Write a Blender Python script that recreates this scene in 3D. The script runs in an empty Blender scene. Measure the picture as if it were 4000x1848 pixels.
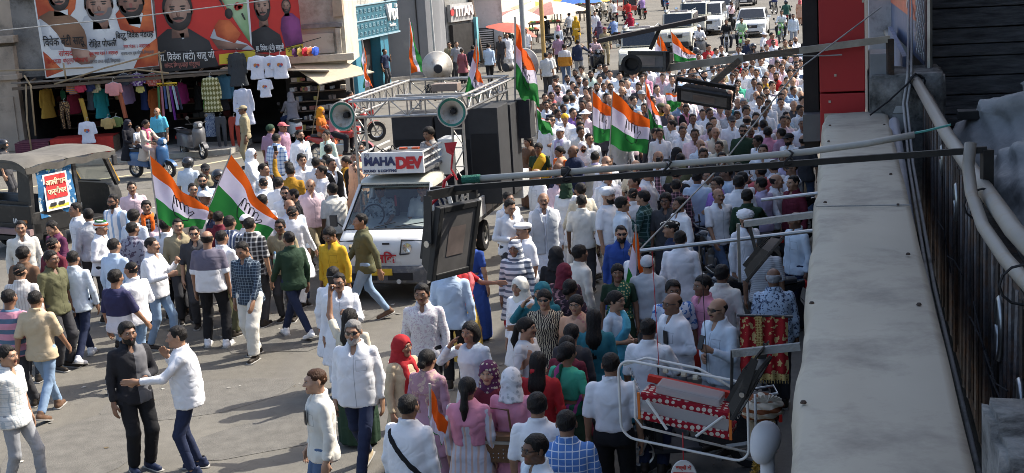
import bpy,bmesh,math,random
import numpy as np
from mathutils import Vector,Matrix
R=math.radians
scene=bpy.context.scene
# ---------------------------------------------------------------- camera
CAM_H=5.5
cam_d=bpy.data.cameras.new('camera');cam=bpy.data.objects.new('camera',cam_d)
scene.collection.objects.link(cam);scene.camera=cam
cam_d.sensor_fit='HORIZONTAL';cam_d.sensor_width=36.0
cam_d.lens=36.0*5500/4000
cam_d.clip_start=0.05;cam_d.clip_end=2000
PITCH,ROLL=R(11.5),R(3.5)
cam.location=(0,0,CAM_H)
cam.rotation_euler=(Matrix.Rotation(R(90)-PITCH,4,'X')@Matrix.Rotation(-ROLL,4,'Z')).to_euler()
# ---------------------------------------------------------------- daylight
SUN_EL=R(45);SUN_DIR=Vector((0.92,0.39,0)).normalized()
world=bpy.data.worlds.new('World');scene.world=world;world.use_nodes=True
wn=world.node_tree
sky=wn.nodes.new('ShaderNodeTexSky');sky.sky_type='NISHITA';sky.sun_disc=False
sky.sun_elevation=SUN_EL
sky.sun_rotation=math.atan2(SUN_DIR.x,SUN_DIR.y)
sky.air_density=1.0;sky.dust_density=4.0;sky.ozone_density=1.0
bg=wn.nodes['Background'];bg.inputs['Strength'].default_value=0.15
wn.links.new(sky.outputs['Color'],bg.inputs['Color'])
sun_d=bpy.data.lights.new('sun','SUN');sun_d.energy=3.7;sun_d.angle=R(0.53);sun_d.color=(1.0,0.95,0.86)
sun=bpy.data.objects.new('sun',sun_d);scene.collection.objects.link(sun)
sv=Vector((SUN_DIR.x*math.cos(SUN_EL),SUN_DIR.y*math.cos(SUN_EL),math.sin(SUN_EL)))
sun.rotation_euler=sv.to_track_quat('Z','Y').to_euler();sun.location=sv*60
vs=scene.view_settings;vs.view_transform='Standard';vs.look='None';vs.gamma=1.0;vs.use_curve_mapping=False
vs.exposure=0.95
scene.cycles.max_bounces=6;scene.cycles.diffuse_bounces=3;scene.cycles.glossy_bounces=3
scene.cycles.transmission_bounces=4;scene.cycles.transparent_max_bounces=8
scene.cycles.use_denoising=True;scene.cycles.denoising_prefilter='ACCURATE';scene.cycles.filter_width=0.9
scene.cycles.caustics_reflective=False;scene.cycles.caustics_refractive=False
# ---------------------------------------------------------------- helpers
COL=scene.collection
rng=np.random.default_rng(7);random.seed(7)
def link(o,parent=None):
 COL.objects.link(o)
 if parent is not None:o.parent=parent
 return o
def empty(name,loc=(0,0,0),rz=0.0,label=None,cat=None,group=None,parent=None,scale=None):
 o=bpy.data.objects.new(name,None);o.empty_display_size=0.1
 o.location=loc;o.rotation_euler=(0,0,rz)
 if scale:o.scale=(scale,)*3
 link(o,parent);return tag(o,label,cat,group)
def tag(o,label=None,cat=None,group=None,kind=None):
 if label:o['label']=label
 if cat:o['category']=cat
 if group:o['group']=group
 if kind:o['kind']=kind
 return o
def setmat(me,mats):
 for m in(mats if isinstance(mats,(list,tuple))else[mats]):me.materials.append(m)
class MB:
 """collects faces; build() links ONE mesh object"""
 def __init__(s):s.v=[];s.f=[];s.m=[]
 def add(s,verts,faces,mi=0):
  b=len(s.v);s.v+=[tuple(map(float,p))for p in verts]
  s.f+=[tuple(i+b for i in f)for f in faces];s.m+=[mi]*len(faces);return s
 def box(s,c,d,rz=0.0,mi=0,mat=None):
  x,y,z=d[0]/2,d[1]/2,d[2]/2
  P=[(-x,-y,-z),(x,-y,-z),(x,y,-z),(-x,y,-z),(-x,-y,z),(x,-y,z),(x,y,z),(-x,y,z)]
  M=Matrix.Translation(c)@(mat if mat is not None else Matrix.Rotation(rz,4,'Z'))
  return s.add([M@Vector(p)for p in P],[(0,3,2,1),(4,5,6,7),(0,1,5,4),(1,2,6,5),(2,3,7,6),(3,0,4,7)],mi)
 def bar(s,a,b,w,h,mi=0,up=(0,0,1)):
  a,b=Vector(a),Vector(b);d=b-a;L=d.length
  if L<1e-6:return s
  d.normalize();u=Vector(up)
  if abs(d.dot(u))>.99:u=Vector((0,1,0))
  sx=d.cross(u).normalized();uz=sx.cross(d)
  P=[]
  for t in(a,b):
   for i,j in((-1,-1),(1,-1),(1,1),(-1,1)):P.append(t+sx*(i*w/2)+uz*(j*h/2))
  return s.add(P,[(3,2,1,0),(4,5,6,7),(0,1,5,4),(1,2,6,5),(2,3,7,6),(3,0,4,7)],mi)
 def tube(s,pts,r,n=8,mi=0,cap=True):
  pts=[Vector(p)for p in pts];k=len(pts)
  rs=r if isinstance(r,(list,tuple))else[r]*k
  V=[];F=[];prev=None
  for i,p in enumerate(pts):
   d=(pts[min(i+1,k-1)]-pts[max(i-1,0)]).normalized()
   u=Vector((0,0,1))if prev is None else prev
   if abs(d.dot(u))>.98:u=Vector((1,0,0))if abs(d.x)<.9 else Vector((0,1,0))
   a=d.cross(u).normalized();b=d.cross(a);prev=a.cross(d)if prev is not None else u
   for j in range(n):
    t=2*math.pi*j/n;V.append(p+(a*math.cos(t)+b*math.sin(t))*rs[i])
  for i in range(k-1):
   for j in range(n):
    j2=(j+1)%n;F.append((i*n+j,i*n+j2,(i+1)*n+j2,(i+1)*n+j))
  if cap:F.append(tuple(range(n))[::-1]);F.append(tuple(range((k-1)*n,k*n)))
  return s.add(V,F,mi)
 def lathe(s,prof,n=24,M=None,mi=0,close=False):
  """profile of (r, z); spun about z"""
  V=[];F=[];k=len(prof)
  for r,z in prof:
   for j in range(n):
    t=2*math.pi*j/n;V.append(Vector((r*math.cos(t),r*math.sin(t),z)))
  for i in range(k-1):
   for j in range(n):
    j2=(j+1)%n;F.append((i*n+j,i*n+j2,(i+1)*n+j2,(i+1)*n+j))
  if close:F.append(tuple(range(n))[::-1]);F.append(tuple(range((k-1)*n,k*n)))
  if M is not None:V=[M@p for p in V]
  return s.add(V,F,mi)
 def prism(s,poly,axis,t0,t1,mi=0):
  """closed 2-D polygon pushed along an axis ('x','y','z')"""
  n=len(poly);P=[]
  for t in(t0,t1):
   for a,b in poly:P.append((t,a,b)if axis=='x' else(a,t,b)if axis=='y' else(a,b,t))
  F=[tuple(range(n)),tuple(range(2*n-1,n-1,-1))]+[(i,i+n,(i+1)%n+n,(i+1)%n)for i in range(n)]
  return s.add(P,F,mi)
 def grid(s,fn,nu,nv,mi=0,thick=0.0):
  """surface fn(u,v) for u,v in 0..1; mi may be a function of (u,v)"""
  V=[Vector(fn(i/nu,j/nv))for i in range(nu+1)for j in range(nv+1)]
  b=len(s.v);s.v+=[tuple(p)for p in V]
  for i in range(nu):
   for j in range(nv):
    a=i*(nv+1)+j
    s.f.append(tuple(b+q for q in(a,a+nv+1,a+nv+2,a+1)))
    s.m.append(mi((i+.5)/nu,(j+.5)/nv)if callable(mi)else mi)
  return s
 def mesh(s,name,mats,smooth=False,bevel=0.0,recalc=True,weld=False):
  me=bpy.data.meshes.new(name);me.from_pydata(s.v,[],s.f)
  setmat(me,mats)
  me.polygons.foreach_set('material_index',s.m)
  if recalc or bevel or weld:
   bm=bmesh.new();bm.from_mesh(me)
   if weld:bmesh.ops.remove_doubles(bm,verts=bm.verts,dist=1e-4)
   if recalc:bmesh.ops.recalc_face_normals(bm,faces=bm.faces)
   if bevel:
    es=[e for e in bm.edges if len(e.link_faces)==2 and e.calc_face_angle(0)>.6]
    bmesh.ops.bevel(bm,geom=es,offset=bevel,segments=2,affect='EDGES',clamp_overlap=True,profile=.6)
   bm.to_mesh(me);bm.free()
  if smooth is True:me.polygons.foreach_set('use_smooth',[True]*len(me.polygons))
  elif smooth:
   me.polygons.foreach_set('use_smooth',[True]*len(me.polygons));me.set_sharp_from_angle(angle=R(smooth))
  me.update();return me
 def build(s,name,mats,parent=None,smooth=False,bevel=0.0,loc=None,rz=None,recalc=True,weld=False):
  o=bpy.data.objects.new(name,s.mesh(name,mats,smooth,bevel,recalc,weld))
  if loc is not None:o.location=loc
  if rz is not None:o.rotation_euler=(0,0,rz)
  return link(o,parent)
def copy_tree(o,parent=None):
 c=o.copy();COL.objects.link(c)
 if parent is not None:c.parent=parent
 for ch in list(o.children):copy_tree(ch,c)
 return c
def text_mesh(body,size,extrude=0.004,offset=0.0,align='CENTER',spacing=1.0,shear=0.0):
 cu=bpy.data.curves.new('t','FONT');cu.body=body;cu.size=size;cu.extrude=extrude;cu.offset=offset
 cu.align_x=align;cu.align_y='CENTER';cu.space_character=spacing;cu.resolution_u=3;cu.shear=shear
 o=bpy.data.objects.new('t',cu);COL.objects.link(o)
 dg=bpy.context.evaluated_depsgraph_get()
 me=bpy.data.meshes.new_from_object(o.evaluated_get(dg));bpy.data.objects.remove(o);bpy.data.curves.remove(cu)
 me.materials.clear();return me
def lettering(name,body,size,mat,M,parent=None,**kw):
 """flat letters lying in the local XY plane, moved by M"""
 me=text_mesh(body,size,**kw);me.transform(M);setmat(me,mat);me.name=name
 o=bpy.data.objects.new(name,me);return link(o,parent)
# ---------------------------------------------------------------- materials
MATS={}
def nodes_of(name):
 m=bpy.data.materials.new(name);m.use_nodes=True;nt=m.node_tree
 return m,nt,nt.nodes['Principled BSDF']
def N(nt,t,**kw):
 n=nt.nodes.new('ShaderNode'+t)
 for k,v in kw.items():
  if k in n.inputs:n.inputs[k].default_value=v
  else:setattr(n,k,v)
 return n
def c4(c):return(c[0],c[1],c[2],1.0)
def mat(name,col,rough=0.6,metal=0.0,var=0.12,scale=6.0,bump=0.0,bscale=60.0,spec=0.4,dirt=None,coat=0.0,stretch=None,coords='Object'):
 """painted / plain surface: base colour broken up by noise, fine relief, optional dirt patches"""
 if name in MATS:return MATS[name]
 m,nt,b=nodes_of(name);L=nt.links.new
 tc=N(nt,'TexCoord');mp=N(nt,'Mapping');L(tc.outputs[coords],mp.inputs[0])
 if stretch:mp.inputs['Scale'].default_value=stretch
 nz=N(nt,'TexNoise',Scale=scale,Detail=5.0,Roughness=.6);L(mp.outputs[0],nz.inputs['Vector'])
 mx=N(nt,'Mix',data_type='RGBA',blend_type='MIX')
 rp=N(nt,'ValToRGB');rp.color_ramp.elements[0].position=.3;rp.color_ramp.elements[1].position=.7
 L(nz.outputs['Fac'],rp.inputs[0]);L(rp.outputs[0],mx.inputs['Factor'])
 mx.inputs['A'].default_value=c4([max(0,x*(1-var))for x in col]);mx.inputs['B'].default_value=c4([min(1,x*(1+var))for x in col])
 out=mx.outputs['Result']
 if dirt:
  dcol,amt,dsc=dirt
  n2=N(nt,'TexNoise',Scale=dsc,Detail=8.0,Roughness=.7);L(mp.outputs[0],n2.inputs['Vector'])
  r2=N(nt,'ValToRGB');r2.color_ramp.elements[0].position=.62-amt*.25;r2.color_ramp.elements[1].position=.74-amt*.1
  L(n2.outputs['Fac'],r2.inputs[0])
  m2=N(nt,'Mix',data_type='RGBA');L(r2.outputs[0],m2.inputs['Factor']);L(out,m2.inputs['A']);m2.inputs['B'].default_value=c4(dcol)
  out=m2.outputs['Result']
 L(out,b.inputs['Base Color'])
 b.inputs['Roughness'].default_value=rough;b.inputs['Metallic'].default_value=metal
 b.inputs['Specular IOR Level'].default_value=spec
 if coat:b.inputs['Coat Weight'].default_value=coat;b.inputs['Coat Roughness'].default_value=.08
 if bump:
  n3=N(nt,'TexNoise',Scale=bscale,Detail=4.0);L(mp.outputs[0],n3.inputs['Vector'])
  bp=N(nt,'Bump',Strength=bump,Distance=.02);L(n3.outputs['Fac'],bp.inputs['Height']);L(bp.outputs[0],b.inputs['Normal'])
 MATS[name]=m;return m
def fabric(name,pattern='plain',c1=None,c2=None,size=.05,rough=.85,fold=.3,trans=0.0,seams=False):
 """cloth. plain: colour from the object's own colour; others: two-colour woven or printed pattern"""
 if name in MATS:return MATS[name]
 m,nt,b=nodes_of(name);L=nt.links.new
 tc=N(nt,'TexCoord');oi=N(nt,'ObjectInfo')
 def rgb(c):
  if c is None:return oi.outputs['Color']
  n=N(nt,'RGB');n.outputs[0].default_value=c4(c);return n.outputs[0]
 P=tc.outputs['Object']
 sep=N(nt,'SeparateXYZ');L(P,sep.inputs[0])
 def math_(op,a,bb=None):
  n=N(nt,'Math',operation=op)
  for i,q in enumerate((a,bb)):
   if q is None:continue
   if isinstance(q,(int,float)):n.inputs[i].default_value=q
   else:L(q,n.inputs[i])
  return n.outputs[0]
 def line(axis,frac,sz=size):
  return math_('LESS_THAN',math_('FRACT',math_('DIVIDE',sep.outputs[axis],sz)),frac)
 fac=None
 if pattern=='check':
  a=line('X',.3);z=line('Z',.3);fac=math_('MULTIPLY',math_('ADD',a,z),.5)
 elif pattern=='grid':
  a=line('X',.14);z=line('Z',.14);fac=math_('MAXIMUM',a,z)
 elif pattern=='hstripe':fac=line('Z',.42)
 elif pattern=='vstripe':fac=line('X',.35)
 elif pattern=='print':
  n=N(nt,'TexNoise',Scale=1/size,Detail=2.0,Roughness=.6);L(P,n.inputs['Vector'])
  fac=math_('GREATER_THAN',n.outputs['Fac'],.56)
 elif pattern=='dots':
  n=N(nt,'TexVoronoi',Scale=1/size,Randomness=.35);L(P,n.inputs['Vector'])
  fac=math_('LESS_THAN',n.outputs['Distance'],.36)
 elif pattern=='animal':
  n=N(nt,'TexVoronoi',Scale=1/size,Randomness=1.0);L(P,n.inputs['Vector'])
  fac=math_('GREATER_THAN',n.outputs['Distance'],.42)
 elif pattern=='diamond':
  s1=math_('ADD',math_('ABSOLUTE',math_('SUBTRACT',math_('FRACT',math_('DIVIDE',sep.outputs['X'],size)),.5)),
     math_('ABSOLUTE',math_('SUBTRACT',math_('FRACT',math_('DIVIDE',sep.outputs['Z'],size*1.5)),.5)))
  fac=math_('GREATER_THAN',s1,.55)
 elif pattern=='block':
  fac=math_('GREATER_THAN',sep.outputs['Z'],size)
 elif pattern=='dye':
  n=N(nt,'TexWave',Scale=1/size,Distortion=9.0,Detail=2.0);L(P,n.inputs['Vector']);fac=math_('GREATER_THAN',n.outputs['Fac'],.6)
 if fac is None:base=rgb(c1)
 else:
  mx=N(nt,'Mix',data_type='RGBA');L(fac,mx.inputs['Factor']);L(rgb(c1),mx.inputs['A']);L(rgb(c2),mx.inputs['B']);base=mx.outputs['Result']
 if seams:
  ay=math_('LESS_THAN',sep.outputs['Y'],-.05);mid=math_('MULTIPLY',math_('LESS_THAN',math_('ABSOLUTE',math_('SUBTRACT',sep.outputs['X'],.012)),.0035),math_('GREATER_THAN',sep.outputs['Z'],.8))
  px_=math_('ABSOLUTE',math_('SUBTRACT',sep.outputs['X'],.085));pz_=math_('ABSOLUTE',math_('SUBTRACT',sep.outputs['Z'],1.235));mm_=math_('MAXIMUM',math_('DIVIDE',px_,.05),math_('DIVIDE',pz_,.058));pk=math_('MULTIPLY',math_('LESS_THAN',mm_,1.0),math_('GREATER_THAN',mm_,.92))
  sm=N(nt,'Mix',data_type='RGBA',blend_type='MULTIPLY');L(math_('MULTIPLY',ay,math_('MAXIMUM',mid,pk)),sm.inputs['Factor']);L(base,sm.inputs['A']);sm.inputs['B'].default_value=(.55,.55,.57,1);base=sm.outputs['Result']
 nz=N(nt,'TexNoise',Scale=14.0,Detail=3.0);L(P,nz.inputs['Vector'])
 hsv=N(nt,'HueSaturation');L(base,hsv.inputs['Color'])
 L(math_('ADD',math_('MULTIPLY',nz.outputs['Fac'],.16),.92),hsv.inputs['Value'])
 L(hsv.outputs[0],b.inputs['Base Color'])
 b.inputs['Roughness'].default_value=rough;b.inputs['Specular IOR Level'].default_value=.2
 ad=N(nt,'VectorMath',operation='ADD');L(P,ad.inputs[0])
 cv=N(nt,'CombineXYZ');L(math_('MULTIPLY',oi.outputs['Random'],9.0),cv.inputs[0]);L(cv.outputs[0],ad.inputs[1])
 wv=N(nt,'TexNoise',Scale=5.5,Detail=1.0,Roughness=.3,Distortion=1.4);L(ad.outputs[0],wv.inputs['Vector'])
 bp=N(nt,'Bump',Strength=fold,Distance=.07);L(math_('ABSOLUTE',math_('SUBTRACT',wv.outputs['Fac'],.5)),bp.inputs['Height']);L(bp.outputs[0],b.inputs['Normal'])
 if trans:
  b.inputs['Transmission Weight'].default_value=0
  tr=N(nt,'BsdfTranslucent');L(hsv.outputs[0],tr.inputs['Color']);mxs=N(nt,'MixShader',Fac=trans)
  L(b.outputs[0],mxs.inputs[1]);L(tr.outputs[0],mxs.inputs[2]);L(mxs.outputs[0],nt.nodes['Material Output'].inputs['Surface'])
 MATS[name]=m;return m
def skin_mat():
 m,nt,b=nodes_of('skin');L=nt.links.new
 oi=N(nt,'ObjectInfo');tc=N(nt,'TexCoord');nz=N(nt,'TexNoise',Scale=22.0,Detail=3.0);L(tc.outputs['Object'],nz.inputs['Vector'])
 hs=N(nt,'HueSaturation');L(oi.outputs['Color'],hs.inputs['Color'])
 mr=N(nt,'MapRange');mr.inputs['To Min'].default_value=.85;mr.inputs['To Max'].default_value=1.15;L(nz.outputs['Fac'],mr.inputs['Value']);L(mr.outputs[0],hs.inputs['Value'])
 L(hs.outputs[0],b.inputs['Base Color']);b.inputs['Roughness'].default_value=.5;b.inputs['Specular IOR Level'].default_value=.35
 return m
def hair_mat():
 m,nt,b=nodes_of('hair');L=nt.links.new
 oi=N(nt,'ObjectInfo');tc=N(nt,'TexCoord');mp=N(nt,'Mapping');mp.inputs['Scale'].default_value=(90,90,14);L(tc.outputs['Object'],mp.inputs[0])
 nz=N(nt,'TexNoise',Scale=1.0,Detail=3.0);L(mp.outputs[0],nz.inputs['Vector'])
 L(oi.outputs['Color'],b.inputs['Base Color']);b.inputs['Roughness'].default_value=.6;b.inputs['Specular IOR Level'].default_value=.22
 bp=N(nt,'Bump',Strength=.9,Distance=.012);L(nz.outputs['Fac'],bp.inputs['Height']);L(bp.outputs[0],b.inputs['Normal'])
 return m
SKIN=skin_mat();HAIR=hair_mat()
EYEW=mat('eye_white',(.36,.33,.3),.3,var=.02);DARK=mat('eye_dark',(.015,.011,.009),.4,var=.02)
LIPS=mat('lips',(.22,.075,.06),.5,var=.05)
CLOTH=fabric('cloth');SHIRT=fabric('shirt_cloth',seams=True)
RUBBER=mat('rubber',(.018,.018,.02),.8,bump=.2);BLACKM=mat('black_metal',(.02,.02,.022),.45,spec=.5)
GLASS=mat('dark_glass',(.02,.022,.025),.08,var=.05,spec=.8)
STEEL=mat('steel',(.45,.45,.44),.35,metal=.9,var=.2,dirt=((.18,.13,.09),.15,9.0))
CHROME=mat('chrome',(.75,.75,.75),.12,metal=1.0)
# ---------------------------------------------------------------- people: bodies and clothes as smooth implicit solids, posed joint by joint
def smin(a,b,k):
 h=np.clip(.5+.5*(b-a)/k,0,1);return b+(a-b)*h-k*h*(1-h)
def smax(a,b,k):return-smin(-a,-b,k)
def rcone(P,a,b,r1,r2):
 a=np.asarray(a,float);b=np.asarray(b,float);d=b-a;L=d@d
 t=np.clip(((P-a)@d)/max(L,1e-9),0,1)
 return np.linalg.norm(P-a-t[...,None]*d,axis=-1)-(r1+(r2-r1)*t)
def ell(P,c,r):
 r=np.asarray(r,float);q=(P-np.asarray(c,float))/r
 return(np.linalg.norm(q,axis=-1)-1)*r.min()
def surface_net(fn,lo,hi,h):
 lo=np.asarray(lo,float);hi=np.asarray(hi,float)
 n=np.ceil((hi-lo)/h).astype(int)+1
 ax=[lo[i]+h*np.arange(n[i])for i in range(3)]
 P=np.stack(np.meshgrid(*ax,indexing='ij'),-1)
 V=fn(P);ins=V<0
 acc=np.zeros(tuple(n-1)+(3,));cnt=np.zeros(tuple(n-1))
 cor=[(i,j,k)for i in(0,1)for j in(0,1)for k in(0,1)]
 def sl(o):return tuple(slice(o[q],o[q]+n[q]-1)for q in range(3))
 for a in cor:
  for q in range(3):
   if a[q]:continue
   b=list(a);b[q]=1;b=tuple(b)
   va,vb=V[sl(a)],V[sl(b)];m=ins[sl(a)]!=ins[sl(b)]
   if not m.any():continue
   t=np.where(m,va/np.where(m,va-vb,1),0)
   p=np.zeros(tuple(n-1)+(3,));p[...,0]+=a[0];p[...,1]+=a[1];p[...,2]+=a[2];p[...,q]+=t
   acc+=np.where(m[...,None],p,0);cnt+=m
 act=cnt>0;idx=-np.ones(tuple(n-1),int);idx[act]=np.arange(act.sum())
 I=np.argwhere(act);verts=lo+h*(I+acc[act]/cnt[act][:,None])
 quads=[]
 for q in range(3):
  u,w=[(1,2),(2,0),(0,1)][q]
  s0=[slice(1,n[i]-1)for i in range(3)];s0[q]=slice(0,n[q]-1);s1=list(s0);s1[q]=slice(1,n[q])
  A,B=ins[tuple(s0)],ins[tuple(s1)]
  for flip,m in((False,A&~B),(True,~A&B)):
   e=np.argwhere(m)+np.array([x.start for x in s0])
   if not len(e):continue
   def cell(du,dw):
    c=e.copy();c[:,u]-=du;c[:,w]-=dw;return idx[tuple(c.T)]
   Q=np.stack([cell(1,1),cell(0,1),cell(0,0),cell(1,0)],1)
   quads.append(Q[:,::-1]if flip else Q)
 return verts,np.concatenate(quads)if quads else np.zeros((0,4),int)
def np_mesh(name,parts,mats):
 """parts: list of (verts, faces(list/array), material index or array)"""
 me=bpy.data.meshes.new(name);V=[];F=[];MI=[];b=0
 for v,f,mi in parts:
  V.append(np.asarray(v,float));F+=[tuple(int(i)+b for i in q)for q in f]
  MI+=list(mi)if hasattr(mi,'__len__')else[mi]*len(f);b+=len(v)
 me.from_pydata(np.concatenate(V).tolist(),[],F);setmat(me,mats)
 me.polygons.foreach_set('material_index',[int(i)for i in MI]);me.polygons.foreach_set('use_smooth',[True]*len(me.polygons))
 me.update();return me
def decimated(v,f,target):
 me=bpy.data.meshes.new('d');me.from_pydata(v.tolist(),[],[tuple(map(int,q))for q in f])
 o=bpy.data.objects.new('d',me);COL.objects.link(o)
 md=o.modifiers.new('d','DECIMATE');md.ratio=min(1,target/(2*len(f)))
 e=bpy.data.meshes.new_from_object(o.evaluated_get(bpy.context.evaluated_depsgraph_get()))
 vv=np.array([x.co[:]for x in e.vertices]);ff=[tuple(p.vertices)for p in e.polygons]
 bpy.data.objects.remove(o);bpy.data.meshes.remove(me);bpy.data.meshes.remove(e);return vv,ff
# ---- templates: head, hands, shoes, hair (built once)
def head_sdf(P):
 X=np.abs(P[...,0]);Q=np.stack([X,P[...,1],P[...,2]],-1)
 d=ell(P,(0,.014,.028),(.077,.096,.088))
 d=smin(d,ell(P,(0,-.022,-.046),(.058,.066,.072)),.03)
 d=smin(d,ell(Q,(.04,-.058,-.018),(.03,.03,.03)),.03)
 d=smin(d,rcone(Q,(0,-.086,.03),(.04,-.072,.03),.012,.011),.02)
 d=smin(d,rcone(P,(0,-.088,.012),(0,-.108,-.026),.009,.014),.014)
 d=smin(d,ell(Q,(.012,-.098,-.03),(.009,.009,.008)),.008)
 d=smax(d,-ell(Q,(.031,-.1,.011),(.018,.014,.012)),.012)
 d=smin(d,rcone(Q,(0,-.087,-.056),(.018,-.079,-.058),.008,.005),.008)
 d=smin(d,rcone(Q,(0,-.083,-.068),(.014,-.077,-.067),.008,.005),.008)
 d=smin(d,ell(P,(0,-.07,-.094),(.026,.024,.02)),.025)
 d=smin(d,ell(Q,(.08,.012,-.004),(.01,.02,.031)),.012)
 return smin(d,rcone(P,(0,.02,-.06),(0,.035,-.2),.052,.062),.03)
HV,HF=surface_net(head_sdf,(-.1,-.14,-.22),(.1,.13,.13),.0062)
def small_ball(c,r,n=6,m=4):
 V=[];F=[]
 for i in range(m+1):
  for j in range(n):
   t,p=math.pi*i/m,2*math.pi*j/n
   V.append((c[0]+r[0]*math.sin(t)*math.cos(p),c[1]+r[1]*math.sin(t)*math.sin(p),c[2]+r[2]*math.cos(t)))
 for i in range(m):
  for j in range(n):F.append((i*n+j,(i+1)*n+j,(i+1)*n+(j+1)%n,i*n+(j+1)%n))
 return V,F
def head_parts(ntri,detail):
 v,f=decimated(HV,HF,ntri)
 mi=[0]*len(f)
 for i,q in enumerate(f):
  c=v[list(q)].mean(0)
  if abs(c[0])<.021 and c[1]<-.078 and-.074<c[2]<-.05:mi[i]=3
 out=[(v,f,mi)]
 for s in(-1,1):
  V,F=small_ball((s*.031,-.0845,.011),(.0145,.009,.0075));out.append((V,F,1 if detail else 2))
  if detail:V,F=small_ball((s*.030,-.0905,.011),(.0062,.005,.0068));out.append((V,F,2))
  V,F=small_ball((s*.034,-.0885,.0285),(.02,.006,.0045));out.append((V,F,2))
 return out
HEAD={'near':head_parts(1300,True),'mid':head_parts(420,False)}
def hand_fn(curl):
 segs=[]
 for y,L in((-.029,.072),(-.0095,.082),(.0095,.076),(.028,.06)):
  p=np.array((0,y,-.088));a=math.pi
  ang=0
  for k,fr in enumerate((.5,.3,.25)):
   ang+=curl*(.8,1.0,.7)[k]
   q=p+L*fr*np.array((math.sin(ang),y*.25,-math.cos(ang)));segs.append((p,q,.0095-.001*k));p=q
 th=[((.004,-.028,-.03),(.016+.01*curl,-.055+.018*curl,-.062)),((.016+.01*curl,-.055+.018*curl,-.062),(.026+.018*curl,-.05+.03*curl,-.092))]
 def fn(P):
  d=ell(P,(0,0,-.055),(.016,.041,.05));d=smin(d,rcone(P,(0,0,.03),(0,0,-.03),.026,.026),.02)
  for a,b,r in segs:d=smin(d,rcone(P,a,b,r,r*.9),.005)
  for a,b in th:d=smin(d,rcone(P,a,b,.0125,.0105),.008)
  return d
 return fn
HAND={}
for nm,cu in(('relax',.28),('grip',1.05),('flat',.06)):
 v,f=surface_net(hand_fn(cu),(-.05,-.08,-.2),(.09,.06,.07),.0046)
 HAND[nm]={'near':decimated(v,f,520),'mid':decimated(v,f,110)}
def shoe_fn(P):
 d=smin(rcone(P,(0,-.15,.032),(0,-.02,.038),.036,.036),rcone(P,(0,-.02,.04),(0,.06,.045),.038,.036),.03)
 d=smin(d,rcone(P,(0,.03,.05),(0,.03,.1),.042,.045),.03)
 return smax(d,-P[...,2],.008)
SV,SF=surface_net(shoe_fn,(-.07,-.22,-.02),(.07,.13,.13),.011)
SHOE=np_mesh('shoe',[(SV,SF,0),([(-.045,-.19,0),(.045,-.19,0),(.042,.1,0),(-.042,.1,0),(-.045,-.185,.018),(.045,-.185,.018),(.042,.098,.018),(-.042,.098,.018)],
    [(0,3,2,1),(4,5,6,7),(0,1,5,4),(1,2,6,5),(2,3,7,6),(3,0,4,7)],1)],[fabric('shoe_leather',rough=.5,fold=.1),mat('shoe_sole',(.3,.29,.27),.7)])
def nz3(P,f,s=0.0):
 return np.sin(P[...,0]*f+s+1.7*np.sin(P[...,2]*f*.7+s))*np.sin(P[...,1]*f*1.1+2*s)*.5+np.sin(P[...,2]*f*1.3+P[...,0]*f*.6+s)*.5
def cran(P,g):return ell(P,(0,.014,.028),(.077+g,.096+g,.088+g))
def hair_short(g,line=.052,side=-.012,seed=0,nape=-.07):
 def fn(P):
  d=cran(P,g)+.004*nz3(P,70,seed)+.003*nz3(P,150,seed+1)-.006*np.clip((P[...,2]-.06)*20,0,1)
  front=(P[...,1]+.03)*-1.0
  cut=np.where(P[...,1]<-.02,line-np.clip((np.abs(P[...,0])-.045)*2.2,0,.06)-P[...,2],np.where(P[...,1]<.03,side-(P[...,1]+.02)*.6-P[...,2],nape-P[...,2]))
  return smax(d,cut,.01)
 return fn
def hair_bald(P):
 d=cran(P,.008)+.003*nz3(P,80,1)
 top=P[...,2]-(.045+.12*np.clip(P[...,1],-.02,.1));d=smax(d,top,.01)
 return smax(d,np.where(P[...,1]<.0,1.0,-.07-P[...,2]),.01)
def hair_long(kind,seed=0):
 def fn(P):
  d=cran(P,.014)+.002*nz3(P,60,seed)
  d=smax(d,np.where(P[...,1]<-.03,.058-.7*np.abs(P[...,0])-P[...,2],np.where(P[...,1]<.025,-.03-P[...,2],-.1-P[...,2])),.014)
  if kind=='bun':d=smin(d,ell(P,(0,.125,-.02),(.05,.042,.048)),.02)
  elif kind=='pony':
   d=smin(d,ell(P,(0,.115,.0),(.035,.035,.035)),.02)
   d=smin(d,rcone(P,(0,.125,-.01),(.0,.165,-.16),.034,.04),.03);d=smin(d,rcone(P,(0,.165,-.16),(.01,.15,-.36),.038,.015),.03)
  elif kind=='flow':
   d=smin(d,rcone(P,(0,.06,-.02),(0,.105,-.22),.075,.09),.04);d=smin(d,rcone(P,(0,.105,-.22),(0,.125,-.42),.085,.045),.05)
   d=d+.004*np.sin(P[...,0]*160+P[...,2]*9)
  elif kind=='bob':
   d=smin(d,ell(P,(0,.04,-.05),(.105,.085,.1)),.03);d=smax(d,-ell(P,(0,-.09,-.04),(.07,.1,.1)),.015);d=d+.004*np.sin(P[...,0]*120+P[...,2]*30)
  return d
 return fn
def hat_cap(P):
 d=smax(cran(P,.016),.038-P[...,2],.01)
 return smin(d,np.maximum(ell(P,(0,-.1,.04),(.075,.085,.03)),np.abs(P[...,2]-.046-(P[...,1]+.1)*.12)-.006),.006)
def hat_round(P):return smax(smax(cran(P,.016),.05-P[...,2],.006),P[...,2]-.112,.012)
def hat_flat(P):return smin(smax(ell(P,(0,-.015,.082),(.1,.135,.042)),.045-P[...,2],.01),smax(cran(P,.012),.04-P[...,2],.008),.02)
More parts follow.
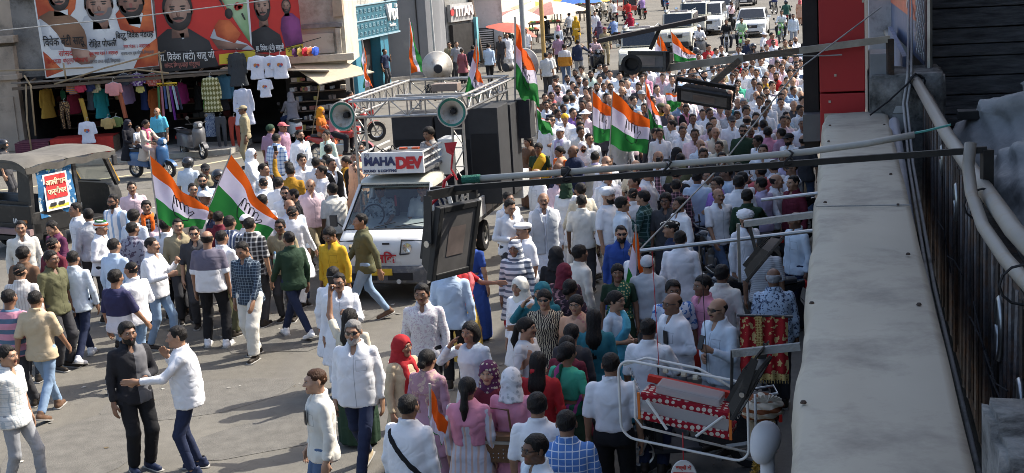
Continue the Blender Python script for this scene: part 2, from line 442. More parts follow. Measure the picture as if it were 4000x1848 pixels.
def hat_turban(P):
 q=ell(P,(0,.015,.072),(.112,.128,.082));w=np.sin((P[...,2]+.55*np.abs(P[...,0])*np.where(P[...,1]<.03,1,-.2))*190)*.0045
 return smax(q+w,.022+.35*np.clip(P[...,1]*-1-.05,-.1,.04)-P[...,2]-.2*np.clip(P[...,1],0,.1),.012)
def hat_brim(P):return smin(smax(cran(P,.014),.04-P[...,2],.008),np.maximum(ell(P,(0,.005,.045),(.15,.165,.05)),np.abs(P[...,2]-.045+.05*np.abs(P[...,0]))-.007),.01)
def helmet(P):
 d=ell(P,(0,.0,.012),(.125,.145,.142));return smax(d,-ell(P,(0,-.15,-.0),(.1,.1,.055)),.012)
def beanie(P):return smax(cran(P,.014),.03-.25*np.clip(-P[...,1],0,.1)-P[...,2]-.5*np.clip(P[...,1],0,.1),.008)
def beard_fn(P):
 d=smin(ell(P,(0,-.022,-.048),(.066,.073,.08)),ell(P,(0,-.066,-.1),(.036,.034,.03)),.02)
 d=smax(d,P[...,2]+.032-.55*np.clip(P[...,1]+.07,0,.07),.008)
 d=smax(d,-ell(P,(0,-.1,-.05),(.022,.03,.011)),.006);return smax(d,P[...,1]-.0,.008)
def stache_fn(P):
 Q=np.stack([np.abs(P[...,0]),P[...,1],P[...,2]],-1);return rcone(Q,(0,-.098,-.043),(.028,-.082,-.052),.008,.004)
def veil_fn(P):
 d=smin(cran(P,.02),rcone(P,(0,.03,-.05),(0,.045,-.2),.1,.135),.06)
 d=smax(d,-ell(P,(0,-.13,-.03),(.064,.12,.098)),.012);d=smax(d,-.2-P[...,2],.01)
 return d+.004*np.sin(P[...,2]*75+np.abs(P[...,0])*60)
def mask_fn(P):return smax(smax(ell(P,(0,-.026,-.045),(.064,.078,.078)),P[...,2]+.008,.006),P[...,1]-.0,.01)
HAIR_T={}
def hair_mesh(kind):
 if kind in HAIR_T:return HAIR_T[kind]
 FN={'short':hair_short(.005,.074,.0),'thick':hair_short(.011,.068,-.01,2),'crop':hair_short(.003,.072,.006,3),'curly':hair_short(.02,.066,-.012,5),'side':hair_short(.009,.068,-.026,7),
   'bald':hair_bald,'bun':hair_long('bun'),'pony':hair_long('pony'),'flow':hair_long('flow'),'bob':hair_long('bob'),'cap':hat_cap,'round':hat_round,'flat':hat_flat,
   'turban':hat_turban,'brim':hat_brim,'helmet':helmet,'beanie':beanie,'beard':beard_fn,'moustache':stache_fn,'veil':veil_fn,'mask':mask_fn}
 fn=FN[kind]
 fine={'moustache':.004,'beard':.006}.get(kind,.009)
 v,f=surface_net(fn,(-.2,-.24,-.46),(.2,.24,.18),fine)if kind in('veil','flow','pony','brim')else surface_net(fn,(-.15,-.2,-.17),(.15,.2,.17),fine)
 v,f=decimated(v,f,{'moustache':120,'beard':260,'veil':1000,'flow':800}.get(kind,560))
 m=HAIR if kind in('short','thick','crop','curly','side','bald','bun','pony','flow','bob','beard','moustache')else(mat('helmet_shell',(.02,.02,.022),.2,coat=.5)if kind=='helmet' else CLOTH)
 HAIR_T[kind]=np_mesh(kind,[(v,f,0)],[m]);return HAIR_T[kind]
def specs_mesh(dark):
 k='shades' if dark else 'specs'
 if k in HAIR_T:return HAIR_T[k]
 b=MB()
 for s in(-1,1):
  if dark:b.grid(lambda u,v:(s*(.006+.055*u),-.103+.028*u*u,.022-.034*v*(1-.25*u)),3,2,0)
  else:
   pts=[(s*(.032+.024*math.cos(t)),-.102+.012*abs(math.cos(t)),.009+.018*math.sin(t))for t in np.linspace(0,2*math.pi,11)];b.tube(pts,.0025,4,0,cap=False)
  b.bar((s*.06,-.085,.014),(s*.08,.01,.01),.004,.006)
 b.bar((-.01,-.105,.016),(.01,-.105,.016),.004,.005)
 HAIR_T[k]=b.mesh(k,[GLASS if dark else BLACKM],recalc=False);return HAIR_T[k]
# ---- skeleton and pose
ARM={
 'down':((.2,.06,-1),(.05,-.2,-1),'relax'),'down2':((.26,-.02,-1),(.0,-.35,-1),'relax'),'fwd':((.16,-.38,-1),(.02,-.62,-.8),'relax'),'back':((.2,.42,-1),(.12,.1,-1),'relax'),
 'belly':((.3,.05,-1),(-.75,-.75,-.05),'relax'),'phone':((.25,-.25,-1),(-.35,-.75,.45),'grip'),'ear':((.7,-.45,-.55),(-.62,.02,.85),'relax'),
 'up':((.45,-.45,.75),(.0,-.3,1),'grip'),'hip':((.7,.25,-.8),(-.6,-.3,-.6),'relax'),'cross':((.22,-.2,-1),(-.95,-.5,.12),'relax'),'behind':((.22,.35,-1),(-.7,.35,-.45),'relax'),
 'pole':((.25,-.4,-.85),(-.35,-.7,.75),'grip'),'pole2':((.3,-.35,-.9),(-.5,-.85,.2),'grip'),'ride':((.22,-.62,-.75),(.05,-.95,-.2),'grip'),'reach':((.2,-.75,-.6),(-.1,-1,.05),'flat'),
 'out':((.75,-.3,-.6),(.5,-.8,.1),'flat'),'chest':((.35,-.25,-.9),(-.6,-.55,.6),'flat'),'chin':((.4,-.35,-.85),(-.45,-.3,.9),'relax'),'shout':((.6,-.5,.2),(.1,-.5,.9),'flat'),'lap':((.2,-.3,-1),(-.25,-.95,-.25),'relax')}
LEG={'stand':((.09,.0),(-.09,.0)),'apart':((.14,-.03),(-.14,.03)),'walk':((.05,-.34),(-.05,.3)),'walk2':((-.04,.32),(.06,-.28)),'step':((.09,-.16),(-.08,.14)),'ride':None,'side':None}
def unit(v):v=np.asarray(v,float);return v/np.linalg.norm(v)
def skeleton(pose):
 """joint positions of a 1.70 m figure facing -Y"""
 legs,aL,aR,lean,hyaw,hpitch=pose
 J={}
 if legs=='ride' or legs=='side':
  J['pel']=np.array((0,0,.80));dz=-.13
  for s,k in((1,'L'),(-1,'R')):
   hip=np.array((s*.095,0,.78))
   if legs=='ride':kn=hip+.43*unit((s*.3,-.92,-.2));an=kn+.42*unit((-s*.08,.12,-1))
   else:kn=hip+.42*unit((.85,-.5-.1*s,-.15));an=kn+.42*unit((.15,-.05,-1))
   J['hip'+k],J['kn'+k],J['an'+k]=hip,kn,an
 else:
  dz=0;J['pel']=np.array((0,0,.93));T=LEG[legs]
  for s,k,t in((1,'L',T[0]),(-1,'R',T[1])):
   hip=np.array((s*.092,0,.90));an=np.array((t[0],t[1],.085+(.05 if t[1]>.2 else 0)))
   mid=(hip+an)/2;d=an-hip;L=np.linalg.norm(d);off=math.sqrt(max(.0,.42**2-(L/2)**2))if L<.84 else.012
   kn=mid+np.array((s*.01,-off-.012,0));J['hip'+k],J['kn'+k],J['an'+k]=hip,kn,an
  if legs in('walk','walk2'):J['pel'][2]-=.02
 M=np.array(Matrix.Translation((0,0,J['pel'][2]))@Matrix.Rotation(-0.0+lean,4,'X')@Matrix.Translation((0,0,-.93)))
 J['T']=M;J['Ti']=np.linalg.inv(M)
 tr=lambda p:(M@np.array((*p,1)))[:3];rt=lambda v:M[:3,:3]@np.asarray(v,float)
 for s,k,a in((1,'L',aL),(-1,'R',aR)):
  u,f,h=ARM[a];sh=tr((s*.168,.012,1.365))
  el=sh+.285*rt(unit((u[0]*s,u[1],u[2])));wr=el+.25*rt(unit((f[0]*s,f[1],f[2])))
  J['sh'+k],J['el'+k],J['wr'+k],J['hd'+k]=sh,el,wr,h
 J['neck']=tr((0,.02,1.42));J['headM']=Matrix(M.tolist())@Matrix.Translation((0,-.012,1.575))@Matrix.Scale(.99,4)@Matrix.Rotation(hyaw,4,'Z')@Matrix.Rotation(hpitch,4,'X')
 return J
TORSO={
 'm':([.80,.90,1.0,1.12,1.25,1.34,1.39,1.43,1.46],[.174,.172,.150,.148,.163,.160,.128,.078,.058],[.125,.124,.108,.112,.122,.108,.085,.068,.056]),
 'f':([.80,.90,1.0,1.10,1.24,1.33,1.39,1.43,1.46],[.160,.168,.138,.132,.148,.146,.118,.070,.052],[.115,.118,.105,.105,.135,.11,.085,.066,.052]),
 's':([.80,.90,1.0,1.12,1.25,1.34,1.39,1.43,1.46],[.186,.190,.183,.180,.180,.170,.135,.084,.062],[.135,.145,.155,.152,.145,.122,.095,.074,.062])}
def loft(Q,g,build,z0,z1,flare=0.0,p=2.4):
 zs,a,b=TORSO[build];z=Q[...,2];A=np.interp(z,zs,a)+g;B=np.interp(z,zs,b)+g
 if flare:A=A+flare*np.clip(.95-z,0,1);B=B+flare*np.clip(.95-z,0,1)
 q=(np.abs(Q[...,0]/A)**p+np.abs((Q[...,1]-.008)/B)**p)**(1/p)
 return smax(smax((q-1)*np.minimum(A,B),z0-z,.015),z-z1,.02)
def to_torso(P,J):return P@J['Ti'][:3,:3].T+J['Ti'][:3,3]
def body_fn(J,build):
 def fn(P):
  d=loft(to_torso(P,J),-.012,build,.84,1.46)
  for k in 'LR':
   d=smin(d,rcone(P,J['hip'+k],J['kn'+k],.078,.05),.04);d=smin(d,rcone(P,J['kn'+k],J['an'+k],.052,.034),.02)
   d=smin(d,rcone(P,J['sh'+k],J['el'+k],.048,.037),.03);d=smin(d,rcone(P,J['el'+k],J['wr'+k],.039,.027),.015)
  return d
 return fn
def folds(P,s):return.007*(.5-np.abs(np.sin(P[...,2]*21+P[...,0]*9+1.8*np.sin(P[...,0]*11+s)+1.3*np.sin(P[...,1]*13+s))))*(.35+.65*np.abs(np.sin(P[...,0]*8+P[...,2]*5+s)))+.004*(.5-np.abs(np.sin(P[...,0]*27+1.6*np.sin(P[...,2]*9+s))))
def top_fn(J,build,kind):
 hem={'sl':.80,'ss':.80,'te':.83,'tk':.96,'ts':.96,'ku':.50,'km':.52,'bl':1.08,'ja':.84}[kind]
 short=kind in('ss','te','ts','bl');g={'bl':.006,'te':.018,'ja':.03,'ku':.026,'km':.022}.get(kind,.013)
 def fn(P):
  Q=to_torso(P,J);d=loft(Q,g,build,hem,1.44 if kind in('te','bl','km')else 1.46,.2 if kind in('ku','km')else.07)
  for k in 'LR':
   sh,el,wr=J['sh'+k],J['el'+k],J['wr'+k]
   if short:
    e=el if kind!='bl' else sh+(el-sh)*.75
    dd=rcone(P,sh,e,.060-(.008 if kind=='bl' else 0),.058-(.012 if kind=='bl' else 0));t=(P-e)@unit(el-sh);dd=smax(dd,t,.01)
   else:
    w=wr-(wr-el)*.08
    dd=smin(rcone(P,sh,el,.057,.047),rcone(P,el,w,.048,.039),.02);dd=smax(dd,(P-w)@unit(wr-el),.01)
   d=smin(d,dd,.022)
  if kind in('sl','ss','tk','ts','ku'):
   R_=np.sqrt(Q[...,0]**2+(Q[...,1]-.012+.35*(Q[...,2]-1.46))**2);col=np.maximum(np.abs(R_-.072)-.012,np.abs(Q[...,2]-1.452-.25*Q[...,1])-.022)
   d=smin(d,col,.012)
   d=smax(d,-ell(Q,(0,-.125,1.455),(.046,.11,.11)),.006)
  elif kind in('bl','km'):d=smax(d,-ell(Q,(0,-.1,1.46),(.075,.1,.08)),.01)
  return d+folds(P,hem*7+build.__hash__()%5)
 return fn,(hem-.02)
def bottom_fn(J,kind,build):
 w={'jn':0,'tr':.012,'py':.028}.get(kind,0)
 def fn(P):
  if kind=='sr':
   z=P[...,2];c=(J['anL']+J['anR'])/2;t=np.clip((.95-z)/.9,0,1)
   x0,y0=c[0]*t,c[1]*t;A=.18+.06*t+.03*np.sin(t*3);B=.14+.07*t+.03*np.sin(t*3)
   th=np.arctan2(P[...,1]-y0,P[...,0]-x0);q=np.sqrt(((P[...,0]-x0)/A)**2+((P[...,1]-y0)/B)**2)
   return smax(smax((q-1)*B+.008*t*np.sin(th*13),.04-z,.01),z-1.03,.01)
  d=loft(P+np.array((0,0,.93-J['pel'][2])),.006,build,.82,1.03)
  for k in 'LR':
   an=J['an'+k]+(J['kn'+k]-J['an'+k])*.02
   dd=smin(rcone(P,J['hip'+k],J['kn'+k],.088+w*.5,.062+w),rcone(P,J['kn'+k],an,.062+w,.05+w),.02)
   dd=smax(dd,(P-an)@unit(J['an'+k]-J['kn'+k]),.01);d=smin(d,dd,.03)
  return d+.8*folds(P,3)
 return fn
def pallu_fn(J,build,kind):
 def fn(P):
  Q=to_torso(P,J);x,y,z=Q[...,0],Q[...,1],Q[...,2]
  base=loft(Q,.036 if kind=='pallu' else.032,build,.62,1.47,.05)
  for k in 'LR':base=smin(base,rcone(P,J['sh'+k],J['el'+k],.058,.05),.03)if kind=='shawl' else base
  if kind=='pallu':
   s=(x-.10)*.80-(z-1.36)*.6
   front=np.maximum(np.abs((x*.55-(z-1.18)*.62)+.0)-.10,.0)+0*x
   band=np.where(y<.02,np.abs(x*.80-(z-1.20)*.45)-.085,np.abs(x-.09)-.085)
   band=smin(band,np.maximum(np.abs(z-.98)-.06,-1),.02)
   d=smax(base,band,.01);d=smax(d,np.where(y<.02,.86-z,.55-z),.01)
  elif kind=='vest':
   d=loft(Q,.05,build,.76,1.45,.2);d=smax(d,np.where(y<0,.012+.25*np.clip(z-1.2,0,1)-np.abs(x),-1),.004)
   d=smax(d,np.abs(x)-.19,.01)
  elif kind=='shawl':
   d=smax(base,np.abs(np.abs(x)-.11)-.075,.012);d=smax(d,np.where(y<.02,.78-z,1.0-z),.01)
   d=smin(d,smax(base,np.maximum(1.22+np.abs(x)*.3-z,-y-.01),.01),.01)
  elif kind=='scarf':
   R_=np.sqrt(x**2+(y-.01)**2);t=np.sqrt((R_-.085)**2+(z-1.425-.3*y)**2)-.03
   d=smin(t,smax(smax(loft(Q,.036,build,.9,1.45),np.abs(np.abs(x)-.075)-.035,.01),y-.0,.01),.02)
  elif kind=='strap':
   d=smax(smax(loft(Q,.03,build,.85,1.45),np.abs(x*.75-(z-1.18)*.62)-.022,.004),0*x-1,.01)
  return d+.004*nz3(P,45,1)
 return fn
PCACHE={}
def cached(key,make):
 if key not in PCACHE:PCACHE[key]=make()
 return PCACHE[key]
def box_of(J,lo_z,hi_z,pad):
 pts=np.array([J[k]for k in J if k not in('T','Ti','headM','hdL','hdR')]);lo=pts.min(0)-pad;hi=pts.max(0)+pad
 lo[0]=min(lo[0],-.28);hi[0]=max(hi[0],.28);lo[1]=min(lo[1],-.24);hi[1]=max(hi[1],.24)
 lo[2]=lo_z;hi[2]=hi_z;return lo,hi
def person_meshes(pose,top,bot,build,lod,over=None,kid=False):
 key=(pose,build,lod);J=cached(('J',)+(pose,),lambda:skeleton(pose))
 hb,hc=(.021,.019)if lod=='near' else(.03,.028)
 ride=pose[0]in('ride','side');dz=-.13 if ride else 0
 hiA=max(1.5,J['elL'][2]+.1,J['elR'][2]+.1,J['wrL'][2]+.1,J['wrR'][2]+.1)
 def mk_body():
  lo,hi=box_of(J,-.02,hiA,.1);v,f=surface_net(body_fn(J,build),lo,hi,hb);parts=[(v,f,0)]
  HM=np.array(J['headM'])
  for hv,hf,mi in HEAD[lod]:parts.append((np.asarray(hv)@HM[:3,:3].T+HM[:3,3],hf,mi))
  for s,k in((1,'L'),(-1,'R')):
   hv,hf=HAND[J['hd'+k]][lod];z=-unit(J['wr'+k]-J['el'+k]);inn=np.array((-s*1.0,.15,0))
   x=inn-z*(inn@z)
   if np.linalg.norm(x)<.35:x=np.array((0,1.,0))-z*z[1]
   x=unit(x);y=np.cross(z,x);hv=hv*np.array((1,1 if s<0 else-1,1))
   W=hv[:,:1]*x+hv[:,1:2]*(y*(1 if s<0 else-1)*(1 if s<0 else 1))*1+hv[:,2:]*z
   parts.append((W+J['wr'+k],hf,0))
  return np_mesh('body',parts,[SKIN,EYEW,DARK,LIPS])
 out={'body':cached(key+('body',),mk_body),'J':J}
 if top:
  def mk_top():
   fn,lo_z=top_fn(J,build,top);lo,hi=box_of(J,lo_z+dz-(.02 if not ride else.0),hiA,.14);return np_mesh('shirt',[(*surface_net(fn,lo,hi,hc),0)],[CLOTH])
  out['top']=cached(key+('top',top),mk_top)
 if bot:
  def mk_bot():
   lo,hi=box_of(J,-.01,1.12,.13);return np_mesh('trousers',[(*surface_net(bottom_fn(J,bot,build),lo,hi,hc),0)],[CLOTH])
  out['bot']=cached((pose[0],build,lod,'bot',bot),mk_bot)
 if over:
  def mk_over():
   lo,hi=box_of(J,.5+dz,1.52,.14);return np_mesh('drape',[(*surface_net(pallu_fn(J,build,over),lo,hi,hc if over!='strap' else.014),0)],[CLOTH])
  out['over']=cached(key+('over',over),mk_over)
 return out
def recol(o,c):
 """colour tuple or a fabric material"""
 if isinstance(c,bpy.types.Material):
  me=o.data.copy()if False else o.data
  o.material_slots[0].link='OBJECT';o.material_slots[0].material=c
 else:o.color=c4(c)
 return o
SKINS=[(.29,.158,.098),(.22,.115,.07),(.36,.205,.13),(.16,.082,.05),(.42,.25,.165)]
BLACKHAIR=(.012,.010,.009)
TOPNAME={'sl':'shirt','ss':'shirt','te':'tee_shirt','tk':'shirt','ts':'shirt','ku':'kurta','km':'kameez','bl':'blouse','ja':'jacket'}
BOTNAME={'jn':'jeans','tr':'trousers','py':'pyjama','sr':'saree_skirt'}
OVERNAME={'pallu':'saree_drape','vest':'waistcoat','shawl':'dupatta','scarf':'scarf','strap':'bag_strap'}
def person(x,y,h,face,top,tc,bot,bc,hair='short',hc=None,pose=('stand','down','down',0,0,0),skin=0,build='m',lod='mid',over=None,oc=None,extra=(),shoe=(.03,.025,.02),z=0.0,
   label='',group=None,cat='person'):
 P=person_meshes(pose,top,bot,build,lod,over);J=P['J'];s=h/1.70
 root=empty('person',(x,y,z),R(face),label,cat,group,scale=s);wd=1.03 if build=='f' else 1.06;root.scale=(s*wd,s*wd,s)
 sk=SKINS[skin]if isinstance(skin,int)else skin
 def child(name,me,col):
  o=bpy.data.objects.new(name,me);link(o,root);
  if col is not None:recol(o,col)
  return o
 b=child('body',P['body'],None);b.color=c4(sk)
 if 'top' in P:
  o=child(TOPNAME[top],P['top'],tc)
  if top in('sl','ss','tk','ts','ku')and not isinstance(tc,bpy.types.Material):recol(o,SHIRT);o.color=c4(tc)
 if 'bot' in P:child(BOTNAME[bot],P['bot'],bc)
 if 'over' in P:child(OVERNAME[over],P['over'],oc)
 def onhead(name,me,col,sc=1.0):
  o=child(name,me,col);o.matrix_local=J['headM']@Matrix.Scale(sc,4);return o
 HATN={'cap':'cap','round':'skull_cap','flat':'flat_cap','turban':'turban','brim':'hat','helmet':'helmet','beanie':'head_cloth','veil':'head_scarf'}
 if hair in HATN:
  onhead(HATN[hair],hair_mesh(hair),hc if hc is not None else(.8,.8,.8))
  if hair not in('turban','helmet','veil'):onhead('hair',hair_mesh('crop'),BLACKHAIR)
 elif hair:onhead('hair',hair_mesh(hair),hc if hc is not None else BLACKHAIR)
 for e in extra:
  if e=='m':onhead('moustache',hair_mesh('moustache'),BLACKHAIR)
  elif e=='b':onhead('beard',hair_mesh('beard'),BLACKHAIR)
  elif e=='w':onhead('beard',hair_mesh('beard'),(.35,.33,.31))
  elif e=='g':onhead('sunglasses',specs_mesh(True),None)
  elif e=='e':onhead('spectacles',specs_mesh(False),None)
  elif e=='k':onhead('face_mask',hair_mesh('mask'),(.012,.012,.014))
 if bot!='sr' and shoe is not None:
  for k in 'LR':
   a=J['an'+k];o=child('shoe',SHOE,shoe);o.location=(a[0],a[1]+.01,a[2]-.085);o.rotation_euler=(0.35 if a[2]>.1 and not pose[0]in('ride','side')else 0,0,R(8)*(1 if k=='L' else-1))
 return root,J
# ---------------------------------------------------------------- the setting
S2=Vector((.2356,.9718,0));N2=Vector((.9718,-.2356,0));SRZ=-math.atan2(.2356,.9718)
def SP(a,o,z=0.0):return S2*a+N2*o+Vector((0,0,z))
def plain(name,b,m,parent=None,kind='structure',**kw):
 o=b.build(name,m,parent,**kw)
 if kind and parent is None:o['kind']=kind
 return o
def asphalt():
 m,nt,b=nodes_of('asphalt');L=nt.links.new
 tc=N(nt,'TexCoord');P=tc.outputs['Object']
 n1=N(nt,'TexNoise',Scale=.35,Detail=6.0,Roughness=.6);n2=N(nt,'TexNoise',Scale=5.0,Detail=6.0,Roughness=.7);n3=N(nt,'TexNoise',Scale=70.0,Detail=2.0)
 for n in(n1,n2,n3):L(P,n.inputs['Vector'])
 r1=N(nt,'ValToRGB');e=r1.color_ramp.elements;e[0].position=.3;e[0].color=(.118,.110,.094,1);e[1].position=.7;e[1].color=(.172,.160,.136,1)
 L(n1.outputs['Fac'],r1.inputs[0])
 mx=N(nt,'Mix',data_type='RGBA',blend_type='OVERLAY');mx.inputs['Factor'].default_value=.35;L(r1.outputs[0],mx.inputs['A']);L(n2.outputs['Fac'],mx.inputs['B'])
 mp=N(nt,'Mapping');mp.inputs['Rotation'].default_value=(0,0,SRZ);mp.inputs['Scale'].default_value=(1.1,.05,1);L(P,mp.inputs[0])
 n4=N(nt,'TexNoise',Scale=1.3,Detail=3.0);L(mp.outputs[0],n4.inputs['Vector'])
 r4=N(nt,'ValToRGB');r4.color_ramp.elements[0].position=.5;r4.color_ramp.elements[1].position=.68;L(n4.outputs['Fac'],r4.inputs[0])
 mm=N(nt,'Math',operation='MULTIPLY');mm.inputs[1].default_value=.35;L(r4.outputs[0],mm.inputs[0])
 m2=N(nt,'Mix',data_type='RGBA');L(mm.outputs[0],m2.inputs['Factor']);L(mx.outputs['Result'],m2.inputs['A']);m2.inputs['B'].default_value=(.12,.113,.104,1)
 vo=N(nt,'TexVoronoi',feature='DISTANCE_TO_EDGE',Scale=.32);L(P,vo.inputs['Vector'])
 nd=N(nt,'TexNoise',Scale=2.0,Detail=4.0);L(P,nd.inputs['Vector'])
 va=N(nt,'VectorMath',operation='ADD');L(P,va.inputs[0]);L(nd.outputs['Color'],va.inputs[1]);L(va.outputs[0],vo.inputs['Vector'])
 lt=N(nt,'Math',operation='LESS_THAN');lt.inputs[1].default_value=.002;L(vo.outputs['Distance'],lt.inputs[0])
 ml=N(nt,'Math',operation='MULTIPLY');ml.inputs[1].default_value=.3;L(lt.outputs[0],ml.inputs[0])
 m3=N(nt,'Mix',data_type='RGBA');L(ml.outputs[0],m3.inputs['Factor']);L(m2.outputs['Result'],m3.inputs['A']);m3.inputs['B'].default_value=(.06,.056,.05,1)
 L(m3.outputs['Result'],b.inputs['Base Color']);b.inputs['Roughness'].default_value=.85;b.inputs['Specular IOR Level'].default_value=.25
 bp=N(nt,'Bump',Strength=.35,Distance=.01);L(n3.outputs['Fac'],bp.inputs['Height']);L(bp.outputs[0],b.inputs['Normal'])
 return m
GROUND=mat('dusty_ground',(.26,.235,.19),.95,var=.25,scale=.6,bump=.2)
plain('ground',MB().add([(-400,-60,-.012),(400,-60,-.012),(400,900,-.012),(-400,900,-.012)],[(0,1,2,3)]),GROUND)
plain('road',MB().add([(-26,-20,0),(SP(-20,3)),SP(300,3),SP(300,-19),(-6.6,57,0),(-8.4,42.2,0),(-26,40.0,0)],[(0,1,2,3,4,5,6)]),asphalt())
PAVE=mat('pavement_concrete',(.30,.28,.25),.9,var=.2,scale=2.5,dirt=((.16,.14,.12),.5,1.5),bump=.2)
fp=plain('pavement',MB().prism([(-26,40.0),(-8.4,42.2),(-6.6,57),(-5.2,64),(-1.5,66),(-1.5,70),(-26,70)],'z',-.01,.13),PAVE,bevel=.01)
plain('kerb',MB().bar((-26,39.9,.06),(-8.35,42.1,.06),.18,.16).bar((-8.35,42.05,.06),(-6.5,57,.06),.18,.16),mat('kerb_stone',(.36,.34,.29),.9,var=.2))
PAINT=mat('road_paint',(.52,.47,.30),.8,var=.2,dirt=((.22,.2,.17),.5,6.0))
plain('road_line',MB().add([(-16,36.5,.004),(-10.85,38.45,.004),(-8.9,39.75,.004),(-7.6,41.1,.004),(-7.7,41.25,.004),(-9.0,39.9,.004),(-10.9,38.6,.004),(-16,36.65,.004)],[(0,1,6,7),(1,2,5,6),(2,3,4,5)]),PAINT)
b=MB()
for a in np.arange(40,130,6.0):
 P=[SP(a,-7.6,.005),SP(a,-7.48,.005),SP(a+3,-7.48,.005),SP(a+3,-7.6,.005)];b.add(P,[(0,1,2,3)])
0 and plain('road_marking',b,mat('road_paint_white',(.55,.54,.5),.8,var=.2,dirt=((.22,.2,.17),.6,6.0)))
# ---- left block of shops
PLASTER=mat('beige_plaster',(.36,.30,.24),.9,var=.14,scale=1.5,dirt=((.14,.12,.10),.45,.9),bump=.15)
GRIME=mat('grimy_wall',(.34,.33,.31),.95,var=.35,scale=2.2,dirt=((.05,.045,.042),1.0,1.1),bump=.5,bscale=25)
CREAMW=mat('cream_wall',(.46,.42,.34),.9,var=.08,scale=1.2,dirt=((.26,.22,.17),.35,1.3),bump=.15)
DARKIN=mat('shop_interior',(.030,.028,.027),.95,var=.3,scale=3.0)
WOOD=mat('weathered_wood',(.13,.10,.075),.85,var=.35,scale=4.0,stretch=(1,1,9),bump=.4)
BAMBOO=mat('bamboo',(.30,.23,.14),.7,var=.25,scale=5.0)
bh=empty('building',(0,0,0),0,'beige plastered building with pilaster at the far left edge','building')
MB().box((-17.6,46.4,3.6),(5.0,4.0,7.2)).build('wall',PLASTER,bh)
b=MB();b.box((-15.55,44.25,1.75),(.95,.35,3.5)).box((-15.55,44.2,2.55),(1.1,.5,.16)).box((-15.55,44.2,3.72),(1.15,.5,.22));b.build('pilaster',PLASTER,bh,bevel=.015)
for z in(1.9,2.1,2.3):MB().box((-16.6,44.36,z),(.8,.1,.09)).build('moulding',PLASTER,bh,bevel=.01)
for(x,z,w,h)in((-17.4,1.2,1.5,1.9),(-15.55,1.1,.6,1.7)):MB().box((x,44.36 if x<-16 else 44.06,z),(w,.05,h)).build('panel',PLASTER,bh,bevel=.012)
cs=empty('building',(0,0,0),0,'old grimy building with an open clothes shop on its ground floor','building')
b=MB();b.box((-10.1,46.5,5.2),(10.0,4.2,5.4));b.build('upper_wall',GRIME,cs)
MB().box((-14.75,44.55,3.05),(.75,.25,1.6)).build('wall_patch',GRIME,cs,bevel=.03)
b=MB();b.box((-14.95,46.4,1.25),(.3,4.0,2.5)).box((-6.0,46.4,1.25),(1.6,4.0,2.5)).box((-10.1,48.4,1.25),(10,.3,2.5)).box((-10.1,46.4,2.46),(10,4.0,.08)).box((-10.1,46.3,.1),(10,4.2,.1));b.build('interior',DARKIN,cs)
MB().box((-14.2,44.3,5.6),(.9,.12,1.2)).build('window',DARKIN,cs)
wf=MB();wf.box((-14.2,44.22,5.0),(1.05,.12,.08)).box((-14.68,44.22,5.6),(.08,.12,1.2)).box((-13.72,44.22,5.6),(.08,.12,1.2));wf.build('window_frame',WOOD,cs)
b=MB();b.box((-11.6,43.75,2.36),(6.6,1.5,.05),mat=Matrix.Rotation(R(-6),4,'X'));b.build('awning',mat('awning_sheet',(.17,.15,.13),.9,var=.35,scale=3,bump=.4),cs)
for i in range(9):MB().bar((-14.6+i*.75,43.05,2.30),(-14.6+i*.75,44.4,2.44),.05,.05).build('rafter',WOOD,cs)
MB().bar((-14.9,43.05,2.26),(-8.3,43.05,2.36),.06,.09).build('fascia',WOOD,cs)
MB().bar((-8.6,43.6,2.45),(-5.3,43.7,2.2),.7,.04).build('lintel',mat('lintel_stone',(.42,.37,.29),.9,dirt=((.15,.13,.1),.5,2)),cs)
for z in(.55,1.0,1.45,1.9):MB().box((-13.9,47.2,z),(1.9,.7,.04)).build('shelf',WOOD,cs)
for z in(.6,1.1,1.6):MB().box((-9.7,47.6,z),(2.6,.7,.04)).build('shelf',WOOD,cs)
for i in range(46):
 k=random.random();c=random.choice([(.05,.05,.06),(.12,.03,.03),(.04,.06,.14),(.16,.13,.1),(.1,.1,.1),(.2,.2,.22)])
 x,z=(random.uniform(-14.8,-13.0),random.choice((.57,1.02,1.47,1.92)))if i<26 else(random.uniform(-10.9,-8.5),random.choice((.62,1.12,1.62)))
 MB().box((x,46.95 if i<26 else 47.3,z+.09),(.24,.3,.17)).build('folded_cloth',mat('folded_%d'%(i%6),c,.9),cs,bevel=.02)
ct=empty('counter',(-13.0,43.5,0),0,'low shop counter draped in plain red cloth','counter')
MB().box((0,0,.3),(1.9,.8,.6)).build('frame',WOOD,ct)
MB().grid(lambda u,v:(-.97+1.94*u,-.44+.85*max(0,(v-.55)/.45),.64-.56*max(0,(.55-v)/.55)**1.0+.0),24,12).grid(lambda u,v:(-.97+1.94*u,-.445+.012*math.sin(u*40),.06+.57*v),40,3).build('cover_cloth',fabric('red_cover','plain',(.42,.04,.03)),ct,smooth=True)
ct=empty('counter',(-14.5,43.4,0),0,'low shop counter draped in dark maroon striped cloth','counter')
MB().box((0,0,.28),(1.0,.8,.56)).build('frame',WOOD,ct)
MB().grid(lambda u,v:(-.52+1.04*u,-.445+.012*math.sin(u*30),.04+.56*v),30,3).grid(lambda u,v:(-.52+1.04*u,-.445+.85*v,.605),4,3).build('cover_cloth',fabric('maroon_cover','hstripe',(.10,.03,.05),(.16,.06,.08),.06),ct,smooth=True)
cw=empty('building',(0,0,0),0,'cream walled upper storey beside the banners','building')
MB().box((-5.75,46.2,4.7),(1.9,4.0,4.9)).build('wall',CREAMW,cw)
MB().box((-5.55,44.1,2.55),(2.0,.35,.22)).build('cornice',CREAMW,cw,bevel=.02)
MB().box((-5.6,44.15,3.55),(1.5,.16,.14)).build('string_course',mat('dark_course',(.2,.19,.18),.9,var=.3),cw,bevel=.01)
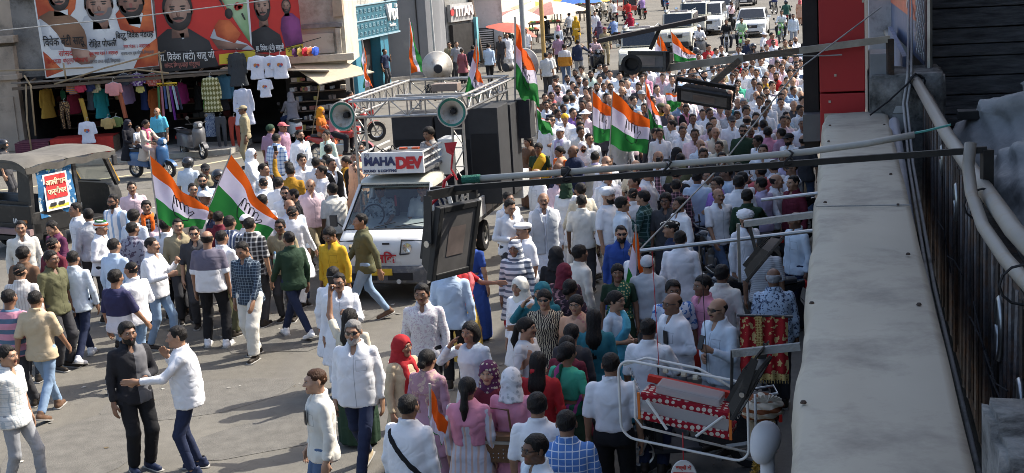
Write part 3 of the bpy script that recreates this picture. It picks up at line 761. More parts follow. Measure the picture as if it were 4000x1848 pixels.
MB().box((-5.7,44.17,3.0),(1.1,.07,.62)).build('panel',CREAMW,cw,bevel=.015)
for x in(-6.35,-5.0):MB().box((x,44.16,3.0),(.16,.14,.9)).build('pilaster',CREAMW,cw,bevel=.012)
MB().box((-4.95,44.3,4.3),(.3,.5,1.0)).build('buttress',mat('brown_plaster',(.36,.28,.2),.9),cw)
rk=empty('shoe_rack',(-5.75,44.15,0),0,'tall dark rack crowded with shoes and packets under the flap awning','rack')
MB().box((0,.1,1.1),(1.7,.1,2.2)).build('back',DARKIN,rk)
for z in np.arange(.35,2.1,.3):MB().box((0,-.1,z),(1.7,.35,.03)).build('shelf',WOOD,rk)
for i in range(70):
 MB().box((random.uniform(-.8,.8),-.14,.38+.3*random.randrange(6)+.06),(random.uniform(.08,.2),.22,random.uniform(.07,.17)),rz=random.uniform(-.3,.3)).build('packet',mat('packet_%d'%(i%8),[(.4,.36,.3),(.08,.07,.07),(.3,.12,.1),(.5,.5,.5),(.35,.3,.1),(.15,.13,.12),(.45,.4,.36),(.2,.25,.3)][i%8],.7),rk,bevel=.01)
fl=empty('awning',(-5.3,43.6,2.35),R(8),'tilted beige sheet awning over the shoe rack','awning')
MB().add([(-1.15,.6,.02),(.35,.75,.05),(1.35,-.35,-.3),(-.35,-.75,-.52),(-1.15,.6,.05),(.35,.75,.08),(1.35,-.35,-.27),(-.35,-.75,-.49)],[(0,1,2,3),(7,6,5,4),(0,4,5,1),(1,5,6,2),(2,6,7,3),(3,7,4,0)]).build('sheet',mat('awning_beige',(.5,.43,.31),.8,var=.1,scale=3),fl)
MB().tube([(-.35,-.7,-.52),(-.75,.1,-2.3)],.018,6).build('prop_pole',BAMBOO,fl)
# ---- blue fronted shop
vs_=empty('shop',SP(0,0),0,'narrow blue fronted shop with an embossed sign board','shop');vs_.location=(0,0,0)
BLUEP=mat('teal_paint',(.035,.17,.24),.5,var=.1,scale=3,dirt=((.1,.13,.14),.2,2));BLUED=mat('teal_dark',(.02,.10,.14),.5)
VA,VD=Vector((-6.36,58,0)),Vector((.265,.964,0));VN=Vector((.964,-.265,0));VR=math.atan2(.964,.265)
def VP(t,out,z):return VA+VD*t+VN*out+Vector((0,0,z))
MB().box(VP(3.0,-2.2,3.4),(6.4,3.6,7.0),VR).build('wall',mat('shop_wall_white',(.5,.48,.44),.9,dirt=((.2,.18,.15),.4,1)),vs_)
MB().box(VP(.35,.12,1.15),(.75,.7,2.3),VR).build('pilaster',BLUEP,vs_,bevel=.01);MB().box(VP(3.9,.05,1.1),(1.0,.55,2.2),VR).build('pilaster',BLUEP,vs_,bevel=.01)
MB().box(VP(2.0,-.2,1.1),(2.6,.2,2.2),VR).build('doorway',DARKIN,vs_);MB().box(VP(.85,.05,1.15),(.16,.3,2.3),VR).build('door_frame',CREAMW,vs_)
sg=MB().box(VP(2.75,.3,2.95),(5.6,.3,1.36),VR).build('sign_board',BLUED,vs_,bevel=.01)
MB().box(VP(-.1,.3,2.95),(.1,.36,1.42),VR).build('edge',BLUEP,sg);MB().box(VP(2.75,.47,2.25),(5.7,.05,.07),VR).box(VP(2.75,.47,3.63),(5.7,.05,.05),VR).box(VP(2.0,.47,2.98),(4.0,.04,.05),VR).build('trim',mat('pale_trim',(.25,.36,.42),.5),sg)
RELM=MB().box((0,0,.07),(.14,.02,.02)).box((-.1,0,.0),(.03,.02,.16),mat=Matrix.Rotation(R(25),4,'Y')).box((.1,0,0),(.03,.02,.16),mat=Matrix.Rotation(R(-25),4,'Y')).box((0,0,-.07),(.14,.02,.02)).box((0,0,0),(.05,.03,.05)).mesh('relief',mat('relief_paint',(.20,.33,.39),.5))
for r in range(4):
 for c in range(11):
  if c>7 and r>0:continue
  o=bpy.data.objects.new('relief',RELM);link(o,sg);o.location=VP(.35+c*.48+.12*(r%2),.47,2.45+r*.31);o.rotation_euler=(0,0,VR)
TM=Matrix.Translation(VP(4.65,.5,3.12))@Matrix.Rotation(VR,4,'Z')@Matrix.Rotation(R(90),4,'X')
WHITEL=mat('letter_white',(.8,.8,.78),.5,var=.03)
lettering('letters','Voi',1.0,WHITEL,TM,sg,extrude=.05,offset=.02);lettering('letters','Comfortz',.2,WHITEL,Matrix.Translation((0,0,-.52))@TM,sg,extrude=.02)
# ---- grey corner tower, watch shop, gate
GREYT=mat('grey_render',(.17,.175,.185),.9,var=.1,scale=.8,dirt=((.24,.24,.24),.3,.7),bump=.15)
gt=empty('building',(0,0,0),0,'tall plain grey rendered building corner beside the blue shop','building')
b=MB();b.prism([(-5.15,64.6),(-3.3,64.9),(-2.75,65.6),(-2.6,70),(-5.2,70)],'z',0,9);b.build('wall',GREYT,gt,smooth=40)
MB().box((-5.35,64.7,4.2),(.3,.4,3.6)).build('duct',GREYT,gt,bevel=.02);MB().tube([(-3.45,64.85,6),(-3.7,64.8,4.4),(-3.72,64.8,3.3),(-3.7,64.85,.5)],.03,6).build('cable',RUBBER,gt)
ts=empty('shop',(0,0,0),0,'small watch shop with white letters on a grey sign','shop')
TA,TD=Vector((-2.5,69.5,0)),Vector((.5,.866,0));TN=Vector((.866,-.5,0));TR=math.atan2(.866,.5)
def TP(t,out,z):return TA+TD*t+TN*out+Vector((0,0,z))
MB().box(TP(1.2,-1.6,2.5),(2.4,3.0,5.0),TR).build('wall',mat('shop_grey',(.26,.26,.25),.9,dirt=((.2,.18,.15),.4,1)),ts)
MB().box(TP(1.15,.05,2.62),(2.1,.2,.85),TR).build('sign_board',mat('sign_grey',(.36,.36,.35),.7),ts)
TM=Matrix.Translation(TP(1.2,.2,2.66))@Matrix.Rotation(TR,4,'Z')@Matrix.Rotation(R(90),4,'X')
lettering('letters','TITAN',.62,mat('letter_red_white',(.72,.66,.64),.5),TM,ts,extrude=.06,offset=.03)
MB().lathe([(.0,.0),(.16,.0),(.16,.05),(0,.05)],14,Matrix.Translation(TP(.12,.2,2.66))@Matrix.Rotation(TR,4,'Z')@Matrix.Rotation(R(90),4,'X')).build('logo',mat('logo_red',(.5,.05,.05),.5),ts)
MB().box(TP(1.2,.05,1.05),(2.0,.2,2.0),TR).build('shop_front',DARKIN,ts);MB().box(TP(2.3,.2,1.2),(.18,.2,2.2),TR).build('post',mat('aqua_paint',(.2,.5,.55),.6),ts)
po=empty('poster',(-2.4,78.14,0.2),0,'red watch poster on a stand before the gate','poster')
MB().box((0,0,1.15),(1.6,.06,1.25)).build('panel',mat('poster_red',(.55,.10,.08),.5,var=.25,scale=3),po);MB().box((0,0,.3),(1.6,.06,.5)).build('lower_panel',mat('poster_white',(.6,.58,.56),.6),po)
for x,w,z in((-.45,.2,1.1),(.4,.22,1.05)):MB().box((x,-.045,z),(w,.02,.6)).lathe([(0,0),(.16,0),(.16,.02),(0,.02)],12,Matrix.Translation((x,-.03,z))@Matrix.Rotation(R(90),4,'X')).build('printed_watch',BLACKM,po)
MB().box((0,-.045,1.35),(.3,.02,.55)).lathe([(0,0),(.11,0),(.11,.02),(0,.02)],12,Matrix.Translation((0,-.03,1.68))@Matrix.Rotation(R(90),4,'X')).build('printed_figure',mat('poster_dark',(.06,.03,.03),.6),po)
g0=Vector((-2.07,72.3,0.0));gate=empty('gate',g0,R(2),'black metal gate with white horizontal slats and a leaf panel','gate')
gate.scale=(.40,.40,.72)
BLK=mat('gate_black',(.02,.02,.02),.5);WHS=mat('gate_white',(.7,.7,.68),.6)
for x in(0,1.15,2.45,4.4):MB().box((x,0,1.15),(.1,.1,2.3)).build('post',BLK,gate)
MB().box((2.2,0,2.28),(4.5,.08,.09)).build('rail',BLK,gate);MB().box((2.2,0,.1),(4.5,.08,.09)).build('rail',BLK,gate)
for i in range(13):MB().box((3.42,.0,.25+i*.155),(1.85,.03,.075)).build('slat',WHS,gate)
MB().box((3.42,.05,1.15),(1.85,.02,2.1)).build('back_sheet',BLK,gate);MB().box((1.8,.04,1.15),(1.2,.02,2.2)).build('leaf_panel',mat('gate_grey',(.3,.3,.29),.6),gate)
LEAF=MB().prism([(0,-.13),(.05,0),(0,.13),(-.05,0)],'y',-.01,.01).mesh('leaf',WHS)
for i in range(34):
 o=bpy.data.objects.new('leaf',LEAF);link(o,gate);o.location=(1.35+random.random()*.95,.015,.3+random.random()*1.85);o.rotation_euler=(0,random.uniform(-1,1),0);o.scale=(random.uniform(.5,.9),)*3
MB().box((.58,.04,1.15),(1.05,.02,2.2)).build('solid_leaf',BLK,gate)
ww=plain('boundary_wall',MB().box(g0+Vector((1.0,.6,1.9)),(2.5,.25,3.8)),mat('white_wall',(.66,.65,.62),.8,var=.06,dirt=((.35,.32,.28),.3,.8)),kind=None);tag(ww,'plain white sheet wall above the slatted gate','wall')
tr_=empty('low_roof',g0+Vector((.9,.4,3.9)),0,'rusty low tiled shed roof over the white wall','roof')
tr_.scale=(.5,.6,.6)
TILE=MB().box((0,0,0),(.5,.9,.05)).mesh('roof_tile',mat('old_tiles',(.28,.2,.13),.95,var=.4,scale=6,bump=.5));
for i in range(13):
 for j in range(3):
  o=bpy.data.objects.new('tile',TILE);link(o,tr_);o.location=(-3.2+i*.52,j*.8-.5,j*.3+.04*random.random());o.rotation_euler=(R(20),random.uniform(-.06,.06),0)
b=MB().box((0,.35,.0),(7.0,2.6,.06),mat=Matrix.Rotation(R(20),4,'X'));b.build('deck',WOOD,tr_)
# ---- far end of the street: rows of low buildings beyond the frame's top
for i,(a,o,w,d,h,c)in enumerate([(150,-26,30,14,9,(.42,.38,.32)),(190,-24,34,12,8,(.36,.4,.4)),(150,12,40,14,8,(.44,.4,.34)),(205,12,40,14,10,(.4,.34,.3)),(270,-6,30,30,11,(.42,.4,.37)),(100,-27,26,12,8,(.5,.46,.4)),(80,24,36,16,6,(.45,.42,.38))]):
 t=empty('building',SP(a,o),SRZ,['ochre terrace far down the street','grey-blue block far down the street','cream terrace far along the right side','brown block far along the right side','pale block closing the street end','low cream building behind the market stalls','low building beyond the ledge on the right'][i],'building')
 MB().box((0,0,h/2),(d,w,h)).build('wall',mat('far_wall_%d'%i,c,.9,var=.1,scale=.5),t);MB().box((0,0,h+.15),(d+.5,w+.5,.3)).build('parapet',CREAMW,t)
# ---------------------------------------------------------------- the near building on the right: fascia ledge, railing, signs
LEDGE=mat('ledge_sheet',(.38,.355,.29),.8,var=.07,scale=1.2,dirt=((.215,.20,.17),.55,1.7),bump=.08,bscale=14)
CONC=mat('mossy_concrete',(.24,.235,.22),.95,var=.3,scale=5,dirt=((.025,.025,.024),1.0,3.5),bump=.6,bscale=30)
CONC2=mat('plain_concrete',(.34,.34,.33),.9,var=.15,scale=3,dirt=((.12,.12,.11),.5,3),bump=.3)
RUST=mat('rusty_iron',(.045,.035,.03),.9,var=.5,scale=8,dirt=((.11,.06,.035),.5,5),bump=.4)
PVC=mat('grey_pvc',(.25,.235,.205),.55,var=.1,scale=3,dirt=((.24,.2,.15),.45,6));PVCB=mat('blue_grey_pvc',(.25,.28,.33),.5,var=.15)
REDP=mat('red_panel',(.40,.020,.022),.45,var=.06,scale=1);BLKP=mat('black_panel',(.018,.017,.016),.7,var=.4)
bd=empty('building',(0,0,0),0,'near building on the right whose upper floors shade the street','building')
def SB(b,a0,a1,o0,o1,z0,z1,mi=0):
 P=[SP(a,o,z)for z in(z0,z1)for a,o in((a0,o0),(a0,o1),(a1,o1),(a1,o0))]
 return b.add(P,[(0,1,2,3),(7,6,5,4),(0,4,5,1),(1,5,6,2),(2,6,7,3),(3,7,4,0)],mi)
SB(MB(),0,38,1.5,9,6.4,8.1).build('upper_floor',PLASTER,bd)
SB(MB(),-6,30,4.6,9,0,6.39).build('rear_wall',PLASTER,bd)
SB(MB(),-6,11.9,.66,4.6,2.9,3.15).build('balcony_floor',CONC2,bd)
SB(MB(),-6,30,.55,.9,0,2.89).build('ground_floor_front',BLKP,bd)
SB(MB(),18.5,30,.3,4.6,2.9,6.39).build('side_wall',PLASTER,bd)
lg=empty('shop_fascia',(0,0,0),0,'long pale sheet-covered ledge running along the right side','ledge')
def ledge_pt(u,v):
 o=[-.165,-.175,-.165,-.14,.0,.15,.31,.345,.35][min(8,int(round(v*8)))];z=[3.3,3.86,3.965,3.995,4.0,4.0,3.998,3.985,3.9][min(8,int(round(v*8)))]
 a=-1+13*u;w=.006*math.sin(a*2.1+o*9)+.004*math.sin(a*5.3)
 return SP(a,o+(.008*math.sin(a*3.7)+.006*math.sin(a*9.1)if v<.4 else 0),z+w)
MB().grid(ledge_pt,90,8).build('cover_sheet',LEDGE,lg,smooth=True)
SB(MB(),11.99,12.02,-.165,.34,3.3,4.0).build('end_plate',LEDGE,lg);SB(MB(),-1,11.98,-.13,.33,3.3,3.9).build('core',WOOD,lg)
SB(MB(),7.85,7.856,-.16,.345,4.001,4.008).build('sheet_seam',CONC2,lg)
SCREW=MB().lathe([(0,.007),(.007,.006),(.011,.0),(.011,-.003)],8).mesh('screw',RUST)
for a in np.arange(3.3,12,1.15):
 for o in(-.13,.29):
  if random.random()<.85:s=bpy.data.objects.new('screw',SCREW);link(s,lg);s.location=SP(a+random.uniform(-.2,.2),o+random.uniform(-.02,.02),4.006)
rs=empty('sign_box',(0,0,0),0,'tall plain red sign panel standing past the ledge end','sign')
SB(MB(),12.1,13.2,-.2,.17,4.17,5.5).build('upper_panel',REDP,rs,bevel=.006);SB(MB(),12.1,13.2,-.2,.17,3.2,4.155).build('lower_panel',REDP,rs,bevel=.006)
SB(MB(),12.3,13.2,-.34,-.215,3.62,5.5).build('black_edge',BLKP,rs);SB(MB(),12.15,12.4,-.345,-.2,3.75,3.98).build('bracket',mat('dull_grey',(.12,.12,.12),.6),rs)
SB(MB(),12.02,12.5,.205,.36,3.7,4.19).build('grey_box',mat('box_grey',(.22,.23,.24),.6),rs,bevel=.008);SB(MB(),12.02,12.5,.205,.36,4.2,4.48).build('grey_box',MATS['box_grey'],rs,bevel=.008)
for a,o,z in((12.09,-.08,4.3),(12.09,-.13,4.08),(12.09,.15,4.9)):SB(MB(),a,a+.01,o,o+.018,z,z+.02).build('chip',CREAMW,rs)
pl=empty('parapet',(0,0,0),0,'narrow white capped parapet behind the red sign','parapet')
for i in range(5):SB(MB(),11.9+i*1.5,13.38+i*1.5,.37,.475,4.0,4.06).build('cap_plate',mat('cap_white',(.5,.5,.48),.7,var=.1),pl,bevel=.004)
SB(MB(),11.9,19.5,.38,.47,3.0,3.99).build('wall',CONC2,pl);SB(MB(),12.6,16.5,.49,.53,3.2,4.4).build('blue_board',mat('blue_grey',(.14,.17,.25),.7,var=.2),pl)
SB(MB(),17.5,18.3,.3,.75,3.0,4.95).build('white_pier',mat('pier_white',(.42,.43,.44),.8,dirt=((.2,.2,.2),.3,3)),pl)
rl=empty('railing',(0,0,0),0,'old balcony railing with concrete posts, pipe handrail and rusty iron bars','railing')
def rough_block(a0,a1,o0,o1,z0,z1,name,m,parent):
 b=MB();SB(b,a0,a1,o0,o1,z0,z1);o=b.build(name,m,parent)
 bm=bmesh.new();bm.from_mesh(o.data);bmesh.ops.subdivide_edges(bm,edges=bm.edges,cuts=6,use_grid_fill=True);bmesh.ops.bevel(bm,geom=[e for e in bm.edges if e.calc_face_angle(0)>1],offset=.02,segments=2,affect='EDGES')
 for v in bm.verts:v.co+=Vector((math.sin(v.co.y*31+v.co.z*17),math.sin(v.co.x*29+v.co.z*23),math.sin(v.co.x*37+v.co.y*13)))*.006
 bm.to_mesh(o.data);bm.free();o.data.polygons.foreach_set('use_smooth',[True]*len(o.data.polygons));return o
rough_block(11.9,12.75,.2,.80,3.0,4.31,'post',CONC,rl);rough_block(3.1,3.75,.345,.98,3.0,4.27,'post',CONC,rl)
MB().tube([SP(5.0,.74,4.25),SP(5.96,.67,4.25),SP(8.76,.60,4.25),SP(11.9,.575,4.25)],.040,12).build('handrail',PVC,rl,smooth=True);MB().tube([SP(12.6,.57,4.25),SP(13.3,.56,4.26),SP(19,.48,4.28)],.040,12).build('handrail',PVC,rl,smooth=True)
SB(MB(),3.7,11.9,.66,.68,3.0,4.17).build('back_sheet',RUST,rl);SB(MB(),3.7,11.9,.62,.66,3.02,3.1).build('bottom_bar',RUST,rl);SB(MB(),3.7,11.9,.62,.66,4.12,4.17).build('top_bar',RUST,rl)
RUST2=mat('flaking_iron',(.12,.11,.11),.8,var=.5,scale=10,dirt=((.16,.08,.04),.5,7),bump=.4)
for a in np.arange(3.85,11.8,.17):MB().bar(SP(a,.635+random.uniform(-.012,.012),3.05),SP(a+random.uniform(-.03,.03),.635,4.15),.03,.045,up=(1,0,0)).build('bar',RUST if random.random()<.6 else RUST2,rl)
for a,z,r_ in((4.6,3.75,.16),(5.2,3.7,.15),(5.9,3.85,.13),(8.2,3.95,.1),(9.4,4.0,.09)):MB().tube([SP(a+r_*.55*math.cos(t),.61,z+r_*math.sin(t))for t in np.linspace(0,2*math.pi,17)],.014,5).build('iron_ring',STEEL,rl,smooth=True)
for i in range(7):
 a=random.uniform(4.2,10.5);MB().tube([SP(a,.6,3.4+.4*random.random()),SP(a+.15,.57,3.7),SP(a+.4,.55,3.75+random.uniform(-.1,.1))],.004,4).build('loose_wire',RUBBER,rl)
cp=empty('conduit_pipe',(0,0,0),0,'thick bent grey conduit tied alongside the handrail','pipe')
MB().tube([SP(7.0,.585,4.46),SP(6.95,.57,4.36),SP(6.7,.565,4.27),SP(6.3,.58,4.2),SP(5.7,.61,4.19),SP(5.0,.66,4.2),SP(4.2,.72,4.2)],.029,12).build('pipe',PVC,cp,smooth=True)
for a in(5.2,6.75):MB().tube([SP(a+.01*math.cos(t),.62+.085*math.cos(t),4.21+.075*math.sin(t))for t in np.linspace(0,2*math.pi,13)],.005,4).build('wire_tie',RUBBER,cp)
bp_=empty('pipe_offcut',(0,0,0),0,'blue-grey pipe offcut leaning by the far railing post','pipe')
MB().tube([SP(11.2,.37,4.02),SP(9.4,.40,3.6),SP(8.0,.43,3.25)],.04,10).build('pipe',PVCB,bp_,smooth=True)
cb=empty('cable_bundle',(0,0,0),0,'pair of grey cables knotted over the concrete post','cable')
for d in(0,.03):
 MB().tube([SP(17,.75+d,5.6),SP(13.5,.58+d,4.55),SP(12.3,.52+d,4.36),SP(11.86,.5+d,4.3),SP(11.7,.46+d,4.1),SP(10.5,.45+d,3.8),SP(8.0,.45+d,3.5),SP(5,.46+d,3.4)],.011,6).build('cable',CONC2,cb,smooth=True)
MB().tube([SP(11.85,.62,4.28),SP(11.8,.56,4.33),SP(11.8,.5,4.25),SP(11.75,.35,4.12),SP(11.6,.2,4.03)],.008,5).build('black_wire',RUBBER,cb)
for i in range(5):MB().tube([SP(11.82,.575+.06*math.cos(t+i),4.26+.06*math.sin(t+i))+Vector((0,.02*math.sin(3*t+i),0))for t in np.linspace(0,5.5,10)],.005,4).build('tie_wire',RUBBER,cb)
hb=empty('banner_board',(0,0,0),0,'blue and orange printed board with a white wave pattern behind the railing','board')
A0,A1=SP(12.5,.70,0),SP(20.4,.47,0)
def BP(t,z,off=0.0):p=A0.lerp(A1,t)-N2*off;p.z=z;return p
MB().add([BP(0,4.28),BP(1,4.28),BP(1,6.3),BP(0,6.3),BP(0,4.28,-.03),BP(1,4.28,-.03),BP(1,6.3,-.03),BP(0,6.3,-.03)],[(0,1,2,3),(7,6,5,4),(0,4,5,1),(3,2,6,7),(0,3,7,4),(1,5,6,2)]).build('board',mat('board_blue',(.12,.15,.24),.5,var=.15),hb)
MB().add([BP(.16,4.62,.006),BP(.9,4.62,.006),BP(.9,6.2,.006),BP(.16,6.2,.006)],[(0,1,2,3)]).build('orange_print',mat('board_orange',(.60,.14,.07),.5),hb)
MB().add([BP(0,4.29,.005),BP(.045,4.29,.005),BP(.045,6.3,.005),BP(0,6.3,.005)],[(0,1,2,3)]).build('navy_border',mat('board_navy',(.02,.03,.07),.5),hb)
b=MB()
for i in range(7):
 for j in range(15):
  for r_ in(.07,.045):
   t0,z0=.052+i*.016,4.33+j*.11+(.055 if i%2 else 0)
   if t0<.15:b.tube([BP(t0+r_*.16*math.cos(q),z0+r_*math.sin(q),.008)for q in np.linspace(0,math.pi,7)],.005,4)
b.build('wave_pattern',mat('board_white',(.5,.5,.48),.5),hb)
BR=math.atan2((A0-A1).y,(A0-A1).x)
lettering('letters','सर्विस',.42,MATS['board_white'],Matrix.Translation(BP(.28,4.95,.02))@Matrix.Rotation(BR,4,'Z')@Matrix.Rotation(R(90),4,'X')@Matrix.Rotation(math.pi,4,'Y'),hb,extrude=.004,offset=.012)
MB().tube([BP(-.005,4.25),BP(-.005,6.3)],.03,8).build('edge_post',STEEL,hb)
dw=empty('boarded_wall',(0,0,0),0,'dark weathered plank wall at the back of the balcony','wall')
z=3.1;k=0
DW=mat('dark_planks',(.15,.148,.152),.55,var=.6,scale=3.5,stretch=(1,1,7),bump=.5,bscale=18)
while z<5.6:
 h=random.uniform(.1,.2);SB(MB(),14.2+random.uniform(0,.03),14.3,.72,4.4,z,z+h-.012).build('plank',DW,dw,bevel=.006);z+=h;k+=1
SB(MB(),14.31,14.35,.74,4.4,3.1,5.6).build('backing',BLKP,dw)
tp=empty('tarpaulin_heap',(0,0,0),0,'heap of goods under a crumpled grey tarpaulin on the balcony','tarpaulin')
def tarp_fn(P):
 q=P.copy();d=ell(q,(1.75,9.2,3.62),(1.05,1.5,.8));d=smin(d,ell(q,(2.1,10.6,3.78),(1.35,.8,.74)),.25);d=smin(d,ell(q,(1.12,10.9,3.62),(.45,.5,.6)),.2)
 x,y,zz=q[...,0],q[...,1],q[...,2]
 n=.06*np.abs(np.sin(x*3.1+y*2.2+1.8*np.sin(zz*4+y*1.3)))+.03*np.sin(x*5+2.5*np.sin(y*2.1+zz*3))+.028*np.abs(np.sin(x*9-y*6+2*np.sin(zz*7+x*3)))+.018*np.sin(zz*21+3*np.sin(x*4+y*3))+.012*np.abs(np.sin(y*24+x*11+2*np.sin(zz*13)))
 return smax(d+n,3.12-zz,.02)
v,f=surface_net(tarp_fn,(.6,7.4,3.05),(3.6,11.7,4.6),.035)
vv=np.array([SP(p[1],p[0],p[2])[:]for p in v])
me=np_mesh('tarpaulin',[(vv,f,0)],[mat('tarp_grey',(.24,.24,.235),.6,var=.25,scale=4,bump=.9,bscale=7,spec=.5)])
link(bpy.data.objects.new('tarpaulin',me),tp)
for txt,a,o,z in(('BHOPAL',8.35,1.18,3.99),('(M.P)',8.2,1.2,3.83)):
 lettering('letters',txt,.15,BLACKM,Matrix.Translation(SP(a-.55,o-.1,z-.12))@Matrix.Rotation(SRZ,4,'Z')@Matrix.Rotation(R(72),4,'X')@Matrix.Rotation(R(12),4,'Z'),tp,extrude=.002)
SB(MB(),10.6,10.75,.8,1.5,4.1,4.16).build('timber',BLKP,tp)
HOUS=mat('lamp_housing',(.022,.022,.023),.55,var=.2,dirt=((.07,.065,.06),.3,8));LGLASS=mat('lamp_glass',(.16,.15,.145),.15,var=.2,spec=.6)
def flood(pos,nrm,up,w,h,t,label,parent=None,bracket=True):
 """flood lamp: finned housing, glass set in a frame, reflector with painted reflection, U bracket"""
 root=empty('flood_lamp',pos,0,label,'flood lamp','flood lamps on arms')
 n=Vector(nrm).normalized();u=Vector(up);u=(u-n*u.dot(n)).normalized();x=u.cross(n)
 M=Matrix((x,u,n)).transposed().to_4x4()
 def part(b,name,m,**k):
  o=b.build(name,m,root,**k);o.matrix_local=M;return o
 b=MB();fr=.035
 for s in(-1,1):b.box((s*(w/2-fr/2),0,0),(fr,h,t*.4)).box((0,s*(h/2-fr/2),0),(w-2*fr,fr,t*.4))
 part(b,'frame',HOUS,bevel=.006)
 part(MB().add([(-w/2+.02,-h/2+.02,-.01),(w/2-.02,-h/2+.02,-.01),(w/2-.02,h/2-.02,-.01),(-w/2+.02,h/2-.02,-.01),(-w*.36,-h*.36,-t),(w*.36,-h*.36,-t),(w*.36,h*.36,-t),(-w*.36,h*.36,-t)],[(0,1,5,4),(1,2,6,5),(2,3,7,6),(3,0,4,7),(7,6,5,4)]),'housing',HOUS)
 for i in range(9):part(MB().box((-w*.3+i*w*.075,0,-t-.015),(.008,h*.62,.03)),'fin',HOUS)
 part(MB().add([(-w/2+fr,-h/2+fr,.012),(w/2-fr,-h/2+fr,.012),(w/2-fr,h/2-fr,.012),(-w/2+fr,h/2-fr,.012)],[(0,1,2,3)]),'glass',LGLASS)
 part(MB().add([(-w*.2,-h*.2,.014),(w*.2,-h*.2,.014),(w*.2,h*.2,.014),(-w*.2,h*.2,.014)],[(0,1,2,3)]),'reflector',mat('lamp_reflection',(.20,.16,.145),.35,var=.3))  # flat square; brownish reflection in the glass is painted into its colour
 if bracket:
  b=MB()
  for s in(-1,1):b.bar((s*(w/2+.015),-.0,-.02),(s*(w/2+.015),h*.62,-.06),.05,.012,up=(1,0,0))
  b.bar((-w/2-.02,h*.62,-.06),(w/2+.02,h*.62,-.06),.05,.012);part(b,'bracket',HOUS)
  part(MB().lathe([(0,0),(.018,0),(.018,.012),(0,.012)],10,Matrix.Translation((-w/2-.03,0,-.02))@Matrix.Rotation(R(90),4,'Y')),'bolt',STEEL)
 return root
def arm(label,pts,w,m,name='lamp_arm'):
 r_=empty(name,pts[0],0,label,'arm');return r_
E0,E1=SP(7.0,.66,4.43),SP(7.0,-2.12,4.29)
r1=empty('lamp_arm',(0,0,0),0,'long iron arm with pale conduit reaching out over the street','arm')
MB().bar(E0,E1,.024,.03).build('angle_iron',BLKP,r1);MB().bar(E0+Vector((0,0,.0)),E0+Vector((0,0,-.3)),.05,.05).build('upright',BLKP,r1)
CD=mat('pale_conduit',(.33,.335,.315),.5,var=.1,dirt=((.3,.26,.2),.25,7));cz=Vector((0,0,.045));fw=-S2*.02
def AT(t,dz=0.0):return E0.lerp(E1,t)+cz+fw+Vector((0,0,dz))
MB().tube([AT(.12,.055),AT(.2,.03),AT(.3,.012),AT(.45,.003),AT(.548)],.0165,12).build('conduit',CD,r1,smooth=True);MB().tube([AT(.552),AT(.75),AT(.9)],.0165,12).build('conduit',CD,r1,smooth=True);MB().tube([AT(.73),AT(.745)],.022,12).build('tape',BLKP,r1)
MB().tube([AT(.9),AT(.935)],.022,10).build('green_binding',mat('green_thread',(.02,.14,.1),.8,bump=.8,bscale=150),r1)
for t in(.335,.55,.735):MB().tube([AT(t+.008*math.sin(q*2))+S2*(.035*math.cos(q))+Vector((0,0,.036*math.sin(q)-.012))for q in np.linspace(0,6.4,12)],.006,5).build('wire_tie',RUBBER,r1)
REDW=mat('red_wire',(.5,.02,.03),.5)
MB().tube([AT(.945),AT(.955,.06),AT(.95,.14),AT(.955,.17)],.006,6).build('red_wire',REDW,r1);MB().tube([AT(.955,.03),AT(.97,.0),AT(.975,-.06),AT(1.0,-.12)],.009,6).build('red_wire',REDW,r1)
MB().add([AT(.95,.13),AT(.94,.2),AT(.965,.2),AT(.962,.15)],[(0,1,2,3)]).build('red_tape',REDW,r1)
MB().tube([AT(.06,.09),AT(.1,.07),AT(.13,.06)],.006,5).build('green_wire',mat('green_wire',(.05,.25,.22),.5),r1)
flood(SP(6.96,-2.0,4.03),N2*.90-S2*.42+Vector((0,0,-.2)),Vector((0,0,1))+N2*.12,.34,.40,.10,'large black flood lamp hanging at the end of the long arm')
F0,F1=SP(12.0,.37,4.60),SP(12.0,-1.55,4.43)
r2=empty('lamp_arm',(0,0,0),0,'weathered batten arm carrying two lamps beside the red sign','arm')
MB().bar(F0,F0.lerp(F1,.38),.05,.055).build('pale_batten',mat('pale_wood',(.30,.27,.22),.8,var=.3,scale=6),r2);MB().bar(F0.lerp(F1,.38),F0.lerp(F1,.62),.045,.05).build('dark_batten',WOOD,r2);MB().bar(F0.lerp(F1,.62),F1,.05,.06).build('pale_batten',MATS['pale_wood'],r2);MB().bar(F0,F0+Vector((0,0,-.5)),.05,.06).build('upright',RUST,r2)
MB().tube([F0.lerp(F1,t)+Vector((0,0,-.05-.03*math.sin(t*9)))for t in np.linspace(.2,.95,14)],.006,5).build('wire',CONC2,r2)
MB().tube([F1+Vector((0,0,.0)),F1+Vector((.1,0,.06)),F1+Vector((.3,0,.03)),F1+Vector((.45,.0,-.2)),F1+Vector((.3,0,-.25))],.006,5).build('wire',RUBBER,r2)
L1=flood(SP(12.0,-1.62,4.50),-S2*.8-N2*.5+Vector((0,0,.05)),(0,0,1),.42,.17,.14,'squat lamp under a flat hood at the batten end',bracket=False)
MB().bar(N2*-.42+Vector((0,0,.19)),N2*.5+Vector((0,0,.34)),.2,.035).build('hood',mat('hood_brown',(.05,.04,.035),.8),L1);MB().bar(N2*.02+Vector((0,0,.1)),N2*.12+Vector((0,0,.3)),.03,.03).build('stay',HOUS,L1)
MB().lathe([(0,0),(.075,0),(.09,.05),(.06,.05),(.05,.01),(0,.01)],16,Matrix.Translation(-S2*.13-N2*.12)@Matrix.Rotation(SRZ,4,'Z')@Matrix.Rotation(R(100),4,'X')).build('snout',HOUS,L1)
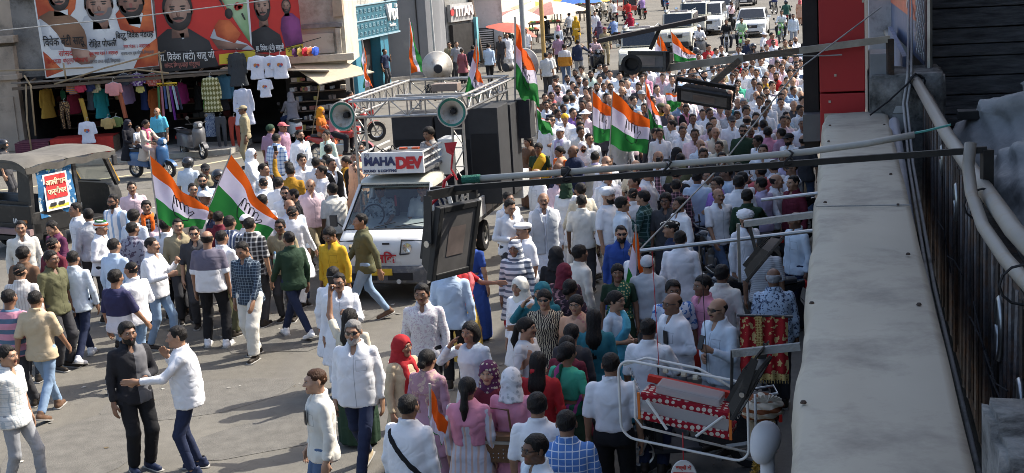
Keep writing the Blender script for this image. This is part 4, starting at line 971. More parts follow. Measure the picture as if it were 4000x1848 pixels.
flood(SP(11.9,-1.15,4.18),-S2*.6-N2*.15+Vector((0,0,-.62)),Vector((0,0,1))+N2*.2,.46,.20,.07,'flat lamp with a dull glass face hanging under the batten')
MB().bar(SP(11.95,-1.1,4.28),SP(11.98,-.85,4.48),.06,.05).build('strut',WOOD,r2)
r3=empty('lamp_arm',(0,0,0),0,'thin steel rods and small lamp frame jutting from under the ledge','arm')
MB().tube([SP(9.4,-.17,3.55),SP(9.4,-1.38,3.42)],.014,8).build('rod',STEEL,r3);MB().tube([SP(9.4,-.17,3.80),SP(9.4,-.55,3.76)],.012,8).build('rod',STEEL,r3)
MB().bar(SP(9.3,-.17,3.68),SP(9.3,-.66,3.62),.05,.04).build('flat_bar',CONC2,r3);MB().bar(SP(9.3,-.63,3.62),SP(9.3,-.58,3.40),.035,.02).build('drop_bar',HOUS,r3);MB().bar(SP(9.3,-.70,3.62),SP(9.3,-.70,3.22),.02,.012).build('drop_bar',STEEL,r3)
flood(SP(9.28,-.53,3.38),N2*.75-S2*.1-Vector((0,0,.62)),Vector((0,0,1))-S2*.2,.26,.30,.06,'small lamp on the drop bars by the turbaned man',bracket=False)
r4=empty('lamp_arm',(0,0,0),0,'flat grey bar reaching out above the baby cradle','arm')
MB().bar(SP(9.0,-.30,2.86),SP(9.0,-.74,2.81),.03,.05).build('flat_bar',CONC2,r4);MB().bar(SP(9.0,-.74,2.83),SP(9.0,-.76,2.35),.02,.012).build('drop_bar',HOUS,r4)
flood(SP(8.98,-.62,2.58),N2*.8-S2*.15-Vector((0,0,.45)),Vector((0,0,1))-S2*.1+N2*.3,.28,.42,.07,'black lamp tilted edge-on over the baby cradle')
rp=empty('guy_wire',(0,0,0),0,'pale guy wire slanting from the red sign down to the thin rod','wire')
MB().tube([SP(12.0,.3,4.86),SP(11.2,-.35,4.45),SP(10.2,-.9,3.85),SP(9.4,-1.38,3.43)],.006,5).build('wire',CONC2,rp)
# ---- wares hung in front of the shop below
WT=mat('white_tube',(.62,.62,.6),.4,var=.05)
cr=empty('baby_cradle',SP(9.5,-1.1,2.29),SRZ+R(-8),'white tube cradle swing with a red polka dot net basket','cradle')
cr.scale=(.93,.93,.93)
DOT=fabric('red_polka','dots',(.26,.008,.02),(.52,.46,.4),.048);NET=None
def net_mat():
 m,nt,b=nodes_of('net');tr=N(nt,'BsdfTransparent');mx=N(nt,'MixShader',Fac=.45);b.inputs['Base Color'].default_value=(.5,.5,.5,1);b.inputs['Roughness'].default_value=.8
 nt.links.new(tr.outputs[0],mx.inputs[1]);nt.links.new(b.outputs[0],mx.inputs[2]);nt.links.new(mx.outputs[0],nt.nodes['Material Output'].inputs['Surface']);return m
NET=net_mat()
def rrect(w,h,r_,y,n=5,sk=0.0):
 pts=[]
 for cx,cy,t0 in((w/2-r_,h/2-r_,0),(-w/2+r_,h/2-r_,90),(-w/2+r_,-h/2+r_,180),(w/2-r_,-h/2+r_,270)):
  for k in range(n+1):t=R(t0+90*k/n);pts.append((cx+r_*math.cos(t),y,cy+r_*math.sin(t)-sk*(cx+r_*math.cos(t))))
 return pts+[pts[0]]
MB().tube(rrect(.98,.62,.11,-.16,sk=.14),.0105,8,cap=False).build('front_frame',WT,cr,smooth=True)
MB().tube([(-.47,.18,.1),(-.47,.16,-.2),(-.42,.16,-.27),(.42,.16,-.42),(.48,.16,-.38),(.48,.16,.05)],.0105,8).build('rear_frame',WT,cr,smooth=True)
MB().tube([(-.45,-.16,.33),(-.3,-.05,.36),(.1,-.05,.3),(.4,-.14,.18)],.0105,8).build('top_bar',WT,cr,smooth=True)
MB().box((.0,0,.02),(.70,.26,.06),mat=Matrix.Rotation(R(10),4,'Y')).build('upper_band',DOT,cr,bevel=.028);MB().box((.0,0,-.13),(.70,.27,.07),mat=Matrix.Rotation(R(10),4,'Y')).build('lower_band',DOT,cr,bevel=.02)
MB().box((0,-.12,-.055),(.68,.012,.1),mat=Matrix.Rotation(R(10),4,'Y')).build('side_net',NET,cr);MB().box((.02,0,.09),(.5,.2,.07),mat=Matrix.Rotation(R(10),4,'Y')).build('net_cover',NET,cr,bevel=.02)
MB().bar((-.34,.12,.15),(.34,.12,.04),.05,.05).build('red_roll',fabric('red_roll','plain',(.4,.03,.02)),cr)
for x0,x1 in((-.28,-.12),(.3,.1)):MB().tube([(x0,-.16,.02-x0*.17),(x1,-.19,-.17-x1*.17)],.011,7).build('strut',WT,cr)
for x in(-.35,.35):MB().bar((x,-.13,.05-x*.17),(x,-.13,-.16-x*.17),.02,.012).build('orange_edge',mat('orange_tape',(.6,.15,.02),.6),cr)
for x,yy in((-.45,.0),(.45,.0)):
 for k in range(6):MB().tube([(x*(1-.03*k)+.008*math.cos(q),.012*math.sin(q)*(k%2),.16-.03*k-x*.2+.012*math.sin(q))for q in np.linspace(0,6.28,7)],.003,4).build('chain_link',STEEL,cr)
for i in range(3):MB().lathe([(0,-.02),(.02,-.018),(.02,.018),(0,.02)],8,Matrix.Translation((-.15+i*.09+(.05 if i else 0),-.06,.27-.02*i))@Matrix.Rotation(R(90),4,'Y')).build('bead',CREAMW,cr,smooth=40)
MB().tube([(-.2,-.06,.3),(-.22,-.05,1.22)],.003,4).build('string',REDW,cr);MB().tube([(.16,-.02,.26),(.14,.0,1.26)],.003,4).build('string',RUBBER,cr)
sn=empty('round_sign',SP(9.35,-1.13,1.80),SRZ,'white oval cradle shop sign with red Hindi lettering','sign')
MB().lathe([(0,-.008),(.105,-.008),(.11,0),(.105,.008),(0,.008)],28,Matrix.Diagonal((.85,1,1.15,1))@Matrix.Rotation(R(90),4,'X')).build('disc',mat('sign_disc',(.6,.59,.56),.6),sn,smooth=30)
for t,s_,z_ in(('बच्चों के',.035,.07),('झूला',.085,.01),('वाला',.06,-.07)):lettering('letters',t,s_,mat('sign_red',(.5,.05,.03),.6),Matrix.Translation((0,-.012,z_))@Matrix.Rotation(R(90),4,'X'),sn,extrude=.001,offset=.001)
MB().tube([(0,0,.12),(.0,.02,.32)],.004,4).build('string',REDW,sn)
ch=empty('embroidered_cloth',SP(10.5,-.62,2.66),SRZ,'red embroidered cloth with gold borders on a rail','cloth')
RC=fabric('red_embroidery','print',(.28,.015,.02),(.5,.38,.18),.05);GB=fabric('gold_border','dots',(.42,.32,.13),(.2,.1,.03),.02)
MB().grid(lambda u,v:(-.18+.36*u+.004*math.sin(v*9),.012*math.sin(u*26+v),-.5*v),28,10).build('cloth',RC,ch,smooth=True)
MB().grid(lambda u,v:(-.06+.05*u,-.016,-.5*v),3,10).build('gold_band',GB,ch);MB().grid(lambda u,v:(-.182+.364*u,-.016+.012*math.sin(u*26),-.455-.05*v),28,2).build('gold_hem',GB,ch)
MB().tube([(-.2,0,.005),(.22,0,-.005)],.01,6).build('rail',BLACKM,ch)
for i in range(18):MB().box((-.175+i*.0206,-.014,-.515),(.006,.006,.03)).build('tassel',GB,ch)
tb=empty('turban',SP(10.0,-.62,2.10),0,'cream groom turban with a pleated fan, hung beside the cradle','turban')
v,f=surface_net(lambda P:smax(ell(P,(0,0,0),(.16,.16,.1))+.008*np.sin((P[...,2]+.5*P[...,0])*110),-ell(P,(0,0,-.1),(.1,.1,.07)),.01),(-.2,-.2,-.14),(.2,.2,.14),.012)
link(bpy.data.objects.new('wrap',np_mesh('wrap',[(v,f,0)],[fabric('cream_wrap','hstripe',(.55,.5,.4),(.2,.07,.03),.07)])),tb)
b=MB()
for k in range(11):t=R(20+14*k);b.bar((.02,-.1,.07),(.02+.12*math.cos(t),-.1+.02,.06+.06*math.sin(t)),.02,.01)
b.build('fan',CREAMW,tb);MB().box((.0,.02,-.17),(.2,.12,.16)).build('tail',fabric('cream_tail','plain',(.42,.36,.27)),tb,bevel=.03)
gd=empty('tinsel_garland',SP(9.6,-.66,1.98),0,'gold tinsel garland hanging under the cream turban','garland')
b=MB()
for k in range(700):
 t=k/700;t2=random.uniform(0,6.28);c=Vector((.03*math.sin(t*5)-.02*t,0,-.42*t));b.bar(c,c+Vector((math.cos(t2),random.uniform(-.6,.6),math.sin(t2)))*.03,.003,.002)
b.build('tinsel',mat('gold_tinsel',(.55,.36,.07),.3,metal=.7),gd,recalc=False)
mq=empty('mannequin',SP(9.0,-.545,1.98),SRZ+R(-30),'plain white faceless mannequin head and neck','mannequin')
v,f=surface_net(lambda P:smin(smin(ell(P,(0,.02,.24),(.095,.115,.118)),ell(P,(0,-.035,.16),(.07,.075,.085)),.05),smin(rcone(P,(0,.03,.12),(0,.03,-.03),.046,.05),ell(P,(0,.03,-.13),(.21,.1,.09)),.03),.03),(-.26,-.16,-.2),(.26,.16,.4),.013)
link(bpy.data.objects.new('head',np_mesh('head',[(v,f,0)],[mat('mannequin_white',(.62,.63,.66),.6,var=.05)])),mq)
cn=empty('shop_canopy',(0,0,0),0,'pale low canopy edge beneath the mannequin','canopy');SB(MB(),6,8.6,-.75,-.17,1.66,1.72).build('panel',LEDGE,cn)
# ---------------------------------------------------------------- vehicles
WPAINT=mat('white_paint',(.66,.67,.66),.3,var=.05,scale=2,coat=.5,dirt=((.42,.39,.33),.22,2.0));CREAMP=mat('cream_paint',(.60,.59,.50),.35,var=.06,coat=.4,dirt=((.4,.37,.3),.2,3))
GREYP=mat('silver_paint',(.42,.44,.46),.28,metal=.3,coat=.6);DARKP=mat('dark_paint',(.03,.035,.045),.25,coat=.7);PLASTIC=mat('black_plastic',(.03,.03,.032),.6,var=.2);LAMPW=mat('headlamp',(.55,.56,.55),.12,var=.1,spec=.8)
REDL=mat('tail_lamp',(.45,.02,.015),.2);YEL=mat('yellow_plate',(.7,.45,.03),.5);GREYPL=mat('grey_plastic',(.10,.10,.105),.6,var=.15,dirt=((.25,.23,.2),.4,5))
def wind_glass():
 m,nt,b=nodes_of('windscreen');tr=N(nt,'BsdfTransparent');tr.inputs[0].default_value=(.62,.68,.68,1);gl=N(nt,'BsdfGlossy',Roughness=.03);fr=N(nt,'Fresnel',IOR=1.5);mx=N(nt,'MixShader')
 ad=N(nt,'Math',operation='MULTIPLY_ADD');ad.inputs[1].default_value=1.2;ad.inputs[2].default_value=.04;nt.links.new(fr.outputs[0],ad.inputs[0]);nt.links.new(ad.outputs[0],mx.inputs[0]);nt.links.new(tr.outputs[0],mx.inputs[1]);nt.links.new(gl.outputs[0],mx.inputs[2]);nt.links.new(mx.outputs[0],nt.nodes['Material Output'].inputs['Surface']);return m
WGLASS=wind_glass()
WHEELS={}
def wheel_mesh(r,w,spokes=6,rimc=STEEL):
 k=(r,w,spokes,rimc.name)
 if k not in WHEELS:
  t=MB().lathe([(r*.62,-w*.45),(r*.8,-w*.5),(r*.96,-w*.42),(r,-w*.2),(r,w*.2),(r*.96,w*.42),(r*.8,w*.5),(r*.62,w*.45)],24,Matrix.Rotation(R(90),4,'Y')).mesh('tyre',RUBBER,smooth=40)
  b=MB().lathe([(r*.63,-w*.4),(r*.58,-w*.3),(r*.55,w*.3),(r*.63,w*.4)],20,Matrix.Rotation(R(90),4,'Y')).lathe([(0,-w*.42),(r*.14,-w*.4),(r*.14,w*.4),(0,w*.42)],12,Matrix.Rotation(R(90),4,'Y'))
  for i in range(spokes):t_=2*math.pi*i/spokes;b.bar((0,.1*r*math.cos(t_),.1*r*math.sin(t_)),(0,.6*r*math.cos(t_),.6*r*math.sin(t_)),r*.1 if spokes<9 else r*.03,w*.3,up=(1,0,0))
  WHEELS[k]=(t,b.mesh('rim',rimc,smooth=40))
 return WHEELS[k]
def add_wheel(parent,loc,r,w,spokes=6,rimc=STEEL,steer=0.0):
 t,rm=wheel_mesh(r,w,spokes,rimc);o=bpy.data.objects.new('wheel',t);link(o,parent);o.location=loc;o.rotation_euler=(0,0,steer);q=bpy.data.objects.new('rim',rm);link(q,o);return o
def loft_box(b,rings,mi=0):
 """rings: (y, half-width, z0, z1, round) -> skin of rounded-box sections"""
 k=10;V=[]
 for y,hw,z0,z1,r_ in rings:
  r_=min(r_,hw*.9,(z1-z0)*.45);P=[(-hw,z0),(-hw,z1-r_),(-hw+r_*.3,z1-r_*.3),(-hw+r_,z1),(hw-r_,z1),(hw-r_*.3,z1-r_*.3),(hw,z1-r_),(hw,z0)]
  V.append([(x,y,z)for x,z in P])
 n=len(V[0]);base=[p for ring in V for p in ring];F=[]
 for i in range(len(V)-1):
  for j in range(n):j2=(j+1)%n;F.append((i*n+j,i*n+j2,(i+1)*n+j2,(i+1)*n+j))
 F.append(tuple(range(n))[::-1]);F.append(tuple(range((len(V)-1)*n,len(V)*n)))
 return b.add(base,F,mi)
def quad(P):return MB().add(P,[(0,1,2,3)])
# ---- sound truck
TK=Vector((-2.14,22.33,0.35));TK.z=0
tk=empty('sound_truck',TK,SRZ,'white mini truck carrying a loudspeaker rig and a painted name board','truck')
b=MB();loft_box(b,[(.0,.68,.55,.98,.1),(.06,.74,.42,1.06,.12),(.35,.77,.42,1.14,.1),(1.05,.78,.42,1.16,.06),(1.8,.78,.42,1.16,.06)]);b.build('body',WPAINT,tk,smooth=40,bevel=.0)
b=MB();loft_box(b,[(1.02,.62,1.72,1.80,.05),(1.12,.645,1.70,1.86,.08),(1.5,.65,1.70,1.88,.08),(1.8,.64,1.70,1.85,.08)]);b.build('roof',CREAMP,tk,smooth=40)
for s in(-1,1):
 MB().bar((s*.735,.36,1.12),(s*.62,1.04,1.76),.05,.07).build('pillar',WPAINT,tk,bevel=.01);MB().bar((s*.76,1.78,1.12),(s*.63,1.76,1.76),.06,.07).build('pillar',WPAINT,tk)
 quad([(s*.757,.55,1.15),(s*.757,1.7,1.15),(s*.645,1.7,1.72),(s*.64,1.12,1.72)]).build('side_glass',WGLASS,tk)
 d=quad([(s*.785,.62,.5),(s*.785,1.7,.5),(s*.785,1.7,1.13),(s*.785,.62,1.13)]).build('door',WPAINT,tk);MB().box((s*.795,1.5,.95),(.02,.14,.03)).build('handle',PLASTIC,d)
 m_=MB().box((s*.92,.42,1.28),(.13,.06,.2)).build('mirror',PLASTIC,tk,bevel=.02);MB().tube([(s*.75,.42,1.16),(s*.9,.42,1.28)],.012,6).build('stalk',PLASTIC,m_)
 h=MB().add([(s*.33,-.012,.80),(s*.69,.055,.82),(s*.72,.065,1.0),(s*.37,.0,1.02)],[(0,1,2,3)]).build('headlight',LAMPW,tk)
 MB().lathe([(0,0),(.07,0),(.075,.012),(0,.02)],14,Matrix.Translation((s*.46,-.012,.905))@Matrix.Rotation(R(90),4,'X')).build('reflector',CHROME,h);MB().add([(s*.6,.03,.815),(s*.70,.05,.82),(s*.725,.06,1.0),(s*.63,.035,1.005)],[(0,1,2,3)]).build('indicator',mat('amber',(.6,.2,.06),.2),h)
 b=MB();b.tube([(s*.33,-.02,.79),(s*.69,.045,.81),(s*.73,.06,1.0),(s*.37,-.01,1.03),(s*.33,-.02,.79)],.012,6);b.build('bezel',PLASTIC,h)
wsg=quad([(-.72,.36,1.14),(.72,.36,1.14),(.60,1.03,1.75),(-.60,1.03,1.75)]).build('windscreen',WGLASS,tk)
MB().bar((-.72,.35,1.135),(.72,.35,1.135),.03,.03).bar((-.6,1.035,1.755),(.6,1.035,1.755),.03,.03).bar((-.72,.36,1.14),(-.6,1.03,1.75),.025,.03).bar((.72,.36,1.14),(.6,1.03,1.75),.025,.03).build('seal',RUBBER,wsg)
for x0,x1 in((-.2,.15),(.15,.66)):MB().bar((x0,.36,1.17),(x1,.43,1.235),.012,.014).build('wiper',PLASTIC,wsg)
MB().box((-.02,.42,1.145),(.03,.03,.06)).build('washer',PLASTIC,tk)
b=MB();loft_box(b,[(-.07,.66,.34,.56,.04),(-.02,.76,.30,.60,.04),(.25,.79,.30,.60,.04)]);bp2=b.build('bumper',GREYPL,tk,smooth=40)
for x in(-.28,.33):MB().box((x,-.075,.44),(.42,.02,.12)).build('vent',RUBBER,bp2)
MB().lathe([(0,0),(.04,0),(.04,.02),(0,.02)],12,Matrix.Translation((.3,-.07,.36))@Matrix.Rotation(R(90),4,'X')).build('fog_lamp',LAMPW,bp2);MB().box((.0,-.09,.52),(.4,.01,.11)).build('number_plate',YEL,bp2)
MB().box((.1,-.008,.97),(.12,.01,.03)).build('badge',PLASTIC,tk)
lettering('letters','मालिक',.2,mat('letter_red',(.45,.02,.03),.5),Matrix.Translation((.0,-.02,.72))@Matrix.Rotation(R(90),4,'X'),tk,extrude=.003,offset=.006)
quad([(-.7,1.72,1.0),(.7,1.72,1.0),(.6,1.72,1.74),(-.6,1.72,1.74)]).build('cab_rear_wall',mat('cab_liner',(.22,.22,.21),.8),tk)
b=MB();b.box((0,.62,1.11),(1.4,.45,.06));b.build('dashboard',PLASTIC,tk);
for s in(-1,1):MB().box((s*.36,1.45,1.2),(.5,.14,.55),mat=Matrix.Rotation(R(-10),4,'X')).box((s*.36,1.2,.95),(.5,.5,.14)).build('cab_seat',mat('seat_cloth',(.08,.08,.085),.9),tk,bevel=.03)
MB().tube([(-.36+.19*math.cos(t),.82+.1*math.sin(t),1.28+.17*math.sin(t))for t in np.linspace(0,2*math.pi,20)],.014,6).build('steering_wheel',PLASTIC,tk,smooth=True)
MB().tube([(.02,.9,1.6),(.02,.9,1.42)],.02,6).build('hanging_charm',mat('charm_red',(.4,.03,.03),.6),tk)
for x,y,st in((-.66,.55,0),(.66,.55,0),(-.68,3.9,0),(.68,3.9,0)):add_wheel(tk,(x,y,.29),.29,.18)
b=MB();b.box((0,3.0,.36),(.7,4.4,.14));b.build('chassis',RUST,tk)
bed=MB().box((0,3.75,.74),(1.75,3.7,.08)).build('cargo_bed',GREYPL,tk)
for s in(-1,1):
 MB().box((s*.87,3.75,.95),(.04,3.7,.34)).build('side_board',WPAINT,bed)
 for y in np.arange(2.0,5.6,.5):MB().bar((s*.885,y,.72),(s*.885,y,1.5 if y<3 else 1.15),.04,.04).build('stake',STEEL,bed)
 for z_ in(1.2,1.32,1.44):MB().bar((s*.885,1.95,z_),(s*.885,3.1,z_),.03,.03).build('side_rail',STEEL,bed)
MB().box((0,5.62,.95),(1.75,.04,.34)).build('tail_board',WPAINT,bed);MB().box((1.0,5.4,1.0),(.5,.6,.5)).build('side_locker',WPAINT,bed,bevel=.02)
st=MB().box((0,.98,2.14),(1.08,.05,.36)).build('sign_board',mat('sign_white',(.74,.74,.73),.5,var=.03),tk,bevel=.008)
FX=Matrix.Rotation(R(90),4,'X');NAVYL=mat('letter_navy',(.03,.04,.11),.5);REDLT=mat('letter_brick',(.55,.025,.03),.5)
lettering('letters','MAHA',.195,NAVYL,Matrix.Translation((-.225,.945,2.165))@FX,st,extrude=.004,offset=.009,spacing=.95);lettering('letters','DEV',.255,REDLT,Matrix.Translation((.285,.945,2.13))@FX,st,extrude=.004,offset=.016,spacing=.92)
lettering('letters','DJ',.08,NAVYL,Matrix.Translation((-.44,.945,2.285))@FX,st,extrude=.003);lettering('letters','SOUND  & LIGHTING',.06,NAVYL,Matrix.Translation((-.22,.945,2.01))@FX,st,extrude=.003,offset=.002)
ty=MB().box((0,1.75,1.97),(1.06,1.5,.04)).build('roof_tray',GREYPL,tk)
for s in(-1,1):
 for z_ in(2.08,2.2,2.31):MB().bar((s*.53,1.0,z_),(s*.53,2.5,z_),.025,.025).build('rail',WPAINT,ty)
 for i in range(9):MB().bar((s*.53,1.05+i*.16,2.08),(s*.53,1.12+i*.16,2.2),.012,.012).build('lattice',STEEL,ty)
MB().box((.62,2.35,2.05),(.3,.5,.62)).build('end_panel',WPAINT,ty,bevel=.01)
MB().box((.22,1.35,2.22),(.58,.55,.2)).build('mixing_desk',GREYPL,ty,bevel=.015);
for x in(.1,.32):MB().box((x,1.3,2.335),(.12,.1,.03)).build('knob_panel',mat('knob_red',(.6,.1,.03),.5),ty)
for i,(x,y,r_)in enumerate([(-.42,1.25,.1),(-.28,1.35,.12),(-.12,1.3,.1),(-.2,1.55,.13),(-.38,1.6,.11),(-.02,1.7,.1)]):
 v,f=surface_net(lambda P:ell(P,(0,0,0),(r_,r_*.9,r_*.8))+.015*np.sin(P[...,0]*50+i)*np.sin(P[...,2]*45),(-.2,-.2,-.2),(.2,.2,.2),.03);o=bpy.data.objects.new('lamp_pod',np_mesh('lamp_pod',[(v,f,0)],[PLASTIC]));link(o,ty);o.location=(x,y,2.05+r_)
for i in range(5):MB().tube([(-.5+.1*i,1.2,2.1),(-.4+.1*i,1.3+.1*math.sin(i),2.34+.05*math.cos(i*2)),(-.2+.1*i,1.5,2.15)],.012,5).build('cable',RUBBER,ty)
tr=MB();TX,Y0,Y1,ZT,ZB=.98,2.0,5.35,3.1,2.82
tf=empty('truss',(0,0,0),0,parent=tk)
ALU=mat('aluminium',(.38,.37,.35),.4,metal=.6,var=.15,dirt=((.3,.27,.22),.3,8))
def truss_beam(p0,p1,drop,n,name='truss_beam'):
 p0,p1=Vector(p0),Vector(p1);dn=Vector((0,0,-drop));b=MB();b.tube([p0,p1],.026,7).tube([p0+dn,p1+dn],.026,7);side=(p1-p0).cross(Vector((0,0,1))).normalized()*.22
 b.tube([p0+side,p1+side],.022,6)
 for i in range(n):
  a,c=p0.lerp(p1,i/n),p0.lerp(p1,(i+1)/n);b.tube([a,a+dn],.015,5);b.tube([a+dn if i%2 else a,c if i%2 else c+dn],.013,5);b.tube([a,a+side],.013,5)
 return b.build(name,ALU,tf,smooth=40)
truss_beam((-TX,Y0,ZT),(TX,Y0,ZT),.3,6);truss_beam((TX,Y1,ZT),(-TX,Y1,ZT),.3,6);truss_beam((TX,Y0,ZT),(TX,Y1,ZT),.26,9);truss_beam((-TX,Y1,ZT),(-TX,Y0,ZT),.26,9)
for x in(-TX,TX):
 for y in(Y0,Y1):
  b=MB()
  for dx in(0,-.2*(1 if x>0 else-1)):b.tube([(x+dx,y,.78),(x+dx,y,ZB)],.024,7)
  for i in range(6):z_=.9+i*.33;d_=-.2*(1 if x>0 else-1);b.tube([(x,y,z_),(x+d_,y,z_)],.013,5);b.tube([(x+(d_ if i%2 else 0),y,z_),(x+(0 if i%2 else d_),y,z_+.33)],.012,5)
  b.build('truss_leg',ALU,tf,smooth=40)
MB().bar((-.8,3.9,2.95),(.8,3.9,2.95),.08,.05).build('cross_bar',ALU,tf);MB().box((.1,4.2,3.06),(.5,.3,.14)).build('amplifier',mat('amp_brown',(.22,.17,.14),.6),tf,bevel=.01)
for i in range(14):
 a=Vector((-.3,4.4,3.1));MB().tube([a,a+Vector((random.uniform(-.2,.2),random.uniform(-.2,.2),random.uniform(-.25,.1))),a+Vector((random.uniform(-.25,.25),random.uniform(-.1,.1),-.3))],.012,5).build('cable',RUBBER,tf)
SPK=mat('speaker_black',(.03,.031,.034),.75,var=.15)
for x,y,w,d,z0,z1 in((-.55,4.3,.8,.7,.8,2.6),(.25,4.35,.75,.7,.8,2.55),(.95,3.9,.55,.85,.95,2.72),(.96,4.85,.55,.8,.95,2.66)):
 s_=MB().box((x,y,(z0+z1)/2),(w,d,z1-z0)).build('speaker_stack',SPK,tk,bevel=.015);MB().box((x,y-d/2-.008,(z0+z1)/2),(w*.9,.012,(z1-z0)*.47),mat=None).build('grille',mat('grille',(.015,.015,.016),.9),s_)
MB().box((1.32,5.3,2.3),(.3,.45,.75)).build('speaker_stack',SPK,tk,bevel=.015)
def horn(loc,rz,label_):
 h=empty('horn_speaker',loc,rz,parent=tk);M=Matrix.Rotation(R(90),4,'X')
 MB().lathe([(.04,-.42),(.06,-.3),(.11,-.15),(.19,-.04),(.245,.0),(.258,.012),(.25,.02),(.235,.012),(.18,-.03),(.1,-.13),(.05,-.26),(.0,-.3)],30,M).build('bell',mat('horn_grey',(.44,.42,.38),.5,var=.12,dirt=((.28,.22,.16),.4,5)),h,smooth=True)
 MB().lathe([(.236,.016),(.205,-.006),(.2,-.002),(.232,.021)],30,M).build('green_ring',mat('horn_green',(.02,.17,.13),.5),h);MB().lathe([(0,-.56),(.07,-.55),(.075,-.44),(.05,-.4),(0,-.4)],14,M).build('driver',PLASTIC,h,smooth=40)
 MB().lathe([(0,-.2),(.05,-.2),(.05,-.1),(0,-.08)],12,M).build('throat',RUBBER,h);return h
for x,y,z_,rz in((-1.1,1.75,2.86,-.15),(.86,1.75,2.86,.12),(-.5,5.75,3.32,math.pi+.3),(1.3,5.7,3.3,math.pi-.4)):
 h=horn((x,y,z_),rz,None)
 if y>5:h.scale=(1.2,1.2,1.2)
h2=lettering('letters','DURGA SOUND',.05,mat('letter_green',(.03,.15,.1),.6),Matrix.Translation((.86+.03,1.71,3.085))@FX,tk,extrude=.001)
# ---- auto rickshaw
RK=Vector((-9.49,27.74,0.25));RK.z=0
rk_=empty('auto_rickshaw',RK+Vector((-.75,.9,0)),R(-32),'black auto rickshaw with a faded canvas roof and a furniture poster','rickshaw')
rk_.scale=(1.2,1.2,1.15)
CANV=mat('canvas_roof',(.12,.112,.098),.9,var=.22,scale=3,dirt=((.12,.11,.1),.5,2.5),bump=.4,bscale=8);BLKB=mat('rickshaw_black',(.018,.018,.018),.45,dirt=((.06,.055,.05),.4,4))
MB().box((0,-.05,.40),(1.3,.2,.32)).box((0,.75,.36),(1.28,1.6,.1)).build('lower_body',BLKB,rk_,bevel=.02)
MB().box((0,-.12,.72),(1.3,.08,.34)).build('rear_panel',BLKB,rk_,bevel=.02);MB().bar((-.68,-.2,.42),(.68,-.2,.42),.08,.1).build('bumper',mat('bumper_pink',(.3,.2,.19),.6),rk_);MB().bar((-.68,-.2,.3),(.68,-.2,.3),.06,.08).build('bumper',BLKB,rk_)
lettering('letters','10',.12,WHITEL,Matrix.Translation((.25,-.165,.6))@FX,rk_,extrude=.002,offset=.004);MB().box((.47,-.165,.6),(.16,.01,.05)).build('reflector',mat('orange_reflector',(.6,.2,.05),.4),rk_)
for s in(-1,1):
 for p0,p1 in(((s*.62,-.1,.55),(s*.58,-.02,1.55)),((s*.64,.9,.4),(s*.6,.9,1.6)),((s*.5,1.95,.9),(s*.52,1.65,1.6))):MB().bar(p0,p1,.07,.07).build('post',BLKB,rk_)
 MB().box((s*.62,.35,.55),(.06,.95,.4)).build('side_panel',BLKB,rk_,bevel=.02)
MB().bar((-.6,-.08,.9),(.6,-.08,.9),.05,.08).build('rear_rail',BLKB,rk_)
quad([(-.62,-.09,.9),(-.18,-.09,.9),(-.18,-.03,1.55),(-.62,-.03,1.55)]).build('rear_curtain',BLKB,rk_);quad([(.3,-.09,.9),(.62,-.09,.9),(.62,-.03,1.55),(.3,-.03,1.55)]).build('rear_curtain',BLKB,rk_)
def roof(u,v):
 x=-.72+1.44*u;y=-.2+2.0*v;q=(abs(x)/.72)**4;z_=1.70-.10*q-.10*max(0,v-.75)*4*.3-.05*max(0,.15-v)/.15+.03*math.sin(v*9.4)*(1-q);return(x,y,z_)
MB().grid(roof,24,24).build('roof',CANV,rk_,smooth=True)
for s in(-1,1):MB().grid(lambda u,v:(s*(.72-.02*v),-.2+2.0*u,1.58-.12*v-.02*math.sin(u*22)),26,2).build('roof_flap',CANV,rk_,smooth=True)
MB().grid(lambda u,v:(-.72+1.44*u,-.2+.03*v,1.70-.16*(abs(2*u-1))**4-.16*v),20,2).build('rear_flap',CANV,rk_,smooth=True)
MB().box((0,.35,.62),(1.1,.5,.12)).box((0,.12,.85),(1.1,.1,.4)).build('passenger_seat',mat('rexine',(.08,.09,.1),.5),rk_,bevel=.03);MB().box((0,1.15,.62),(.5,.35,.1)).build('driver_seat',MATS['rexine'],rk_,bevel=.03)
b=MB();loft_box(b,[(1.75,.5,.35,.95,.1),(2.05,.42,.4,.95,.15),(2.3,.2,.45,.8,.15)]);b.build('front_cowl',BLKB,rk_,smooth=40);quad([(-.5,1.97,.95),(.5,1.97,.95),(.52,1.68,1.58),(-.52,1.68,1.58)]).build('windscreen',WGLASS,rk_)
b=MB()
for x in(-.51,.51):b.bar((x,1.98,.95),(x,1.69,1.58),.04,.04)
b.build('screen_frame',mat('rick_yellow',(.55,.3,.03),.5),rk_);MB().tube([(-.35,1.7,1.0),(.35,1.7,1.0)],.015,6).build('handlebar',BLACKM,rk_);m_=MB().box((.72,1.75,1.4),(.05,.1,.2)).build('mirror',PLASTIC,rk_,bevel=.02)
for x,y in((-.58,.35),(.58,.35),(0,2.1)):add_wheel(rk_,(x,y,.22),.22,.12,5)
ps=MB().grid(lambda u,v:(.665-.02*math.sin(v*7+u*3)-.02*v,.05+.78*u,.62+.93*v),10,10).build('side_curtain',fabric('curtain_blue','print',(.03,.13,.28),(.45,.52,.55),.16),rk_,smooth=True)
MB().grid(lambda u,v:(.685-.02*v,.17+.52*u,.72+.66*v),1,1).build('poster_sheet',mat('poster_white2',(.7,.69,.66),.7,var=.04),rk_);MB().grid(lambda u,v:(.689-.02*v,.21+.44*u,.93+.42*v),1,1).build('poster_red',mat('poster_redp',(.55,.03,.03),.7,var=.04),rk_);MB().grid(lambda u,v:(.688-.02*v,.21+.44*u,.76+.17*v),1,1).build('poster_yellow',mat('poster_yel',(.65,.5,.05),.7),rk_)
SX=Matrix.Rotation(R(90),4,'Z')@Matrix.Rotation(R(90),4,'X')
